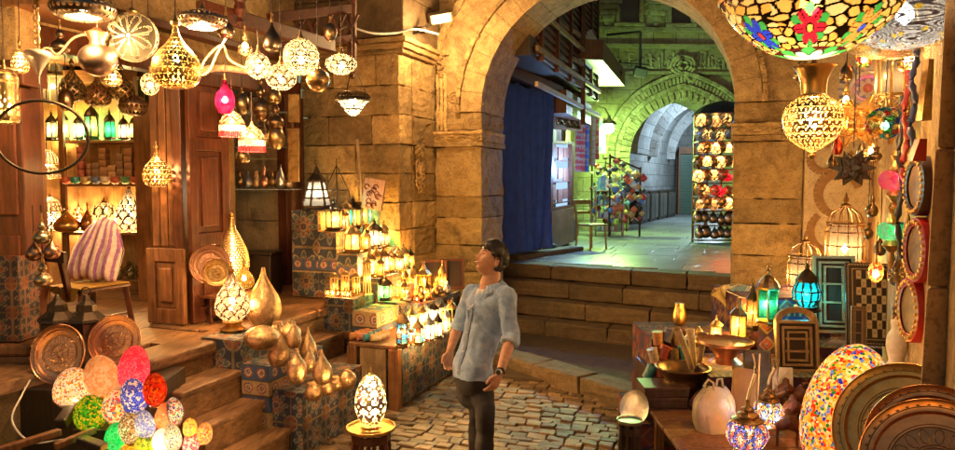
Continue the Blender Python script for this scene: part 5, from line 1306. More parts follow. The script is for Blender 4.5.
# striped cushion/bag standing on the chair
mb=MB(); n=26
def cush(i,j,s):
    u=i/n*2-1; v=j/n*2-1; w=.2*(1-.08*v*v); x=u*w*(1 -.30*max(0,v)-.08*v); z=.0+.27*(v+1); th_=.10*(max(0,1-abs(u)**3))**.5*(max(0,1-abs(v)**4))**.5
    z-= .10*u*u*(v>0)*v; z+=.012*math.sin(u*9+v*3)
    return (x+.03*v, s*th_+.012*math.sin(u*14)*s*(1-abs(v)), z)
for s in (-1,1):
    i0=len(mb.v)
    for j in range(n+1):
        for i in range(n+1):
            mb.v.append(cush(i,j,s)); k_=len(mb.v)-1; st=((i/n*7+.2*math.sin(j*.25)))%1<.5; mb.c[k_]=(.36,.14,.42) if st else (.66,.58,.62)
    for j in range(n):
        for i in range(n): a=i0+j*(n+1)+i; mb.f.append((a,a+1,a+n+2,a+n+1))
q=at(84,289,5.72)
for k_ in range(len(mb.v)): pass
# fine stripes: rebuild with denser columns
mb=MB(); nx_,nz_=90,40
for s in (-1,1):
    i0=len(mb.v)
    for j in range(nz_+1):
        for i in range(nx_+1):
            n_save=n; u=i/nx_*n; v=j/nz_*n; mb.v.append(cush(u,v,s)); mb.c[len(mb.v)-1]=(.36,.17,.42) if ((i/nx_*6.5+.15*math.sin(j*.15)))%1<.42 else (.78,.66,.62)
    for j in range(nz_):
        for i in range(nx_): a=i0+j*(nx_+1)+i; mb.f.append((a,a+1,a+nx_+2,a+nx_+1))
o=mb.build('striped_cushion','cloth',None,(q.x+.03,q.y+.10,PZ+sz+.035),(R(-8),R(6),R(4)),smooth=True); tag(o,'purple and white striped cloth bundle propped upright on the chair','cushion')
# ================================================================= GOODS ON THE SHOP SHELVES
zsh=[at(100,140,8.0).z, at(100,184,8.0).z, at(100,232,8.0).z, at(100,280,8.0).z]
G1='lit lanterns on the top shop shelf'
tp=[(52,.16,.36,CLR,'clear glass',4),(63,.17,.40,[(1,.95,.5)],'pale yellow',5),(79,.15,.34,[(.6,1,.7),(1,1,.9)],'white and mint',5),(92,.2,.48,[(.3,.8,.5),(1,.85,.4),(.5,.85,.8)],'tall green and gold',5),(110,.16,.38,[(.1,.75,.4)],'bright green',5),(124,.15,.32,WHT,'white',4),(135,.15,.34,[(1,.85,.5)],'cream',4),(147,.16,.36,[(1,.9,.6),(.4,.8,.8)],'cream and aqua',4),(158,.14,.34,AMB,'amber',3)]
for i,(px,w,h,cc,cn,wt) in enumerate(tp):
    q=at(px,140,8.18); lantern('glass_lantern',f'{cn} lantern on the top shelf inside the shop',(q.x,8.18,zsh[0]+.002),w,h,6,cc,wt*2.2,(1,.75,.4),G1,'dome','iron',.85,i*.3)
hang(53,82,0.1+18,44,7.7,'cyl',pat_panes(6,3,[(1,.95,.6)],w=.08),'pendant_lamp','yellow panelled lantern hanging behind the dark drops at the left of the shop opening',watts=8,top=60,n=30,seg=60)
hang(146,86,16,36,7.7,'cyl',pat_panes(6,3,[(1,.85,.5),(.5,.8,.5)],w=.08),'pendant_lamp','yellow and green panelled lantern hanging at the right of the shop opening',watts=8,top=60,n=30,seg=60)
random.seed(5)
x=78
cnt=0
while x<152:     # columns of stacked inlaid boxes on the second shelf
    w=random.uniform(6.5,9); nst=random.randint(3,5); q=at(x+w/2,184,8.12); z=zsh[1]+.002; k=8.12/FPX
    rnd=random.random()<.5; colr=random.choice(((.10,.05,.03),(.16,.07,.03),(.22,.12,.06),(.05,.08,.07),(.2,.04,.03)))
    for s in range(nst):
        h=random.uniform(.065,.10); mb=MB(); r_=w*k*.46
        if rnd: mb.lathe([(r_,0),(r_*1.0,h*.6),(r_*1.06,h*.62),(r_*.95,h-.004)],20,col=colr)
        else: mb.box(-r_,r_,-r_,r_,0,h-.004,col=colr)
        for v_ in list(mb.c): 
            if mb.v[v_][2]>h*.3: mb.c[v_]=tuple(min(1,c_*1.9+.05) for c_ in colr)
        o=mb.build('inlaid_box','paint',None,(q.x,q.y,z),(0,0,random.uniform(-.2,.2)),bevel=.003); z+=h+.001
        tag(o,f'{"round" if rnd else "square"} inlaid box, {("bottom","second","third","fourth","top")[s]} of the {ORD[min(cnt,11)]} stack on the middle shop shelf','box','stacked inlaid boxes on the middle shop shelf')
    x+=w+.6; cnt+=1
CB=[(.5,.1,.05),(.05,.3,.3),(.5,.35,.15),(.1,.15,.3),(.6,.5,.4),(.4,.08,.05),(.1,.3,.15)]
for i in range(9):
    q=at(72+i*9.8,184,7.9); mb=MB(); mb.lathe([(.025,0),(.05,.02),(.052,.055),(.045,.08),(.04,.078),(.045,.05),(.01,.02)],18); o=mb.build('painted_bowl',plain('bowl_%d'%i,CB[i%7],.35),None,(q.x,7.78,zsh[1]+.002),smooth=True)
    tag(o,('red','teal','tan','navy','cream','crimson','green')[i%7]+f' little painted bowl, {ORD[i]} along the front of the middle shop shelf','bowl','little painted bowls along the middle shelf')
# third shelf lamps
def shelf_lamp(px,w,h,z,kd,pat,lb,wt,Y=8.1,mat='shell'):
    q=at(px,200,Y); k=Y/FPX; mat='shell_glow' if getattr(pat,'glow',0) else mat; wt=wt*2; t=thing('table_lamp',lb,'lamp',(q.x,Y,z+.002),0); W=w*k; HH=h*k
    mb=MB(); mb.lathe(profile(kd,W,HH),56,n=40,pat=pat); mb.build('shade',mat,t,(0,0,HH/2),smooth=True); mb=MB(); mb.lathe([(W*.08,HH-.01),(W*.1,HH),(.003,HH+.05)],10); mb.build('finial','brass_old',t)
    if wt: lamp((0,0,HH*.35),wt,WARM,t); b=MB(); b.lathe([(.001,-.03),(.026,0),(.001,.035)],10); b.build('bulb','bulb_white',t,(0,0,HH*.35))
shelf_lamp(104,24,30,zsh[2],'globe',pat_scallop(8,5,(1,.85,.55)),'round scalloped glass lamp on the third shop shelf',9)
shelf_lamp(129,27,46,zsh[2],'tall_drop',pat_scallop(8,8,(1,.95,.85)),'tall white scalloped teardrop lamp on the third shop shelf',10)
shelf_lamp(157,26,34,zsh[2],'drop',pat_scallop(8,7,(1,.85,.35)),'yellow scalloped teardrop lamp at the right of the third shop shelf',9)
shelf_lamp(141,10,16,zsh[2],'drop',pat_solid((.45,.2,.1)),'little dark copper pot between the white and yellow scalloped lamps',0,Y=7.9)
shelf_lamp(66,24,24,zsh[2],'drop',pat_solid((.7,.42,.15)),'shiny gold onion pot at the left of the third shop shelf',0,Y=7.9)
shelf_lamp(87,14,26,zsh[2],'drop',pat_solid((.5,.24,.12)),'reddish copper teardrop pot left of the round scalloped lamp',0,Y=8.0)
shelf_lamp(50,18,34,zsh[2],'tall_drop',pat_scallop(7,7,(1,.9,.8)),'slender white scalloped lamp at the dark left end of the third shop shelf',8)
shelf_lamp(78,13,24,zsh[2],'egg',pat_pierced(8,6,(.6,.4,.2),.3,(1,.8,.5),1),'little pierced egg lamp behind the gold onion pot',5,Y=8.2)
# crystal tiers left side of opening
for i,(py,w) in enumerate(((158,20),(172,24),(205,26))):
    q=at(47,py,6.0); k=6.0/FPX; t=thing('crystal_lamp',('upper','middle','lower')[i]+' of three tiers of cut glass lampshades at the left of the shop opening','lamp',q,0,'tiers of cut glass at the left of the opening')
    mb=MB(); mb.lathe([(w*k*.5,-.05),(w*k*.46,.0),(w*k*.3,.05),(w*k*.1,.07)],36,n=14,pat=pat_panes(18,4,[(1,.85,.65)],(.4,.3,.2),.12)); mb.build('shade','shell',t,smooth=True)
    mb=MB(); mb.lathe([(w*k*.5,-.055),(w*k*.52,-.045)],30,cap=False); mb.build('rim','brass',t); mb=MB(); mb.tube([(0,0,.07),(0,0,.25)],.004,4); mb.build('cord','rope',t); lamp((0,0,-.0),6,WARM,t)
# small pierced pieces on the lowest shelf
for i in range(8):
    q=at(122+i*5.4,280,8.1); mb=MB(); h=.17+.03*(i%2); mb.lathe(profile('egg',.10,h),20,n=16,pat=pat_pierced(6,4,(.4,.36,.25),.3,(.9,.8,.5),3)); o=mb.build('metal_egg','shell',None,(q.x,8.05+.1*(i%2),zsh[3]+h/2+.002),smooth=True)
    tag(o,f'small grey pierced metal egg, {ORD[i]} from the left on the lowest shop shelf','egg','grey metal eggs on the lowest shelf')
# niche vases
for s,py in enumerate((147,189)):
    for i in range(7):
        q=at(240+i*8.2,py,8.68); h=.30 if i in (3,5) else .22; w_=.12; mb=MB(); mb.lathe(profile(('vase','gourd','urn','vase','bowl','gourd','urn')[(i+s*2)%7],w_*(1.1 if i%2 else .9),h),22,n=20); o=mb.build('vase',('copper','brass_old','silver','gold')[(i+s)%4],None,(q.x,8.68,q.z+h/2+.003),smooth=True)
        tag(o,f'{("copper","old brass","silvery","gold")[(i+s)%4]} vessel, {ORD[i]} from the left on the {("upper","lower")[s]} glass shelf of the niche','vase','metal vases on the glass shelves')
q=at(262,290,8.2); t=thing('chest','dark square wooden chest standing below the niche shelves','chest',(q.x,8.15,PZ),-.15); mb=MB(); mb.box(-.2,.2,-.15,.15,0,.46); mb.build('body','wood_black',t,bevel=.01); mb=MB(); mb.box(-.22,.22,-.17,.17,.463,.50); mb.build('lid','wood_black',t,bevel=.01)
# carved boards by the jamb
for i,(py) in enumerate((108,142,168)):
    q=at(294,py,8.45); tag(MB().box(-.07,.07,-.02,.02,-.17,.17).build('carved_board','brass_old',None,q,bevel=.01),('upper','middle','lower')[i]+' of three tall dull gold boards fixed by the jamb of the niche','board','gold boards by the niche jamb')
# ================================================================= RIGHT SIDE STALL
st = thing('goods_stand','tiered stand covered in red and purple kilim cloth below the arch pier','stand',(0,0,0))
kr=lambda x,z: kilim(x,z)*.55
kp=lambda x,z: kilim(x,z,(.06,.025,.11),(.10,.02,.06))*.6
cloth_box('cloth_tier',1.22,1.75,5.15,5.95,.0,.34,kr,st,fr=I3,faces='setw',res=.012)
cloth_box('cloth_tier',1.50,2.35,5.96,6.7,.0,.80,kr,st,fr=I3,faces='setw',res=.012)
cloth_box('cloth_tier',1.76,2.62,5.2,5.955,.0,.68,kp,st,fr=I3,faces='setw',res=.012)
cloth_box('cloth_tier',2.36,3.6,6.2,7.0,.0,1.12,kp,st,fr=I3,faces='setw',res=.012)
cloth_box('cloth_tier',2.63,3.4,5.55,6.195,.0,.82,kp,st,fr=I3,faces='setw',res=.012)
pt = thing('plank_table','low worn plank table in the right foreground carrying bags and lamps','table',(0,0,0))
mb=MB()
for i in range(5): mb.box(1.30,2.9,4.25+i*.185,4.25+i*.185+.18,.40,.435,.003)
mb.build('table_top','wood_pale' if 0 else 'wood_brown',pt,bevel=.006)
for (x,y) in ((1.35,4.3),(2.8,4.3),(1.35,5.1),(2.8,5.1)):
    mb=MB(); mb.box(x-.03,x+.03,y-.03,y+.03,0,.399); mb.build('leg','wood_brown',pt)
# ---- big stained glass shade
def pat_tiffany(U,V):
    n=len(U); t=U*2*PI; r=1-V; # V 0 at bottom centre .. 1 rim
    X=(U*12); c=np.tile(np.array((1,.62,.22)),(n,1)); lead=(.02,.012,.01)
    d1,e,h=vor(U*30,V*11,jit=.9); pal=np.array([(1,.52,.12),(1,.60,.2),(1,.44,.08),(1,.66,.28)]); c=pal[(h*4).astype(int)%4]; ld=e<.19
    F=7; k=np.floor(U*F); x=((U*F)%1-.5)*2*PI/F*1.5; y=(V-.53)*1.75; 
    rr=np.hypot(x,y); a=np.arctan2(y,x); ps=np.abs(np.sin(3*a+PI/2*0)); 
    pet=.38*(.42+.58*np.abs(np.cos(3*a))); inp=rr<pet
    fc=np.array([(.85,.02,.05),(.95,.38,.08),(.03,.06,.75),(.85,.02,.05),(.95,.38,.08),(.85,.02,.05),(.03,.06,.75)])[k.astype(int)%7]; cc=np.array([(1,.55,.12),(.05,.1,.8),(.9,.05,.05),(1,.55,.12),(.05,.1,.8),(1,.55,.12),(.9,.05,.05)])[k.astype(int)%7]
    leaf=(rr<.44*(.35+.65*np.abs(np.sin(3*a))))&(~inp)&(rr>.17)
    c=np.where(leaf[:,None],np.array((.06,.42,.08))[None,:],c); c=np.where(inp[:,None],fc,c); ld=np.where(leaf|inp,False,ld)
    ld=ld|((np.abs(rr-pet)<.012)&(rr<.42))|(leaf&(np.abs(rr-.44*(.35+.65*np.abs(np.sin(3*a))))<.014))
    ld=ld|(inp&(np.abs(((a*3/PI)%1)-.5)>.47)&(rr>.07))
    c=np.where((rr<.085)[:,None],cc,c); ld=ld|(np.abs(rr-.085)<.01)
    # dark scalloped border at the rim, white/green daisy at the bottom
    sc_=np.abs(np.sin(U*26*PI)); brd=V>.985-.09*sc_; c=np.where(brd[:,None],np.array((.12,.03,.02))[None,:],c); ld=ld|(np.abs(V-.985+.09*sc_)<.008)
    bt=V<.30; dz=V/.30; pw=np.abs(np.cos(U*8*PI)); c=np.where(bt[:,None],np.array((.10,.015,.01))[None,:],c)
    wp=bt&(dz<.35+.45*pw); c=np.where(wp[:,None],np.array((1,.93,.75))[None,:],c); gp=bt&(~wp)&(dz<.5+.5*np.abs(np.sin(U*8*PI)))&(dz>.4); c=np.where(gp[:,None],np.array((.08,.5,.1))[None,:],c)
    ld=np.where(bt,False,ld)|(bt&(np.abs(dz-.35-.45*pw)<.05))
    c=sel(ld,lead,c); return stack(c,(~ld)*1.0,ld*0.0,np.zeros(n))
def pendant_bowl(px,cy,Y,R_,Hh,pat,label,watts,mat='shell_bowl',rim='brass_old',seg=300,n=130,rz=0.0):
    c=at(px,cy,Y); t=thing('pendant_lamp',label,'lamp',c,rz)
    pr=[(.002,-Hh),(R_*.2,-Hh*.985),(R_*.45,-Hh*.86),(R_*.7,-Hh*.6),(R_*.88,-Hh*.3),(R_,0)]
    mb=MB(); mb.lathe(pr,seg,n=n,pat=pat); mb.build('shade',mat,t,smooth=True)
    mb=MB(); mb.lathe([(R_*.995,-.008),(R_*1.015,0),(R_,.01),(R_*.985,0)],64,cap=False); mb.build('rim',rim,t,smooth=True)
    mb=MB()
    for a in range(3): mb.tube([(R_*math.cos(a*2.094+.5),R_*math.sin(a*2.094+.5),0),(0,0,.7)],.005,5)
    mb.build('chain','bronze',t); lamp((0,0,-Hh*.1),watts,(1,.75,.45),t,.04); b=MB(); b.lathe([(.001,-.04),(.035,-.01),(.03,.03),(.001,.06)],12); b.build('bulb','bulb_white',t,(0,0,-Hh*.1),smooth=True); return t
pendant_bowl(812,-3,2.2,.272,.185,pat_tiffany,'huge stained glass bowl lamp with red and blue flowers at the top right',7,rz=R(-90-52))
def pat_wavy(U,V):
    a=np.sin(U*34*PI+4*np.sin(V*22)+3*np.sin(U*10*PI)); ln=np.abs(a)<.6; c=sel(ln,(.05,.06,.12),(.75,.82,1.0)); h_=vor(U*14,V*3)[0]<.13; c=sel(h_,(1,.75,.1),c); return stack(c,((~ln)|h_)*1.0,ln*0.0,np.zeros(len(U)))
pendant_bowl(905,12,3.0,.27,.15,pat_wavy,'blue and white swirled glass bowl lamp behind the stained glass one',2,seg=220,n=90)
t=pendant_bowl(893,38,3.6,.26,.10,pat_pierced(40,8,(.5,.33,.13),.3,(1,.8,.45),1),'wide shallow pierced brass bowl lamp under the swirled blue one',8,mat='shell',seg=220,n=60)
# pierced brass urn lamp
t=hang(813,113,56,92,3.6,'urn',pat_pierced(20,17,(.62,.40,.15),.42,(1,.8,.4),1,(.06,.72)),'pendant_lamp','big pierced gold urn lamp with a flared neck hanging below the stained glass bowl',watts=18,n=90,seg=170,lz=-.12,top=50)
m=MB(); m.lathe([(.07,.21),(.075,.225),(.07,.24)],30); m.build('lip','brass',t,smooth=True)
# tall white lantern with brass lattice
p=at(891,118,4.3); t=thing('pendant_lantern','tall white glass lantern with brass lattice hanging beside the right pier','lantern',p,.2)
k=4.3/FPX; mb=MB(); mb.lathe([(.085,0),(.09,.02),(.09,.17),(.085,.37),(.06,.39)],8,n=20,pat=pat_solid((1,.95,.85),1,0)); mb.build('glass','shell_milk',t)
mb=MB()
for a in range(8):
    x_,y_=.093*math.cos(a*PI/4),.093*math.sin(a*PI/4); mb.bar((x_,y_,-.01),(x_*.96,y_*.96,.38),.010)
    a2=(a+1)*PI/4; x2,y2=.093*math.cos(a2),.093*math.sin(a2)
    for q in range(3): mb.bar((x_,y_,.0+q*.045),(x2,y2,.045+q*.045),.006); mb.bar((x2,y2,.0+q*.045),(x_,y_,.045+q*.045),.006)
    for zz in (0,.14,.37): mb.bar((x_,y_,zz),(x2,y2,zz),.012)
mb.lathe([(.10,.38),(.11,.395),(.06,.44),(.02,.5)],8); mb.lathe([(.1,-.02),(.04,-.08),(.01,-.16)],8); mb.build('frame','brass',t); mb=MB(); mb.tube([(0,0,.5),(0,0,1.1)],.005,5); mb.build('chain','iron',t); lamp((0,0,.22),3,WARM,t,.03)
hang(885,123,35,32,3.9,'globe',pat_mosaic(13,8,[(.5,.05,.03),(.05,.25,.08),(.04,.08,.35),(.8,.35,.05),(.03,.2,.25),(.7,.6,.2)],(.02,.02,.02),.12,.9),'pendant_lamp','round dark multicoloured mosaic ball lamp below the tall white lantern',watts=1.5,n=60,seg=110)
# brass star lantern (faceted)
def star(px,py,Y,r,label,m,gm,w,spk=12,sq=1.0):
    c=at(px,py,Y); t=thing('star_lantern',label,'lantern',c,.4); mb=MB(); g=MB()
    dirs=[]; gold=(1+5**.5)/2
    for a_ in (-1,1):
        for b_ in (-gold,gold): dirs += [Vector((0,a_,b_)).normalized(),Vector((a_,b_,0)).normalized(),Vector((b_,0,a_)).normalized()]
    if spk>12:
        for a_ in (-1,1):
            for b_ in (-1,1):
                for c_ in (-1,1): dirs.append(Vector((a_,b_,c_)).normalized())
    for d in dirs:
        u=d.orthogonal().normalized(); v_=d.cross(u); b0=[d*r*.42+(u*math.cos(q*PI/2)+v_*math.sin(q*PI/2))*r*.30 for q in range(4)]; tip=d*r
        for q in range(4): g.poly([b0[q],b0[(q+1)%4],tip]); mb.bar(b0[q]*1.01,tip*1.01,.006); mb.bar(b0[q]*1.01,b0[(q+1)%4]*1.01,.006)
    g.build('panes',gm,t); mb.build('frame',m,t)
    mb=MB(); mb.tube([(0,0,r),(0,0,r+.5)],.004,5); mb.build('cord','rope',t)
    if w: lamp((0,0,0),w,WARM,t,.02)
M['glass_dark']=glass('smoky_glass',(.10,.10,.11),.6)
M['glass_amber']=glass('honey_glass',(.6,.42,.2),.25)
star(858,122,4.6,.19,'clear honey glass star lantern behind the urn lamp','brass','glass_amber',1.5)
star(853,168,4.4,.125,'small dark smoky glass star lantern below the honey coloured one','iron','glass_dark',0,20)
for i,(px,py,Y) in enumerate(((838,142,4.9),(862,148,4.8))):   # hanging dried pods / tassels
    hang(px,py,9,26,Y,'drop',pat_solid(((.5,.06,.03),(.35,.3,.25))[i]),'tassel',('red','grey')[i]+' tassel hanging between the star lanterns','tassel',watts=0,top=110,n=16,seg=14)
# blue plate on the wall
c=at(868,88,5.6); t=thing('painted_plate','blue and white painted plate hung behind the tall white lantern','plate',c,0); t.rotation_euler=(R(90),0,R(-30))
def pat_plate(U,V):
    r=V; tt=U*2*PI; c=np.tile(np.array((.6,.6,.55)),(len(U),1)); c=sel(r>.62,(.12,.16,.3),c); c=sel((r>.66)&(np.abs(np.sin(tt*10))>.5),(.5,.5,.45),c); c=sel((r<.5)&(r>.22+.15*np.abs(np.cos(tt*4))),(.05,.12,.5),c); c=sel(r<.15,(.4,.1,.06),c); return stack(c,r*0,r*0,r*0)
mb=MB(); mb.lathe([(.001,0),(.10,0),(.17,.015),(.21,.035)],90,n=40,pat=pat_plate,cap=False); mb.build('dish',M.setdefault('ceramic',vcol('glazed_ceramic',.15,bump=.02)),t,smooth=True)
# pink and green sideways lamps
def capsule(px,py,Y,w,h,cols,lb,col,wt):
    c=at(px,py,Y); k=Y/FPX; L_=w*k; r_=h*k/2; t=thing('wall_lamp',lb,'lamp',c,R(-8))
    mb=MB(); mb.lathe([(.002,-L_*.5),(r_*.7,-L_*.4),(r_,-L_*.2),(r_,L_*.38),(r_*.8,L_*.5)],56,n=44,pat=pat_mosaic(26,18,cols,(.9,.7,.6),.12,1,.6)); mb.build('shade','shell_milk',t,smooth=True,rot=(0,R(90),0))
    mb=MB(); mb.lathe([(.03,-.02),(r_*.6,0),(r_*.45,.02),(.02,.05),(.03,.08),(.01,.11)],16); mb.build('crown','brass',t,(0,0,r_)); mb=MB(); mb.lathe([(.008,-.16),(.02,-.12),(.015,-.07),(.05,-.03),(.03,0)],16); mb.build('drop','brass_old',t,(0,0,-r_))
    mb=MB(); mb.bar((L_*.5,0,0),(L_*.5+.25,.1,0),.02); mb.build('arm','iron',t)
    lamp((-L_*.1,0,0),wt,col,t,.02); return t
capsule(896,180,3.9,33,20,[(1,.05,.2),(.9,.02,.12),(1,.3,.1),(.8,.1,.35)],'glowing pink speckled glass lamp lying sideways by the right pier',(1,.35,.35),1.3)
capsule(892,231,3.9,29,18,[(.1,.8,.3),(.2,.9,.45),(.9,.35,.35),(.1,.7,.3)],'glowing green speckled glass lamp lying sideways below the pink one',(.3,1,.45),1.2)
# domed lanterns on the right
def dome_lantern(px,py,Y,w,h,cols,lb,wt,col=WARM,style='bulge',n=10,met='bronze',mat='shell',hang_=False,bands=1):
    c=at(px,py,Y); k=Y/FPX; t=lantern('domed_lantern',lb,c,w*k,h*k,n,cols,wt,col,None,style,met,.9,.2,bands,mat); return t,c
HG=[(1,.72,.4),(1,.8,.5)]
def cage(px,py,Y,w,h,lb,wt):
    c=at(px,py,Y); k=Y/FPX; W=w*k/2; HH=h*k; t=thing('cage_lantern',lb,'lantern',c,.2)
    g=MB(); g.lathe([(W*.8,.0),(W*.85,HH*.08),(W*.8,HH*.5),(W*.6,HH*.58)],12,n=8,pat=pat_solid((1,.75,.45),1,0)); g.build('glass','shell',t)
    mb=MB(); N_=12
    for a in range(N_):
        A_=2*PI*a/N_; P_=lambda r,z: (r*math.cos(A_),r*math.sin(A_),z)
        mb.tube([P_(W*.95,0),P_(W,HH*.1),P_(W,HH*.48),P_(W*.9,HH*.55),P_(W*.95,HH*.6),P_(W*.75,HH*.72),P_(W*.35,HH*.79),P_(.01,HH*.81)],.005,5)
    for r,z in ((.95,0),(1,.1),(1,.3),(1,.48),(.92,.56),(.95,.6)): mb.tube([(W*r*math.cos(2*PI*i/30),W*r*math.sin(2*PI*i/30),HH*z) for i in range(30)],.006,5,close=True)
    mb.build('cage','bronze',t); mb=MB(); mb.lathe([(W*.2,HH*.79),(W*.28,HH*.83),(W*.08,HH*.86),(W*.14,HH*.9),(.003,HH*1.0)],14); mb.build('finial','bronze',t); mb=MB(); mb.lathe([(W*.5,-HH*.05),(W*1.0,-.0),(W*1.0,.01)],20); mb.build('base','bronze',t)
    lamp((0,0,HH*.25),wt,(1,.7,.38),t,.04); b=MB(); b.lathe([(.001,-.04),(.03,0),(.001,.05)],10); b.build('bulb','bulb_white',t,(0,0,HH*.25)); return t
cage(844,268,6.5,36,76,'largest domed cage lantern glowing peach in front of the mural wall',20)
cage(804,292,6.7,32,62,'second domed cage lantern glowing amber behind the turquoise one',14)
dome_lantern(806,311,5.6,28,52,[(.05,.75,.85),(.1,.85,.9)],'bulbous turquoise glass lantern with iron bands',8,(.4,.95,1),met='iron')
dome_lantern(767,324,5.9,25,62,[(.1,.6,.35),(.2,.75,.45)],'six sided green glass lantern with a tall ring handle left of the turquoise one',5,(.5,1,.6),'cyl',6,'bronze')
dome_lantern(738,340,5.7,21,44,[(1,.75,.25),(1,.85,.4)],'yellow glass lantern with a pointed roof on the round brass tray table',9,(1,.75,.35),'pyramid',6,'bronze')
dome_lantern(752,330,6.1,16,52,[(1,.7,.3)],'slim amber lantern close behind the yellow one on the tray table',7,(1,.7,.3),'pyramid',6,'iron')
dome_lantern(716,342,5.9,15,28,[(1,.8,.4)],'little brass caged lantern at the left of the tray table',5,(1,.7,.35),'dome',6,'brass')
# round brass tray table & copper stand
t=thing('tray_table','round copper tray table carrying small lanterns below the arch pier','table',(0,0,0)); p=gz(728,344,.96)
mb=MB(); mb.lathe([(.001,.93),(.17,.93),(.20,.945),(.20,.965),(.185,.955),(.001,.955)],40,c=(p.x+.02,p.y+.1,0)); mb.build('tray','copper',t,smooth=True); mb=MB(); mb.lathe([(.12,.80),(.07,.84),(.13,.93)],24,c=(p.x+.02,p.y+.1,0)); mb.build('foot','copper',t,smooth=True)
# parchment cone lamps on the pier base
mb=MB()
t=thing('paper_flowers','bunch of glowing cream paper cones leaning on the foot of the arch pier','decoration',at(735,300,6.6))
for i in range(9):
    a=i*.5-2; mb=MB(); b0=Vector((.012*i-.05,0,-.1)); tip=b0+Vector((.16*math.sin(a*.6)-.09,-.05*math.cos(i),.26+.05*math.cos(i*2))); d=(tip-b0).normalized(); u=d.orthogonal().normalized(); v_=d.cross(u)
    pr=[(.006,0),(.012,.1),(.026,.2),(.042,.25)]
    i0=0
    for r_,z_ in pr:
        for q in range(10): an=2*PI*q/10; mb.v.append(tuple(b0+d*z_+(u*math.cos(an)+v_*math.sin(an))*r_*(1+.15*math.sin(an*3))))
    for k_ in range(3):
        for q in range(10): mb.f.append((k_*10+q,k_*10+(q+1)%10,(k_+1)*10+(q+1)%10,(k_+1)*10+q))
    mb.build('cone',M.setdefault('parch',plain('parchment',(.62,.45,.24),.7)),t,smooth=True)
lamp((0,-.12,-.05),3,WARM,t)
# glass dishes/metal left
for i,(px,py,w,h,kd,mt,lb,cat) in enumerate(((705,352,16,22,'gourd','brass','shiny brass flask in front of the paper cones','flask'),(694,352,12,18,'urn','silver','little silver urn left of the shiny brass flask','urn'),(684,330,14,24,'bowl','brass','brass cup standing up behind the rolled parchments','cup'),(722,356,14,16,'bowl','copper','small copper bowl under the tray table','bowl'))):
    p=gz(px,py,.80); k=p.y/FPX; mb=MB(); mb.lathe(profile(kd,w*k,h*k),24,n=20); o=mb.build(cat,mt,None,(p.x,p.y+.15,.803+h*k/2),smooth=True); tag(o,lb,cat)
# copper urn with rolled parchments
p=gz(694,388,.53); t=thing('copper_urn','wide flared copper urn holding rolled pale straw hats beside the boxes','urn',(1.62,5.45,.343)); mb=MB(); mb.lathe([(.09,0),(.10,.02),(.05,.06),(.07,.10),(.13,.2),(.15,.28),(.21,.34),(.215,.355),(.19,.35),(.13,.28),(.02,.26)],32,n=30); mb.build('body','bronze',t,smooth=True)
for i in range(3):
    c=at(689+i*6,345+3*(i%3),5.50+.05*i); mb=MB(); mb.tube([(.0,0,-.2),(0.02*(i-2),0,0),(.04*(i-2),0,.14)],[.022,.026,.03],10); mb.lathe([(.028,.13),(.034,.15),(.03,.155),(.01,.14)],12,c=(.04*(i-2),0,0)); o=mb.build('parchment_roll','parch' if i%2 else 'wood_pale',None,c,(0,R(8*(i-1)),0),smooth=True); tag(o,f'rolled pale straw mat, {ORD[i]} from the left standing in the copper urn','roll','rolls standing in the copper urn')
# stacked dark boxes & blue box
for i,(w,d,h,z) in enumerate(((.38,.28,.085,.343),(.33,.25,.085,.430),(.34,.26,.075,.517))):
    mb=MB(); mb.box(-w/2,w/2,-d/2,d/2,0,h*.62); mb.box(-w/2-.004,w/2+.004,-d/2-.004,d/2+.004,h*.64,h); o=mb.build('wooden_box',M.setdefault('box_dark',wood('box_dark',(.03,.015,.012),(.10,.05,.04),rough=.35)),None,(1.44,5.36,z),(0,0,-.15+.08*i),bevel=.004); tag(o,('bottom','middle','top')[i]+' of three dark flat wooden boxes stacked beside the copper urn','box','dark boxes stacked beside the copper urn')
    mb=MB(); 
mb=MB(); mb.patch((-.09,-.07,0),(.09,-.07,0),(-.09,-.07,.07),.006,lambda x,z: sel(((x/.03+z/.03)%1<.5),(.03,.08,.3),(.6,.6,.6))); mb.patch((-.09,-.07,.07),(.09,-.07,.07),(-.09,.07,.07),.008,lambda x,z: sel(vor(x*30,z*30)[1]<.2,(.5,.45,.4),(.35,.1,.08))); mb.patch((.09,-.07,0),(.09,.07,0),(.09,-.07,.07),.006,lambda x,z: sel(((x/.03+z/.03)%1<.5),(.03,.08,.3),(.6,.6,.6)))
tag(mb.build('painted_box','paint',None,at(657,398,5.5),(0,0,-.1)),'small blue and white painted box behind the stack of dark boxes','box')
# little painted pots left cluster
pc=[(.05,.25,.28),(.5,.12,.05),(.45,.33,.2),(.04,.06,.08),(.5,.4,.3),(.35,.05,.03),(.2,.12,.05),(.06,.3,.3),(.45,.2,.08),(.1,.1,.2),(.5,.3,.12),(.3,.08,.04)]
pn=['teal','rust','sand','black','cream','dark red','brown','sea green','orange','navy','ochre','maroon']
for i in range(12):
    px=650+(i%4)*10+(i//4)*4; py=372-(i//4)*17-(i%2)*3; Y=5.75+.1*(i//4); c=at(px,py,Y); r_=.045; mb=MB()
    mb.tube([(-.05,0,0),(.05,0,0)],r_,14); 
    for q in (-.052,.052): mb.tube([(q-.004,0,0),(q+.004,0,0)],r_*1.06,14)
    for q in (-.02,.02): mb.tube([(q-.004,0,0),(q+.004,0,0)],r_*1.02,14,col=None)
    o=mb.build('drum',plain('drumcol_%d'%i,pc[i],.45,noise=.6,scale=35),None,(c.x,c.y,c.z),(R(random.uniform(-20,20)),R(90+random.uniform(-25,25)),0),smooth=True); tag(o,f'{pn[i]} painted drum in the little pile left of the rolled parchments','drum','painted drums piled on the kilim')
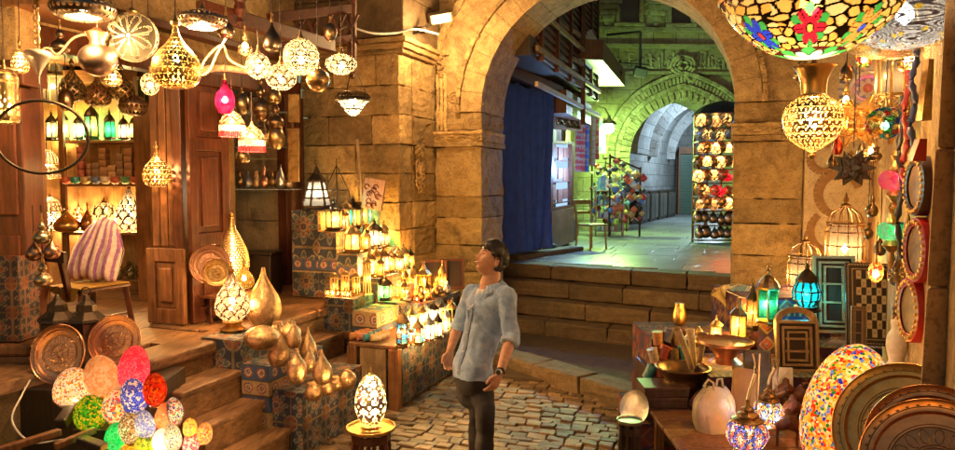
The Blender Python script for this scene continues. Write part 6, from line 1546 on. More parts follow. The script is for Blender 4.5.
mb=MB(); mb.hexa([(-.16,-.05,-.35),(.3,-.05,-.35),(.3,.5,-.35),(-.16,.5,-.35),(-.12,0,.0),(.3,0,.14),(.3,.5,.14),(-.12,.5,.0)])
tag(mb.build('rolled_rug','box_dark',None,at(664,372,5.85)),'dark sloping crate under the pile of painted drums','crate')
# stool with silver plate
t,p=small_table(630,420,.58,13,'small dark stool holding a silver plate at the edge of the cobbles','wood_black','silver')
c=at(636,408,5.2); t=thing('silver_plate','dull silver plate standing on edge on the dark stool','plate',c,0); t.rotation_euler=(R(70),R(10),R(-55)); mb=MB(); mb.lathe([(.001,0),(.09,.0),(.13,.02),(.132,.026),(.09,.008),(.001,.006)],36); mb.build('dish','silver',t,smooth=True)
# bags
from mathutils import noise as mn
def bag(px,py,Y,w,h,lb,col,rz=0,handles=True,paper=False):
    c=at(px,py,Y); t=thing('shopping_bag',lb,'bag',(c.x,c.y,c.z),rz); random.seed(int(px)); mb=MB(); N_=72; K_=40
    for j in range(K_+1):
        v=j/K_
        for i in range(N_):
            a=2*PI*i/N_; ca,sa_=math.cos(a),math.sin(a)
            e=.5 if not paper else .35
            cx_=abs(ca)**e*(1 if ca>0 else -1); sy_=abs(sa_)**e*(1 if sa_>0 else -1)
            W=(w/2)*((.78+.26*math.sin(min(1,v*1.3)*PI*.75)) if not paper else 1.0); D=(w*.28)*((1-.8*v**2.2) if not paper else (1-.5*v)); W=W*(1 if paper else (1-.5*max(0,(v-.7)/.3)**1.6))
            f=1+.14*mn.noise(Vector((ca*1.6+px,sa_*1.6,v*1.8)))+.05*(1-2*abs(mn.noise(Vector((ca*4+v*.8,sa_*4+px,v*1.2)))))*(.3+v)+.012*mn.noise(Vector((ca*12,sa_*12,v*9)))
            mb.v.append((cx_*W*f, sy_*D*f, h*v+.012*math.sin(a*3+1)*v))
    for j in range(K_):
        for i in range(N_): mb.f.append((j*N_+i,j*N_+(i+1)%N_,(j+1)*N_+(i+1)%N_,(j+1)*N_+i))
    mb.f.append(tuple(reversed(range(N_))))
    mb.build('sack',col,t,smooth=True)
    if handles:
        mb=MB(); mb.tube([(-w*.25,-.02,h*.88),(-w*.36,-.03,h*1.06),(-w*.24,-.03,h*1.2),(-w*.10,-.03,h*1.12),(-w*.05,-.02,h*.9)],.008,6); mb.build('handle',col,t,smooth=True)
        mb=MB(); mb.tube([(w*.05,.01,h*.93),(w*.10,.02,h*1.14),(w*.22,.02,h*1.16),(w*.25,.01,h*.9)],.008,6); mb.build('handle',col,t,smooth=True)
M['plastic_bag']=plain('peach_plastic',(.50,.43,.29),.38,noise=.2,scale=18,bump=.5)
M['paper_bag']=plain('brown_paper',(.42,.24,.09),.75,noise=.25,scale=9,bump=.6)
bag(714,431,4.75,.27,.31,'crumpled peach plastic carrier bag with loop handles on the plank table','plastic_bag',.15)
bag(745,412,5.0,.18,.32,'upright brown paper bag behind the plastic carrier bag','paper_bag',-.3,False,True)
# mosaic pear lamps
def mosaic_lamp(px,cy,w,h,Y,pal,lb,wt,neck):
    c=at(px,cy,Y); k=Y/FPX; W=w*k; HH=h*k; t=thing('mosaic_lamp',lb,'lamp',c,0,'flower mosaic lamps on the plank table')
    def pm(U,V):
        n_=len(U); F=7; x=((U*F)%1-.5)*2; y=(V-.5)*3.0; r=np.hypot(x,y); a=np.arctan2(y,x); d1,e,hh=vor(U*44,V*24)
        pal_=np.array(pal,float); c_=pal_[(hh*len(pal)).astype(int)%len(pal)]
        c_=np.where((r<.75)[:,None],np.array(pal[0])[None,:],c_); c_=np.where((r<.55*(.6+.4*np.abs(np.cos(a*4))))[:,None],np.array(pal[1])[None,:],c_); c_=np.where((r<.25)[:,None],np.array(pal[2])[None,:],c_)
        ln=(e<.10)|(np.abs(r-.75)<.05); c_=sel(ln,(.25,.2,.18),c_); return stack(c_,np.where(ln,.15,1.0),ln*0.0,np.zeros(n_))
    mb=MB(); mb.lathe(profile('globe',W,HH),150,n=80,pat=pm); mb.build('shade','shell_milk',t,smooth=True)
    mb=MB(); mb.lathe([(W*.36,HH*.36),(W*.38,HH*.42),(W*.24,HH*.5),(W*.26,HH*.56),(W*.14,HH*.66),(W*.16,HH*.72),(W*.06,HH*.82),(W*.05,HH*1.0)],28,n=30); mb.build('cap','bronze',t,smooth=True)
    mb=MB(); mb.lathe([(W*.3,-HH*.52),(W*.32,-HH*.48),(W*.2,-HH*.44)],24); mb.build('foot','bronze',t)
    mb=MB(); mb.tube([(0,0,HH*.95),(.01,0,HH*1.2),(.04,0,HH*1.2+neck*.5),(.03,0,HH*1.2+neck)],.011,8); mb.tube([(.05,0,HH*.7),(.055,0,HH*1.2),(.06,0,HH*1.2+neck)],.006,6); mb.build('stem','silver',t,smooth=True)
    lamp((0,0,0),wt,(1,.8,.6),t,.02)
mosaic_lamp(747,434,42,36,3.9,[(.05,.12,.7),(.95,.3,.15),(1,.85,.6),(.9,.6,.1),(.8,.1,.1)],'larger flower mosaic ball lamp, orange and blue, nearest the viewer',5,.22)
mosaic_lamp(768,412,29,30,4.5,[(.95,.45,.12),(.05,.2,.8),(1,.95,.8),(.1,.5,.2),(.9,.15,.1)],'smaller flower mosaic ball lamp behind the larger one',5,.12)
# giant mosaic egg
pal=[(1,.85,.55),(1,.6,.12),(.9,.2,.04),(1,.8,.5),(.06,.16,.7),(1,.7,.25),(.8,.04,.03),(1,.88,.65),(.1,.42,.1),(1,.5,.08),(.95,.72,.2),(.3,.5,.8)]
c=at(838,412,3.35); k=3.35/FPX; W=87*k; HH=142*k; t=thing('egg_lamp','giant egg shaped lamp covered in tiny bright multicoloured mosaic tiles','lamp',(c.x,c.y,c.z-HH/2),0); t.rotation_euler=(0,R(9),0)
mg=mosaic('giant_mosaic',pal,74,(1,.62,.25),.018,.10,.05,.5)
mb=MB(); mb.lathe([(r_,z+HH/2) for r_,z in profile('egg',W,HH)],96,n=80); mb.build('shade',mg,t,smooth=True)
for zz in (.3,.55,.75): lamp((0,0,HH*zz),4.5,(1,.78,.5),t,.07)
mb=MB(); mb.lathe([(W*.25,-.03),(W*.3,-.01),(W*.2,.01)],30); mb.build('foot','bronze',t)
cb=thing('low_crate','dark low crate under the giant mosaic egg lamp','crate',(c.x,3.35,0)); mb=MB(); mb.box(-.28,.32,-.2,.3,0,c.z-HH/2-.03); mb.build('box','wood_brown',cb,bevel=.01)
# large brass trays at the right edge
tray(905,432,70,2.75,24,-52,'tray','farthest of three huge engraved brass trays leaning at the lower right corner',grp=None)
tray(933,446,62,2.45,30,-40,'tray_c','middle one of three huge engraved trays at the lower right corner')
tray(938,470,72,2.2,32,-34,'tray_c','nearest huge copper tray cut by the lower right corner')
# inlaid mirror frames + chessboard, leaning
def leaning(px,py,Y,w,h,lb,kind,rz,tilt=8,name='inlaid_mirror',cat='mirror'):
    c=at(px,py,Y); k=Y/FPX; W=w*k; HH=h*k; t=thing(name,lb,cat,c,0); t.rotation_euler=(R(-tilt),0,R(rz)); return t,W,HH
def dots(x,z): return sel(((x/.018)%1<.5)^((z/.018)%1<.5),(.5,.36,.18),(.09,.04,.02))
def framed(px,py,Y,w,h,lb,rz,arch_=False,inner='wood_black'):
    t,W,HH=leaning(px,py,Y,w,h,lb,None,rz); b=W*.13
    mb=MB(); mb.box(-W/2,W/2,0,.02,0,HH); mb.build('back_board',inner,t)
    mb=MB()
    def strip(x0,x1,z0,z1,d=.022):
        mb.patch((x0,-d,z0),(x1,-d,z0),(x0,-d,z1),.006,lambda x,z: dots(x+x0,z+z0)); mb.patch((x1,-d,z0),(x1,0,z0),(x1,-d,z1),.01,dots); mb.patch((x0,0,z0),(x0,-d,z0),(x0,0,z1),.01,dots); mb.patch((x0,-d,z1),(x1,-d,z1),(x0,0,z1),.01,dots)
    for q,(o0,bb,dd) in enumerate(((0,b*.55,.03),(b*1.1,b*.45,.022),(b*2.0,b*.35,.028))):
        strip(-W/2+o0,-W/2+o0+bb,o0,HH-o0,dd); strip(W/2-o0-bb,W/2-o0,o0,HH-o0,dd); strip(-W/2+o0+bb,W/2-o0-bb,o0,o0+bb,dd); strip(-W/2+o0+bb,W/2-o0-bb,HH-o0-bb,HH-o0,dd)
    for zz in (.38,.62): strip(-W*.28,W*.28,HH*zz,HH*zz+b*.4,.026)
    mb.build('inlay','paint',t)
    if arch_:
        mb=MB()
        for q in range(14): a=PI*q/14; a1=PI*(q+1)/14; mb.hexa([(W*.36*math.cos(a),-.02,HH+W*.22*math.sin(a)-.01),(W*.5*math.cos(a),-.02,HH+W*.36*math.sin(a)-.01),(W*.5*math.cos(a1),-.02,HH+W*.36*math.sin(a1)-.01),(W*.36*math.cos(a1),-.02,HH+W*.22*math.sin(a1)-.01),(W*.36*math.cos(a),.02,HH+W*.22*math.sin(a)-.01),(W*.5*math.cos(a),.02,HH+W*.36*math.sin(a)-.01),(W*.5*math.cos(a1),.02,HH+W*.36*math.sin(a1)-.01),(W*.36*math.cos(a1),.02,HH+W*.22*math.sin(a1)-.01)])
        mb.build('crest','wood_pale',t)
    return t
framed(797,372,5.2,42,52,'inlaid wooden mirror frame with a small arched crest below the turquoise lantern',-4,True)
framed(834,333,5.75,40,78,'tall narrow inlaid frame between the turquoise lantern and the chess board',-10)
t,W,HH=leaning(872,346,5.3,47,84,'upright chess board','x',-14,10)
t['label']='inlaid black and cream chess board standing upright right of the tall frame'; t['category']='chess board'; t.name='chess_board'
mb=MB(); mb.box(-W/2,W/2,0,.03,0,HH); mb.build('board','wood_black',t,bevel=.003)
def chess(x,z):
    u=x/W; v=z/HH; c_=np.tile(np.array((.03,.02,.015)),(len(x),1)); e=np.minimum(np.minimum(u,1-u)*W,np.minimum(v,1-v)*HH)
    c_=sel((e>.012)&(e<.02)&((((x+z)/.02)%1)<.55),(.6,.55,.42),c_); c_=sel((e>.045)&(e<.05),(.5,.4,.22),c_)
    iu=(u-.2)/.6; iv=(v-.10)/.8; ins=(iu>0)&(iu<1)&(iv>0)&(iv<1); ck=(np.floor(iu*6)+np.floor(iv*8))%2>.5
    c_=sel(ins&ck,(.55,.45,.28),c_); c_=sel(ins&ck&(np.hypot((iu*6)%1-.5,(iv*8)%1-.5)<.2),(.35,.27,.15),c_); c_=sel(ins&~ck,(.02,.014,.01),c_)
    return c_
mb=MB(); mb.patch((-W/2+.002,-.003,.002),(W/2-.002,-.003,.002),(-W/2+.002,-.003,HH-.002),.005,chess); mb.build('squares','paint',t)
# leaning small panel next to it, rug on wall, cards, statuette, figures
t=framed(858,350,5.2,14,44,'narrow inlaid wooden strip frame leaning on the left side of the chess board',-22)
mb=MB(); mb.patch((0,0,0),(.62,0,0),(0,0,.62),.011,lambda x,z: kilim(x,z,(.05,.02,.10),(.04,.02,.08))); tag(mb.build('hanging_rug','cloth',None,at(757,372,5.92)),'dark purple patterned rug hanging behind the green lantern','rug')
mb=MB(); mb.box(-.07,.07,-.004,.004,0,.2); tag(mb.build('white_card','white',None,at(783,396,4.9),(R(-12),0,R(-10)),bevel=.002),'blank white card leaning behind the wooden camel figures','card')
mb=MB(); mb.box(-.12,.08,-.01,.01,0,.34); tag(mb.build('slate_panel',plain('slate',(.13,.12,.1),.6,noise=.6,scale=15),None,at(762,398,5.0),(R(-14),0,R(-5)),bevel=.01),'grey speckled slate panel behind the smaller mosaic ball lamp','panel')
def camel(px,py,Y,s,lb,flip=1):
    c=at(px,py,Y); mb=MB(); F=flip
    mb.tube([(-.07*F,0,.12),(-.03*F,0,.14),(0,0,.165),(.03*F,0,.14),(.07*F,0,.12)],[.03,.045,.06,.045,.03],12); mb.lathe([(.001,-.03),(.026,-.01),(.02,.018),(.001,.03)],10,c=(0,0,.215))
    mb.tube([(.07*F,0,.125),(.1*F,0,.13),(.115*F,0,.17),(.12*F,0,.2)],[.022,.017,.014,.014],8); mb.tube([(.11*F,0,.2),(.14*F,0,.205),(.16*F,0,.195)],[.013,.014,.008],7)
    for (x,y) in ((-.06,-.018),(-.055,.018),(.055,-.018),(.06,.018)): mb.tube([(x*F,y,.12),(x*F*1.05,y,.06),(x*F,y,0)],[.011,.007,.008],6)
    o=mb.build('camel_figure','wood_red',None,c,(0,0,random.uniform(-.4,.4)),smooth=True); o.scale=(s,)*3; return tag(o,lb,'figurine','carved wooden camels')
camel(787,446,4.4,1.0,'carved brown wooden camel at the very front beside the giant egg'); camel(792,428,4.6,.95,'carved wooden camel, middle of the little herd left of the giant egg',-1); camel(785,412,4.8,1.0,'carved wooden camel, farthest of the herd near the white card'); camel(800,412,4.75,.8,'smallest carved wooden camel tucked against the giant egg',-1)
mb=MB(); mb.lathe([(.05,0),(.055,.03),(.04,.06),(.055,.14),(.05,.2),(.03,.24),(.035,.28),(.025,.31),(.002,.33)],16,n=24); tag(mb.build('statuette','white',None,at(896,371,3.9),smooth=True),'small pale stone statuette behind the brass trays','statuette')
# tambourines and swords on the right wall
def tambo(px,py,Y,ry,sq,lb,col,rzz=-70):
    c=at(px,py,Y); k=Y/FPX; r_=ry*k; t=thing('tambourine',lb,'tambourine',c,0,'round drums hung on the right wall'); t.rotation_euler=(R(90),0,R(rzz))
    mb=MB(); mb.lathe([(r_*.72,.03),(r_*.98,.03),(r_,.02),(r_,-.04),(r_*.95,-.04)],64,cap=False); mb.build('hoop',col,t,smooth=True)
    mb=MB()
    for i in range(26): a=2*PI*i/26; mb.lathe([(.001,.033),(.010,.034),(.009,.042),(.001,.045)],8,c=(r_*.86*math.cos(a),r_*.86*math.sin(a),0))
    mb.build('studs','brass',t); mb=MB(); mb.lathe([(.001,.018),(r_*.72,.022)],40,cap=False); mb.build('skin',M.setdefault('hide',plain('hide',(.22,.14,.08),.6,noise=.7,scale=12)),t,smooth=True)
M['redvelvet']=plain('red_lacquer',(.35,.012,.01),.45); M['blackvelvet']=plain('dark_lacquer',(.05,.012,.01),.45)
tambo(921,186,3.35,30,.3,'black and gold rimmed round drum hung highest on the right wall','blackvelvet',-105)
tambo(921,250,3.35,33,.3,'bright red rimmed round drum hung below the black one','redvelvet',-105)
tambo(914,310,3.45,33,.3,'dark red rimmed round drum hung lowest on the right wall','redvelvet',-105)
for i,(px,py0,py1,Y,cc,lb) in enumerate(((907,70,195,3.7,(.25,.02,.02),'long dark red sheathed sword hanging by the right pier'),(902,95,260,3.8,(.03,.03,.05),'long black beaded strap hanging left of the red sword'),(915,45,150,3.5,(.04,.06,.2),'blue enamelled scabbard hanging at the top by the right pier'),(899,240,335,3.9,(.2,.12,.05),'brown beaded strand hanging above the statuette'))):
    a=at(px,py0,Y); b=at(px-3,py1,Y); mb=MB(); n_=18
    mb.tube([a.lerp(b,q/n_)+Vector((.012*math.sin(q*.8),0,0)) for q in range(n_+1)],[.012+.007*(q%2) for q in range(n_+1)],8); tag(mb.build('hanging_strap' if i in(1,3) else 'scabbard',plain('strap_%d'%i,cc,.35),None,smooth=True),lb,'strap' if i in(1,3) else 'scabbard')
for i,(px,py,Y,w,h) in enumerate(((917,150,3.2,14,22),(925,90,3.1,10,60))):
    c=at(px,py,Y); k=Y/FPX; mb=MB(); mb.hexa([(-w*k/2,-.02,-h*k/2),(w*k/2,-.02,-h*k/2),(w*k/2,.02,-h*k/2),(-w*k/2,.02,-h*k/2),(0,-.02,h*k/2),(w*k/2,-.02,h*k/2),(w*k/2,.02,h*k/2),(0,.02,h*k/2)]); tag(mb.build('pennant',('redvelvet','brass_old')[i],None,c),('red felt pennant above the black rimmed drum','tall narrow embossed brass panel against the right pier')[i],('pennant','panel')[i])
hang(897,268,16,36,4.0,'tall_drop',pat_pierced(8,8,(.3,.25,.2),.3,(.8,.7,.5),3),'hanging_ornament','dark silver teardrop ornament hanging under the green lamp','ornament',watts=0,top=245,n=24,seg=30)
hang(880,112,18,34,4.8,'drop',pat_pierced(12,10,(.6,.4,.15),.4,(1,.75,.35),1),'pendant_lamp','little gold filigree lamp glowing behind the dark mosaic ball',watts=5,n=30,seg=60)
hang(907,112,20,44,4.6,'gourd',pat_pierced(12,12,(.65,.42,.15),.4,(1,.75,.35),1),'pendant_lamp','gold filigree gourd lamp glowing right of the dark mosaic ball',watts=7,n=30,seg=60)
hang(800,70,12,22,4.4,'gourd',pat_solid((.45,.28,.12)),'hanging_ornament','small bronze gourd hanging left of the urn lamp neck','ornament',watts=0,n=16,seg=18)
# ================================================================= PASSAGE THINGS
# blue drape
da,db=at(497,78,10.9),at(554,88,12.2); t=thing('blue_curtain','long dark blue cloth hung from the awning over a closed stall','curtain',(0,0,0))
mb=MB(); nx=80; nz=40; bot=1.02
def drp(i,j):
    u=i/nx; v=j/nz; p=da.lerp(db,u); z=da.z-(da.z-bot)*v; 
    off=.05*math.sin(u*28+v*2)+.035*math.sin(u*61+1.3*v*3)+.05*math.sin(u*9+v*4); wd=.04*math.sin(v*5)*(u-.5)
    p=p+hn*off*(0.3+v)+hd*wd-Vector((0,0,0)); sag=.07*math.sin(u*PI*3)**2*(1-v)
    return (p.x,p.y,z-sag)
for j in range(nz+1):
    for i in range(nx+1): mb.v.append(drp(i,j))
for j in range(nz):
    for i in range(nx): a=j*(nx+1)+i; mb.f.append((a,a+1,a+nx+2,a+nx+1))
mb.build('cloth',plain('blue_tarp',(.035,.10,.62),.75,noise=.4,scale=6,bump=.3),t,smooth=True)
aw=thing('awning_frame','timber awning frame with pale battens over the blue curtain','awning',(0,0,0)); mb=MB()
mb.bar(at(506,52,10.6),at(582,85,13.2),.07,.1); mb.bar(at(528,38,10.8),at(583,64,13.3),.06,.09); mb.bar(at(549,16,11),at(580,36,13.3),.06,.09); mb.build('batten','wood_pale',aw,bevel=.005)
mb=MB(); mb.bar(at(500,66,10.5),at(560,92,12.4),.12,.18); mb.bar(at(500,66,10.5),at(556,2,10.9),.08); mb.bar(at(583,0,13.3),at(583,125,13.3),.08); mb.bar(at(545,84,12),at(578,58,13.2),.05); mb.build('beam','wood_red',aw,bevel=.006)
mb=MB(); mb.poly([at(508,60,10.7),at(575,88,13.3),at(580,2,13.5),at(548,0,11.1)]); o=mb.build('shade_cloth','wood_black',aw); sm=o.modifiers.new('thick','SOLIDIFY'); sm.thickness=.03
# carved sign panel
a=at(549,70,12.8); b=at(578,78,14.0); t=thing('carved_sign','tall dark sign panel covered in raised curling script beside the curtain','sign',(0,0,0)); dz=Vector((0,0,-1.05)); fr_=lambda x,y,z: a+(b-a)*x+hn*y+Vector((0,0,-1.0*z))
mb=MB(); mb.box(0,1,0,.06,0,1.05,0,fr_); mb.build('board','wood_black',t); mb=MB(); random.seed(9)
for (x0,x1,z0,z1) in ((0,.06,0,1.05),(.94,1,0,1.05),(.06,.94,0,.04),(.06,.94,1.01,1.05)): mb.box(x0,x1,.062,.1,z0,z1,0,fr_)
mb.build('frame','wood_brown',t)
mb=MB()
for i in range(7):
    zc_=.13+i*.13; mb.tube([fr_(.12+.76*q/24,.07,zc_+.035*math.sin(q*(.9+.1*(i%3))+i)) for q in range(25)],.014,4)
    for q in range(4): x0=.15+.2*q+random.uniform(-.03,.03); mb.bar(fr_(x0,.07,zc_-.055),fr_(x0+.01,.07,zc_+.03),.022)
mb.build('script','brass_old',t)
# lit vitrine
a=at(546,140,12.9); b=at(569,142,14.1); t=thing('shop_window','narrow shop window lit cold blue white under the carved sign','window',(0,0,0)); fr_=lambda x,y,z: a+(b-a)*x+hn*y+Vector((0,0,-z))
zb_=1.3
mb=MB(); mb.box(.1,.9,0,.02,.06,zb_-.05,0,fr_); mb.build('lit_back',emis('window_glow',(.45,.7,1),.5),t); lamp(fr_(.5,.45,.5),30,(.25,.5,1),t,.1)
mb=MB(); 
for (x0,x1,z0,z1) in ((0,.09,0,zb_),(.91,1,0,zb_),(.09,.91,0,.05),(.09,.91,zb_-.05,zb_)): mb.box(x0,x1,0,.10,z0,z1,0,fr_)
mb.build('frame','wood_red',t); mb=MB()
for i in range(9):
    x0=.14+.25*(i%3); zz=.12+.4*(i//3); mb.box(x0,x0+.2,.03,.06,zz,zz+.2+.05*(i%2),0,fr_); mb.box(.1,.9,.03,.08,.37+.4*(i//3),.39+.4*(i//3),0,fr_)
mb.build('goods',plain('window_goods',(.25,.1,.06),.6),t); mb=MB(); mb.box(.0,1,0,.12,zb_+.01,zb_+.7,0,fr_); mb.build('panel','wood_brown',t)
# canopy with lit underside
t=thing('canopy','boxy awning with a pale lit underside jutting into the passage','canopy',(0,0,0))
c0,c1,c2,c3=at(572,70,14.5),at(604,44,14.3),at(625,66,17.2),at(590,70,18.0)
A_=HS(.0,3.2,0);
def CB_(x,y,z): return HS(x,y,z)
q1_=at(603,40,13.4); q2_=at(625,66,17.0)
mb=MB(); P4=[Vector((at(568,58,13.2).x,13.2,0)),Vector((q1_.x,13.4,0)),Vector((q2_.x,17.0,0)),Vector((q2_.x-1.3,17.0,0))]
zl=at(603,60,13.4).z; zh=at(603,40,13.4).z; 
mb.hexa([tuple(v+Vector((0,0,zl))) for v in P4]+[tuple(v+Vector((0,0,zh))) for v in P4]); mb.build('fascia','wood_brown',t)
mb=MB(); P5=[v*.995+Vector((0,0,zl-.012)) for v in P4]; mb.hexa([tuple(v) for v in P5]+[tuple(v+Vector((0,0,.008))) for v in P5]); mb.build('underside','white',t)
mb=MB()
for i in range(6): mb.box(at(600,40,13.6).x-.55+i*.0,at(600,40,13.6).x-.05,13.6+i*.12,13.7+i*.12,zh+.02+.06*i,zh+.07+.06*i)
mb.build('louvre','white',t)
mb=MB(); mb.tube([(q1_.x-.6,14.5,zl-.05),(q1_.x-.3,15.8,zl-.05)],.03,8); mb.build('added_tube',emis('added_tube',(.8,1,.85),5),t,smooth=True); lamp(Vector((q1_.x-.45,15.1,zl-.22)),170,(.22,.48,1),t,.05)  # tube and its blue lamp added under the canopy to tint the passage floor
f=bpy.data.objects[-1] if 0 else None
# passage wall lamp
t=thing('wall_lamp','bright bulb in a shade on a bent arm left of the far arch','lamp',at(609,128,16.6)); 
mb=MB(); mb.lathe([(.001,-.13),(.09,-.09),(.12,0),(.09,.08),(.04,.12)],20,n=16); mb.build('bulb',emis('cold_bulb',(.8,1,.75),12),t,smooth=True)
mb=MB(); mb.lathe([(.2,.08),(.12,.16),(.05,.2),(.03,.3)],20,cap=False); mb.build('shade','iron',t,smooth=True); mb=MB(); mb.tube([(0,0,.28),(-.1,0,.45),(-.6,.1,.62),(-.95,.2,.75)],.025,6); mb.build('arm','iron',t)
lamp((0,-.25,-.08),130,(.55,1,.25),t,.12)
# flood lights on an arm
t=thing('floodlight','black floodlight on a square bent arm fixed to the far arch wall','floodlight',at(640,72,16.8)); mb=MB(); mb.box(-.14,.16,-.1,.1,-.1,.12); mb.build('housing','black',t,rot=(R(25),R(10),0),bevel=.02); mb=MB(); mb.bar((0,0,.1),(0,0,.95),.05); mb.bar((0,0,.95),(-.75,.3,.93),.05); mb.bar((-.7,.3,.3),(.3,.4,.24),.03); mb.build('arm','black',t)
t=thing('floodlight','small floodlight clipped under the lit canopy','floodlight',at(616,73,16.2)); mb=MB(); mb.box(-.12,.12,-.08,.08,-.06,.06); mb.build('housing','black',t,rot=(R(35),0,0),bevel=.01); mb=MB(); mb.bar((0,0,.0),(0.1,0,.3),.04); mb.build('arm','black',t)
# passage interior lights (cold spots under the vault)
for (px,py,Y,w,lb) in ((720,118,23.0,110,'cold lamp hung high under the vault near the lantern stand'),(660,135,25.5,60,'small cold lamp under the vault by the left wall')):
    t=thing('vault_lamp',lb,'lamp',at(px,py,Y)); mb=MB(); mb.lathe([(.001,-.06),(.1,-.04),(.12,0),(.02,.05)],16); mb.build('bulb',emis('cold_bulb_b',(.75,.9,1),20) if 0 else M.setdefault('cold_b',emis('cold_bulb_b',(.75,.9,1),20)),t,smooth=True); mb=MB(); mb.tube([(0,0,.04),(0,0,.8)],.01,4); mb.build('cord','rope',t); lamp((0,-.2,-.12),w,(.6,.82,1),t,.1)
# ---- chair in the passage
cp=gz(591,249,.895); t=thing('wooden_chair','yellow painted wooden chair standing alone at the passage entrance','chair',(cp.x,cp.y,.897),R(35)); m_=M.setdefault('mustard_paint',plain('mustard_paint',(.30,.22,.05),.45))
for x in (-.18,.18):
    for y in (-.17,.17): mb=MB(); mb.bar((x*1.15,y*1.15,0),(x,y,.44),.035); mb.build('leg',m_,t)
mb=MB(); mb.box(-.22,.22,-.21,.21,.44,.475); mb.build('seat',m_,t,bevel=.01); mb=MB(); mb.bar((-.19,.18,.47),(-.21,.25,.92),.035); mb.bar((.19,.18,.47),(.21,.25,.92),.035); mb.bar((-.2,.24,.88),(.2,.24,.88),.03,.09); mb.bar((-.2,.22,.68),(.2,.22,.68),.025,.06); mb.build('backrest',m_,t,bevel=.008)
# ---- hanging scarves / souvenirs
random.seed(21)
for i in range(7):
    px=575+i*3.4; Y=14.6+i*.35; a=at(px,112+i,Y); w=.15; L_=1.3-.08*i+random.uniform(-.1,.1); cc=((.5,.05,.05),(.05,.15,.45),(.55,.3,.08),(.5,.45,.4),(.45,.04,.12),(.06,.35,.3),(.5,.2,.25))[i]
    mb=MB(); mb.patch((0,0,-L_),(w*1.6,.06,-L_),(0,0,0),.03,lambda x,z: sel(((z/.13)%1<.2)|((x/.06+z*2)%1<.15),(.3,.22,.16),tuple(q*.7 for q in cc)),.03); tag(mb.build('hanging_scarf','cloth',None,a,(0,0,random.uniform(-.5,.3)),smooth=True),('red','blue','ochre','cream','crimson','green','pink')[i]+' patterned scarf hanging at the shops behind the chair','scarf','scarves hanging behind the chair')
# glass display cabinet
c=gz(609,236,.895); t=thing('display_cabinet','glass display cabinet of trinkets with teal posters on top','cabinet',(c.x,c.y,.897),R(-8)); W=.62;HH=1.05
mb=MB()
for x in (-W/2,W/2):
    for y in (-.2,.2): mb.bar((x,y,0),(x,y,HH),.03)
for z in (.12,.42,.72,HH): mb.box(-W/2,W/2,-.2,.2,z-.01,z+.01)
mb.build('frame','wood_pale',t); mb=MB()
for z in (.13,.43,.73):
    for k_ in range(12): x=-W/2+.05+k_*.047; h=random.uniform(.08,.2); mb.box(x,x+.035,-.1+random.uniform(-.05,.05),-.04,z,z+h,col=random.choice(((.4,.1,.05),(.1,.3,.35),(.5,.4,.2),(.6,.55,.5),(.2,.05,.1),(.1,.2,.1))))
mb.build('trinkets','paint',t); mb=MB()
for k_ in range(9): x=-W/2+.03+k_*.066; mb.box(x,x+.055,-.05,-.03,HH+.02,HH+.3+.04*(k_%3),col=random.choice(((.15,.5,.6),(.55,.65,.7),(.1,.3,.5))))
mb.build('posters','paint',t)
# rack of hanging bags
c=gz(628,238,.895); t=thing('souvenir_rack','tall rack crowded with dangling bags and masks beside the far arch','rack',(c.x,c.y+.4,.897),0)
mb=MB(); mb.bar((-.35,0,0),(-.35,0,1.9),.04); mb.bar((.35,0,0),(.35,0,1.6),.04); mb.bar((-.35,0,1.85),(.35,0,1.55),.04); mb.bar((-.35,0,.9),(.35,0,.9),.03); mb.build('stand','iron',t)
mb=MB()
for k_ in range(70):
    x=random.uniform(-.38,.42); z=random.uniform(.35,1.75-.3*(x>.1)); s_=random.uniform(.05,.11); y=random.uniform(-.2,.05); cc=random.choice(((.5,.12,.05),(.1,.2,.45),(.6,.55,.5),(.45,.3,.1),(.05,.05,.06),(.35,.04,.04),(.5,.45,.15)))
    mb.lathe([(.002,-s_),(s_*.8,-s_*.4),(s_,.1*s_),(s_*.3,s_*.7),(.002,s_)],8,c=(x,y,z),col=cc,sy=.5)
mb.build('hanging_goods','paint',t)
# dark seat pads & boxes below the window
for i,(px,py,w,h,cc,lb) in enumerate(((553,246,.35,.3,(.02,.03,.1),'dark blue stool pad in front of the curtain foot'),(563,244,.3,.42,(.05,.05,.06),'grey sack leaning below the lit shop window'),(571,240,.3,.55,(.12,.1,.05),'ochre sack behind the grey one below the shop window'),(545,252,.4,.18,(.04,.03,.03),'low black bundle on the passage kerb'))):
    c=gz(px,py,.895); mb=MB(); mb.lathe([(w*.4,0),(w*.5,h*.3),(w*.45,h*.75),(w*.2,h)],16,n=14); 
    for v_ in range(len(mb.v)): x,y,z=mb.v[v_]; a_=math.atan2(y,x); f_=1+.1*math.sin(a_*3+z*9); mb.v[v_]=(x*f_,y*f_,z)
    tag(mb.build('sack',plain('sack_%d'%i,cc,.8),None,(c.x,c.y,.897),smooth=True),lb,'sack')
mb=MB(); a=gz(512,260,.9); b=gz(577,250,.9); mb.bar(a+Vector((0,.1,.03)),b+Vector((0,0,.03)),.3,.09); struct(mb.build('passage_kerb','stone_dark',bevel=.02))
# wooden cabinets under the vault
t0_=None
for i in range(4):
    f=i/4; p=gz(641+i*9,224-i*2,.895); t=thing('storage_cabinet',f'dark closed wooden cabinet, {ORD[i]} from the left along the vault wall','cabinet',(p.x,p.y,.897),math.atan2(pb.y-pa.y,pb.x-pa.x),'closed cabinets along the vault wall')
    mb=MB(); mb.box(0,1.5,0,.5,0,.98); mb.build('body','wood_black',t,bevel=.015); mb=MB(); mb.box(.1,.72,-.02,-.001,.1,.88); mb.box(.78,1.4,-.02,-.001,.1,.88); mb.build('door_panel',M.setdefault('cab',wood('cabinet_wood',(.05,.05,.045),(.13,.12,.1))),t,bevel=.01)
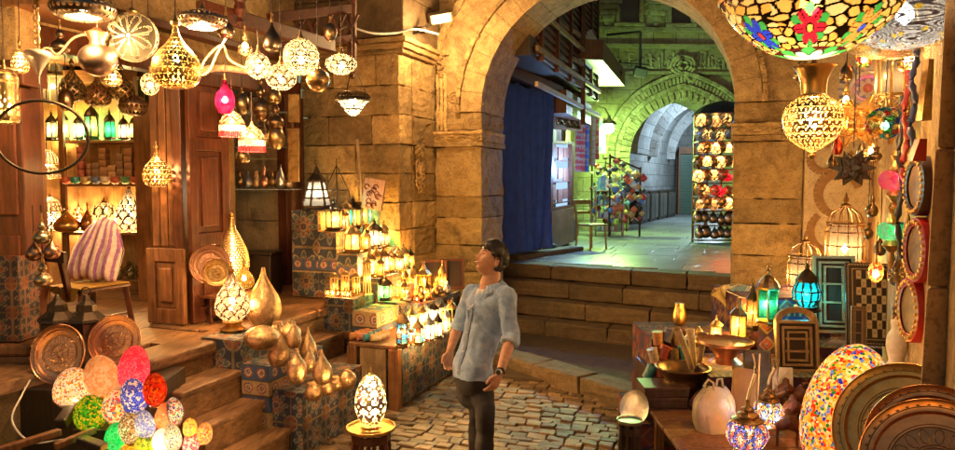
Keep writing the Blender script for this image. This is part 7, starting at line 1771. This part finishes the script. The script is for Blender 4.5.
# lantern stand at the right
c=gz(715,243,.895); t=thing('lantern_rack','tall shelved rack under a black parasol crowded with glowing lamps','rack',(c.x,c.y,.897),0)
mb=MB()
for z in (.05,.36,.66,.94,1.22,1.50,1.78,2.06,2.34): mb.box(-.44,.44,-.18,.18,z,z+.025)
for x in (-.42,.42): mb.bar((x,.15,0),(x,.15,2.7),.04)
mb.build('shelf_frame','wood_brown',t)
tp_=thing('parasol','small black parasol above the crowded lamp rack','parasol',c+Vector((.1,0,2.72)),0); mb=MB(); mb.lathe([(.62,-.1),(.45,.06),(.2,.16),(.01,.2)],16,n=10); mb.build('canopy','black',tp_); mb=MB(); mb.tube([(0,0,-1.6),(0,0,.2)],.02,6); mb.build('pole','iron',tp_)
proto=[]
for i,(kd,wc,hc,pt_,mt,cl) in enumerate((('drop',.17,.24,pat_scallop(6,5,(1,.72,.4)),'rack_glow',WARM),('globe',.19,.2,pat_pierced(6,5,(.6,.35,.15),.35,(1,.6,.25),0),'rack_glow',WARM),('vase',.17,.26,pat_solid((.7,.4,.2)),'shell',WARM),('globe',.24,.24,pat_pierced(6,5,(.3,.35,.4),.3,(.8,.9,1),2),'rack_glow',(.8,.9,1)),('drop',.16,.22,pat_solid((.9,.06,.12),1,0),'shell_milk',(1,.2,.2)))):
    mb=MB(); mb.lathe(profile(kd,wc,hc),24,n=16,pat=pt_); o=mb.build('rack_lamp',mt,None,smooth=True); proto.append((o,hc,cl))
lbk={0:'scalloped amber drop lamp',1:'pierced copper globe lamp',2:'plain copper vase',3:'silvery blue globe lamp',4:'glowing red drop lamp'}
rowz=(.075,.385,.685,.965,1.245,1.525,1.805,2.085,2.365); cnt=0; used=set()
for r_,z in enumerate(rowz):
    for q in range(6):
        kd=2 if r_<2 else (3 if r_>=7 and (q+r_)%2 else (4 if (r_,q) in ((3,3),(4,4)) else ((r_+q)%2)))
        o,hc,cl=proto[kd]; 
        if kd in used: o=o.copy(); COL.objects.link(o)
        used.add(kd); js=random.uniform(1.0,1.5); o.scale=(js,)*3; o.location=(c.x-.37+.148*q+random.uniform(-.03,.03),c.y-.12+random.uniform(0,.1),.897+z+hc*js/2+random.uniform(0,.05))
        tag(o,f'{lbk[kd]}, {ORD[q]} from the left on the {("lowest","second","third","fourth","fifth","sixth","seventh","eighth","top")[r_]} shelf of the far rack','lamp','lamps crowding the far rack')
        if kd!=2 and (q+r_)%2==0: lamp((0,0,0),9,cl,o,.04)

# extra dark ornaments crowding the right wall
for i,(px,cy,w,h,Y,kd,lb) in enumerate(((872,205,12,24,4.9,'gourd','dark bronze gourd hanging beside the green glass lamp'),(880,245,11,22,5.0,'drop','tarnished drop ornament hanging above the chess board'),(868,232,10,18,5.2,'urn','small dark urn ornament hanging between mural and chess board'),(884,70,14,26,4.4,'globe','smoky brass ball hanging in front of the blue plate'),(846,70,12,22,4.8,'drop','brown metal drop hanging left of the blue plate'),(832,160,9,18,5.0,'drop','tiny brass drop hanging left of the smoky star'),(908,225,9,30,3.7,'tall_drop','slim dark ornament hanging between the two upper round drums'),(876,155,12,16,4.3,'urn','little gold urn ornament above the pink lamp'))):
    hang(px,cy,w,h,Y,kd,pat_solid(((.3,.2,.1),(.22,.15,.08),(.35,.22,.1),(.3,.22,.12))[i%4]),'hanging_ornament',lb,'ornament',watts=0,top=cy-60,n=18,seg=22,metalm='bronze')

for k_,(px,py,rz_,lb) in enumerate(((603,236,.5,'crowded rack of dangling bags and masks standing left of the display cabinet'),(618,232,-.4,'half hidden rack of dangling trinkets behind the display cabinet'))):
    src=[o for o in COL.objects if o.name.startswith('souvenir_rack')][0]; p_=gz(px,py,.895); dup(src,(p_.x,p_.y+.3,.897),rz_,lb,None,(.8,.8,.95))
for i,(px,cy,w,h,Y,kd,pt_,lb) in enumerate(((846,98,14,24,4.7,'gourd',pat_pierced(9,8,(.5,.3,.1),.3,(1,.75,.4),1),'small gold pierced gourd lamp left of the painted plate'),(872,150,15,22,4.6,'drop',pat_pierced(9,8,(.5,.3,.1),.3,(1,.7,.35),1),'small gold pierced drop lamp between the stars and the pink lamp'),(908,58,18,26,4.2,'drop',pat_pierced(9,8,(.5,.3,.1),.3,(1,.75,.4),1),'small gold pierced drop lamp beside the tall white lantern'),(864,58,15,20,4.9,'globe',pat_mosaic(12,8,[(.7,.05,.03),(.05,.2,.6),(.9,.6,.1),(.05,.4,.15)],(.03,.02,.02),.1,1),'little coloured mosaic ball left of the tall white lantern'),(876,272,14,22,4.4,'globe',pat_mosaic(12,8,[(.8,.1,.05),(.9,.5,.1),(1,.8,.3)],(.03,.02,.02),.1,1),'little orange mosaic ball above the chess board'))):
    hang(px,cy,w,h,Y,kd,pt_,'pendant_lamp',lb,watts=3,top=cy-50,n=20,seg=28)
# ================================================================= PERSON
from mathutils import noise as mn
def X_(px,Y): return (px-477.5)/FPX*Y*1.0
def loft(mb, secs, seg=24, cap=True):
    """secs: (center, axisA, axisB, ra, rb)"""
    i0=len(mb.v)
    for c,a,b,ra,rb in secs:
        for k in range(seg):
            t=2*PI*k/seg; mb.v.append(tuple(Vector(c)+Vector(a)*ra*math.cos(t)+Vector(b)*rb*math.sin(t)))
    m=len(secs)
    for j in range(m-1):
        for k in range(seg): mb.f.append((i0+j*seg+k,i0+j*seg+(k+1)%seg,i0+(j+1)*seg+(k+1)%seg,i0+(j+1)*seg+k))
    if cap: mb.f.append(tuple(i0+k for k in reversed(range(seg)))); mb.f.append(tuple(i0+(m-1)*seg+k for k in range(seg)))
def limb(mb, pts, rad, seg=16, flat=1.0, ax=None):
    """smooth tapering limb through points"""
    P=[Vector(p) for p in pts]; out=[]; rr=[]
    for i in range(len(P)-1):
        p0=P[max(i-1,0)];p1=P[i];p2=P[i+1];p3=P[min(i+2,len(P)-1)]
        for f in range(5):
            s=f/5; out.append(.5*((2*p1)+(p2-p0)*s+(2*p0-5*p1+4*p2-p3)*s*s+(3*p1-p0-3*p2+p3)*s**3)); rr.append(rad[i]*(1-s)+rad[i+1]*s)
    out.append(P[-1]); rr.append(rad[-1]); secs=[]
    for i,p in enumerate(out):
        d=(out[min(i+1,len(out)-1)]-out[max(i-1,0)]).normalized(); u=(ax if ax is not None else Vector((0.3,1,0)))
        u=(u-d*u.dot(d)).normalized(); v=d.cross(u); secs.append((p,u,v,rr[i],rr[i]*flat))
    loft(mb,secs,seg)
def remeshed(mb,name,mat,parent,vox,smooth_it=6,fn=None):
    o=mb.build('tmp',mat); r=o.modifiers.new('r','REMESH'); r.mode='VOXEL'; r.voxel_size=vox
    s=o.modifiers.new('s','SMOOTH'); s.iterations=smooth_it; s.factor=.5
    dg=bpy.context.evaluated_depsgraph_get(); dg.update(); me=bpy.data.meshes.new_from_object(o.evaluated_get(dg)); me.name=name
    COL.objects.unlink(o); bpy.data.objects.remove(o)
    if fn: fn(me)
    me.materials.clear(); me.materials.append(M[mat]); me.polygons.foreach_set('use_smooth',[True]*len(me.polygons))
    n=bpy.data.objects.new(name,me); COL.objects.link(n); n.parent=parent; return n
fw=Vector((-.80,-.60,0)).normalized(); rt=Vector((-.60,.80,0)).normalized(); UP=Vector((0,0,1))
pel=at(473,372,4.72); che=at(487,312,4.72); nb=at(490,285,4.72)
Ls,Rs=at(507,294,4.60),at(472,292,4.84)
Le,Lw=at(511,337,4.50),at(500,373,4.32); Re,Rw=at(458,326,4.94),at(450,351,4.86)
Lh,Rh=at(482,381,4.66),at(468,380,4.78)
Lk,Rk=Vector((X_(485,4.56),4.56,.50)),Vector((X_(477,4.74),4.74,.50))
La,Ra_=Vector((X_(489,4.72),4.72,.09)),Vector((X_(478,4.95),4.95,.10))
# ---- head shape in local axes
hf=Vector((-.86,-.34,.40)).normalized(); hr=hf.cross(UP).normalized(); hu=hr.cross(hf).normalized(); hc=at(491.5,260,4.72)
def g_(d,s): return math.exp(-(d/s)**2)
def headpt(th,ph):
    x=math.cos(ph)*math.cos(th); y=math.cos(ph)*math.sin(th); z=math.sin(ph)
    X=x*.076;Y=y*.097;Z=z*.117
    if Z<0:
        t=-Z/.114; X*=1-.34*t**1.5; 
        if y>0: Y=Y*(1-.02*t)+.010*t
        else: Y*=1-.45*t
    if y<-.0 and Z>0: Y*=1.04
    if y>0:
        f=y**2
        Y-=.006*f*g_(Z-.012,.02)*(g_(abs(X)-.030,.016))*2.0      # eye sockets
        Y+=.005*f*g_(Z-.035,.012)*g_(X,.05)                         # brow
        Y+=(.022*g_(Z+.022,.012)+.014*g_(Z+.004,.018))*g_(X,.0115)*(y>.6)  # nose
        Y+=.007*g_(Z+.052,.010)*g_(X,.024)*(y>.5)                   # lips
        Y-=.004*g_(Z+.066,.006)*g_(X,.03)
        Y+=.010*g_(Z+.092,.016)*g_(X,.025)                          # chin
        Y+=.003*g_(Z+.015,.02)*g_(abs(X)-.045,.015)                 # cheek
    return X,Y,Z
def H2W(X,Y,Z): return hc+hr*X+hf*Y+hu*Z
t=thing('person','young man in faded denim shirt and dark trousers looking up at the lamps','person',(0,0,0)); person=t
mb=MB(); NA,NP=64,48; i0=0
for j in range(NP+1):
    ph=-PI/2+PI*j/NP
    for k in range(NA): mb.v.append(tuple(H2W(*headpt(2*PI*k/NA,ph))))
for j in range(NP):
    for k in range(NA): mb.f.append((j*NA+k,j*NA+(k+1)%NA,(j+1)*NA+(k+1)%NA,(j+1)*NA+k))
# ears
for s in (-1,1):
    ec=H2W(s*.074,-.012,-.008); loft(mb,[(ec+hr*s*o-hf*o*.4,hu,(hf+hr*s*.3).normalized(),.030*q,.018*q) for o,q in ((-.008,.8),(.004,1),(.012,.95),(.016,.5))],16)
# neck, torso core, arms, legs in one body
limb(mb,[hc-hu*.05-hf*.022,nb.lerp(hc,.45)-hf*.01,nb+Vector((0,0,.0)),che],[.058,.058,.068,.10],20)
limb(mb,[che,pel],[.10,.075],20)
limb(mb,[che.lerp(Ls,.3),Ls,Ls.lerp(Le,.5),Le,Le.lerp(Lw,.35),Lw],[.035,.038,.036,.036,.038,.025],16); limb(mb,[che.lerp(Rs,.3),Rs,Rs.lerp(Re,.5),Re,Re.lerp(Rw,.35),Rw],[.035,.038,.036,.036,.038,.025],16)

for (h_,k_,a_) in ((Lh,Lk,La),(Rh,Rk,Ra_)):
    limb(mb,[pel+UP*.02,h_],[.06,.055],14); limb(mb,[h_+UP*.03,h_-UP*.10,k_+UP*.12,k_,k_-UP*.2,a_+UP*.03,a_-UP*.03],[.052,.055,.046,.040,.038,.032,.034],14)
def hand(wr,dr,nrm_,side,curl):
    dr=dr.normalized(); nrm_=(nrm_-dr*nrm_.dot(dr)).normalized(); sd_=dr.cross(nrm_).normalized()*side   # sd_: towards the thumb
    loft(mb,[(wr-dr*.02,sd_,nrm_,.026,.019),(wr+dr*.015,sd_,nrm_,.030,.016),(wr+dr*.05,sd_,nrm_,.040,.0155),(wr+dr*.085,sd_,nrm_,.041,.013),(wr+dr*.095,sd_,nrm_,.038,.010)],18)
    for i,(o,L_) in enumerate(((.030,.072),(.010,.082),(-.011,.076),(-.030,.060))):
        b=wr+dr*.085+sd_*o; d=(dr+sd_*o*1.2).normalized(); c=curl*(1+.12*i); pts=[b-d*.015]; p=b.copy(); a=.15
        for seg_l in (L_*.45,L_*.3,L_*.25):
            pts.append(p.copy()); a+=c; p=p+(d*math.cos(a)+nrm_*math.sin(a))*seg_l
        pts.append(p); limb(mb,pts,[.0095,.0095,.0088,.008,.0065],10)
    b=wr+dr*.025+sd_*.022; limb(mb,[b,b+dr*.02+sd_*.022+nrm_*.006,b+dr*.048+sd_*.032+nrm_*.014,b+dr*.072+sd_*.030+nrm_*.02],[.013,.0125,.0105,.008],10)
hand(Lw,(at(491,393,4.30)-Lw),-rt*-1.0+fw*.2,-1,.28)
hand(Rw,(at(447,371,4.82)-Rw),-rt*1.0+fw*.2,1,.38)
def skinnoise(me): pass
M['skin']=(lambda: None)()
m_,t_=newmat('skin'); co=coords(t_); nz=t_.n('TexNoise',Vector=co,Scale=40.0,Detail=4.0); cc=t_.ramp(nz.outputs[0],[(.3,(.42,.20,.115)),(.7,(.55,.29,.18))]); p_=t_.n('BsdfPrincipled',Base__Color=cc,Roughness=.5,Normal=bumpn(t_,nz.outputs[0],.15,.003)); p_.inputs['Subsurface Weight'].default_value=.15; p_.inputs['Subsurface Radius'].default_value=(.02,.008,.004); p_.inputs['Subsurface Scale'].default_value=.3; t_.out(p_); M['skin']=m_
remeshed(mb,'body','skin',person,.0052,3)
# ---- trousers
mb=MB(); wa=pel+UP*.05
sr=lambda c,ra,rb: (c,rt,fw,ra,rb)
loft(mb,[sr(wa+UP*.04,.120,.085),sr(wa,.140,.100),sr(pel-UP*.04,.155,.118),sr(pel-UP*.09,.150,.114),sr(pel-UP*.14,.12,.09)],32)
limb(mb,[Lh+UP*.03,Lh-UP*.10,Lk+UP*.12,Lk,Lk-UP*.2,La+UP*.03,La-UP*.03],[.078,.080,.068,.062,.058,.052,.052],24); limb(mb,[Rh+UP*.03,Rh-UP*.10,Rk+UP*.12,Rk,Rk-UP*.2,Ra_+UP*.03,Ra_-UP*.03],[.078,.080,.068,.062,.058,.052,.052],24)
def folds(amp,scale,st=(1,1,2.2)):
    def f(me):
        me.calc_loop_triangles()
        co_=[v.co.copy() for v in me.vertices]; no=[v.normal.copy() for v in me.vertices]
        for v,c,n in zip(me.vertices,co_,no):
            q=Vector((c.x*st[0],c.y*st[1],c.z*st[2]))*scale; d=mn.noise(q)+.5*mn.noise(q*2.3+Vector((3,1,7))); d2=1-abs(mn.noise(q*.8+Vector((9,2,4))))*2
            v.co=c+n*amp*(d*.8+max(0,d2)*.6-.3)
        me.update()
    return f
M['trousers']=plain('dark_trousers',(.010,.007,.009),.8,noise=.4,scale=60,bump=.25)
remeshed(mb,'trousers','trousers',person,.008,4,folds(.009,7,(1,1,1.6)))
for L_,kk in ((La,Lk),(Ra_,Rk)):
    mb=MB(); b=Vector((L_.x,L_.y,0)); loft(mb,[(b+fw*o+UP*z,rt,UP,ra,rb) for o,z,ra,rb in ((-.09,.05,.02,.03),(-.07,.05,.036,.05),(0,.052,.042,.052),(.08,.04,.047,.036),(.15,.03,.042,.026),(.185,.025,.02,.014))],16); mb.build('shoe','black',person,smooth=True)
# ---- shirt
mb=MB(); hem=pel+UP*.0
yaw=lambda c,ra,rb: (c,rt,fw,ra,rb)
mid=pel.lerp(che,.45)
loft(mb,[yaw(hem-UP*.03,.165,.126),yaw(hem+UP*.05,.160,.120),yaw(mid,.148,.112),yaw(che-UP*.02,.168,.122),yaw(che+UP*.07,.180,.118),yaw(nb-UP*.065,.180,.098),yaw(nb-UP*.035,.150,.082),yaw(nb-UP*.015,.085,.068)],36)
def cuffp(a,b,f): return a.lerp(b,f)
limb(mb,[Ls+(che-Ls)*.35+UP*.0,Ls-UP*.005,Ls.lerp(Le,.45),Le,Le.lerp(Lw,.16)],[.060,.064,.058,.053,.054],22); limb(mb,[Rs+(che-Rs)*.35,Rs-UP*.005,Rs.lerp(Re,.45),Re.lerp(Rs,.1),Re.lerp(Rw,.04)],[.060,.062,.056,.052,.052],22)
limb(mb,[Le.lerp(Lw,.05),Le.lerp(Lw,.20)],[.060,.059],22); limb(mb,[Re.lerp(Rs,.12),Re.lerp(Rw,.06)],[.056,.056],22)
m_,t_=newmat('denim'); co=coords(t_); n1=t_.n('TexNoise',Vector=co,Scale=9.0,Detail=6.0,Roughness=.7,Distortion=.8); n2=t_.n('TexNoise',Vector=coords(t_,(1,1,6)),Scale=120.0,Detail=2.0)
cc=t_.ramp(n1.outputs[0],[(.30,(.17,.26,.45)),(.48,(.28,.40,.62)),(.66,(.46,.56,.74))]); cc=t_.mix(.35,cc,t_.ramp(n2.outputs[0],[(.3,(.5,.5,.5)),(.7,(1,1,1))]),'MULTIPLY')
t_.out(t_.n('BsdfPrincipled',Base__Color=cc,Roughness=.9,Normal=bumpn(t_,t_.math('ADD',n1.outputs[0],t_.math('MULTIPLY',n2.outputs[0],.3)),.4,.006))); M['denim']=m_
shirt=remeshed(mb,'shirt','denim',person,.0065,4,folds(.012,7.5,(1.5,1.5,.9)))
# collar, placket, pockets, undershirt
sv=shirt.data.vertices
def onshirt(c,d,off=.006):
    # push point outward along d from c until just outside the shirt
    best=0
    for v in sv:
        q=v.co-c; al=q.dot(d)
        if al>0 and (q-d*al).length<.012: best=max(best,al)
    return c+d*(best+off)
M['denim_d']=plain('denim_dark',(.20,.27,.40),.9,noise=.4,scale=70,bump=.4)
axis=lambda z: pel.lerp(nb,max(0,min(1,(z-pel.z)/(nb.z-pel.z))))
pf=(fw*.97+rt*.02).normalized()
pts=[onshirt(axis(z),pf,.002) for z in np.linspace(pel.z-.01,nb.z-.06,14)]
mb=MB()
for i in range(len(pts)-3): mb.hexa([tuple(q) for q in (pts[i]-rt*.014-fw*.004,pts[i]+rt*.014-fw*.004,pts[i]+rt*.014+fw*.002,pts[i]-rt*.014+fw*.002,pts[i+1]-rt*.014-fw*.004,pts[i+1]+rt*.014-fw*.004,pts[i+1]+rt*.014+fw*.002,pts[i+1]-rt*.014+fw*.002)])
mb.build('placket','denim_d',shirt,smooth=True)
mb=MB(); 
for i in (1,4,7,10): mb.lathe([(.001,0),(.006,0),(.006,.003),(.001,.004)],10,c=tuple(pts[i]+fw*.005))
mb.build('buttons','white',shirt)
for s in (-1,1):       # pockets
    dd=(fw+rt*s*.62).normalized(); zc_=che.z-.03; c_=onshirt(axis(zc_)+rt*s*.02,dd,.001); q_=dd.cross(UP).normalized(); mb=MB()
    P_=lambda u,v,o: c_+q_*u+UP*v+dd*(o-.9*u*u*4-.10*max(0,-v))
    for i in range(6):
        u0=-.045+.015*i; u1=u0+.015
        mb.hexa([tuple(P_(u0,-.06+.012*abs(u0)/.045,-.012)),tuple(P_(u1,-.06+.012*abs(u1)/.045,-.012)),tuple(P_(u1,-.06,.004)),tuple(P_(u0,-.06,.004)),tuple(P_(u0,.028,-.012)),tuple(P_(u1,.028,-.012)),tuple(P_(u1,.028,.004)),tuple(P_(u0,.028,.004))])
    mb.hexa([tuple(P_(-.048,.03,-.01)),tuple(P_(.048,.03,-.01)),tuple(P_(.048,.03,.006)),tuple(P_(-.048,.03,.006)),tuple(P_(-.048,.055,-.01)),tuple(P_(.048,.055,-.01)),tuple(P_(.048,.055,.006)),tuple(P_(-.048,.055,.006))])
    mb.build('pocket','denim',shirt,bevel=.003)
mb=MB()               # undershirt wedge and open collar flaps
c0=nb+UP*.0; 
mb.poly([c0+fw*.079+rt*.04-UP*.022,c0+fw*.079-rt*.04-UP*.022,pts[-3]+fw*.006]); mb.build('undershirt','white',person)
for s in (-1,1):
    mb=MB(); ring=[]
    for k in range(11):
        f=k/10; a=.62+(PI-.62)*f; d=(fw*math.cos(a)+rt*s*math.sin(a)); 
        base=nb+d*.078+UP*(-.030+.040*f); topv=nb+d*(.076-.004*f)+UP*(.004+.045*f); low=.045 if k>0 else .02
        outv=nb+d*(.118+.014*math.sin(f*PI))+UP*(-.036-.016*(1-f)+.030*f)
        if k==0: outv=nb+d*.122+UP*-.075
        ring.append((base,topv,outv))
    for k in range(10):
        mb.quad(ring[k][0],ring[k+1][0],ring[k+1][1],ring[k][1]); mb.quad(ring[k][1],ring[k+1][1],ring[k+1][2],ring[k][2])
    o=mb.build('collar','denim',shirt,smooth=True); sm=o.modifiers.new('t','SOLIDIFY'); sm.thickness=.004
# watch
wd=(Lw-Le).normalized(); wc=Lw-wd*.012; u=(rt*-1-wd*(-rt).dot(wd)).normalized(); v=wd.cross(u)
wt=MB(); loft(wt,[(wc-wd*.011,u,v,.031,.029),(wc+wd*.011,u,v,.029,.027)],24,False); w_=wt.build('watch_strap','black',person,smooth=True); sm=w_.modifiers.new('t','SOLIDIFY'); sm.thickness=.005
mb=MB(); fc=wc+(-fw*-.5+Vector((-.1,-1,.1))).normalized()*.032; dd=(fc-wc).normalized(); uu=dd.orthogonal().normalized(); vv=dd.cross(uu); loft(mb,[(fc-dd*.004,uu,vv,.021,.021),(fc+dd*.006,uu,vv,.021,.021),(fc+dd*.008,uu,vv,.017,.017)],22); mb.build('watch_case','silver',w_,smooth=True)
mb=MB(); loft(mb,[(fc+dd*.0085,uu,vv,.0155,.0155),(fc+dd*.0095,uu,vv,.015,.015)],22); mb.build('watch_face','black',w_)
# ---- hair: displaced cap over the skull with tufts
mb=MB(); random.seed(4); NA2,NP2=90,50
idx={}
for j in range(NP2+1):
    ph=-PI/2+PI*j/NP2
    for k in range(NA2):
        th=2*PI*k/NA2; X,Y,Z=headpt(th,ph); y=math.cos(ph)*math.sin(th); 
        lim=.045 if y>.35 else (-.02+.0 if y>-.1 else -.075)
        n_=mn.noise(Vector((X*45,Y*30,Z*45))); front=.05+.012*n_
        hh=.0
        line=front if y>.55 else (front-.05*(.55-y)/.45 if y>.1 else (.028 if y>-.15 else -.06+.02*n_))
        if Z>line: hh=min(1,(Z-line)/.018)*(.021+.007*mn.noise(Vector((X*25+5,Y*25,Z*25)))+ .003*mn.noise(Vector((X*120,Y*60,Z*120)))+(.012*min(1,max(0,(Z-.05)/.03)) if y>-.2 else 0))
        else: hh=-.006
        d=Vector((X/.074**2,Y/.094**2,Z/.114**2)).normalized(); mb.v.append(tuple(H2W(X+d.x*hh,Y+d.y*hh,Z+d.z*hh)))
for j in range(NP2):
    for k in range(NA2): mb.f.append((j*NA2+k,j*NA2+(k+1)%NA2,(j+1)*NA2+(k+1)%NA2,(j+1)*NA2+k))
for i in range(900):   # locks
    th=random.uniform(0,2*PI); ph=random.uniform(.05,1.45); X,Y,Z=headpt(th,ph); y=math.cos(ph)*math.sin(th)
    if y>.4 and Z<.062: continue
    if y>-.1 and Z<.04: continue
    d=Vector((X/.074**2,Y/.094**2,Z/.114**2)).normalized(); o=Vector((X,Y,Z))+d*.014; fl=Vector((random.uniform(-.5,.5)+.3,(.9 if y>-.2 else -.5)+random.uniform(-.3,.3),-.5 if y<0 else .25)); fl=(fl-d*fl.dot(d)).normalized()
    a=o; b=o+fl*.016+d*.008; c=o+fl*.034+d*.004; mb.tube([H2W(*a),H2W(*b),H2W(*c)],[.0028,.0024,.0006],4)
M['hair']=plain('black_hair',(.012,.008,.007),.45,noise=.4,scale=90,bump=.4)
mb.build('hair','hair',person,smooth=True)
for s in (-1,1):
    X=s*.030; mb=MB(); Yf=headpt(PI/2-s*.42,.09)[1]
    pts_=[H2W(s*(.014+.032*q/6),math.sqrt(max(0,1-((.014+.032*q/6)/.074)**2))*.092*.975+.003,.034+.006*math.sin(q/6*PI*.8)) for q in range(7)]
    mb.tube(pts_,[.0022,.003,.0034,.0034,.003,.0024,.001],6); mb.build('eyebrow','hair',person,smooth=True)
    mb=MB(); pts_=[H2W(s*(.019+.024*q/6),math.sqrt(max(0,1-((.019+.024*q/6)/.074)**2))*.092*.945,.014+.0028*math.sin(q/6*PI)) for q in range(7)]; mb.tube(pts_,[.0008,.0022,.003,.0034,.003,.0022,.0008],6); mb.build('eye','hair',person,smooth=True)
mb=MB(); mb.tube([H2W(.022*q,.101-.10*(.022*q)**2*60*.1-.010*abs(q)**2,-.052+.002*abs(q)) for q in (-1,-.5,0,.5,1)],[.002,.0042,.005,.0042,.002],8); mb.build('lips',plain('lip',(.36,.12,.09),.45),person,smooth=True)
SKY=.05; EXPO=1.15
# ================================================================= LIGHT & FILM
w = bpy.data.worlds.new('World'); sc.world = w; w.use_nodes = True
nt = w.node_tree; bg = nt.nodes['Background']
sky = nt.nodes.new('ShaderNodeTexSky'); sky.sky_type = 'NISHITA'; sky.sun_disc = False; sky.sun_elevation = R(3); sky.sun_rotation = R(200)
nt.links.new(sky.outputs[0], bg.inputs[0]); bg.inputs[1].default_value = SKY
sc.view_settings.view_transform = 'Standard'; sc.view_settings.look = 'None'; sc.view_settings.gamma = 1; sc.view_settings.exposure = EXPO
sc.view_settings.use_curve_mapping = False
c = sc.cycles; c.max_bounces = 7; c.diffuse_bounces = 3; c.glossy_bounces = 3; c.transmission_bounces = 4; c.transparent_max_bounces = 14; c.sample_clamp_indirect = 4.0
c.use_denoising = True; c.caustics_reflective = False; c.caustics_refractive = False
try: c.denoiser = 'OPENIMAGEDENOISE'
except Exception: pass
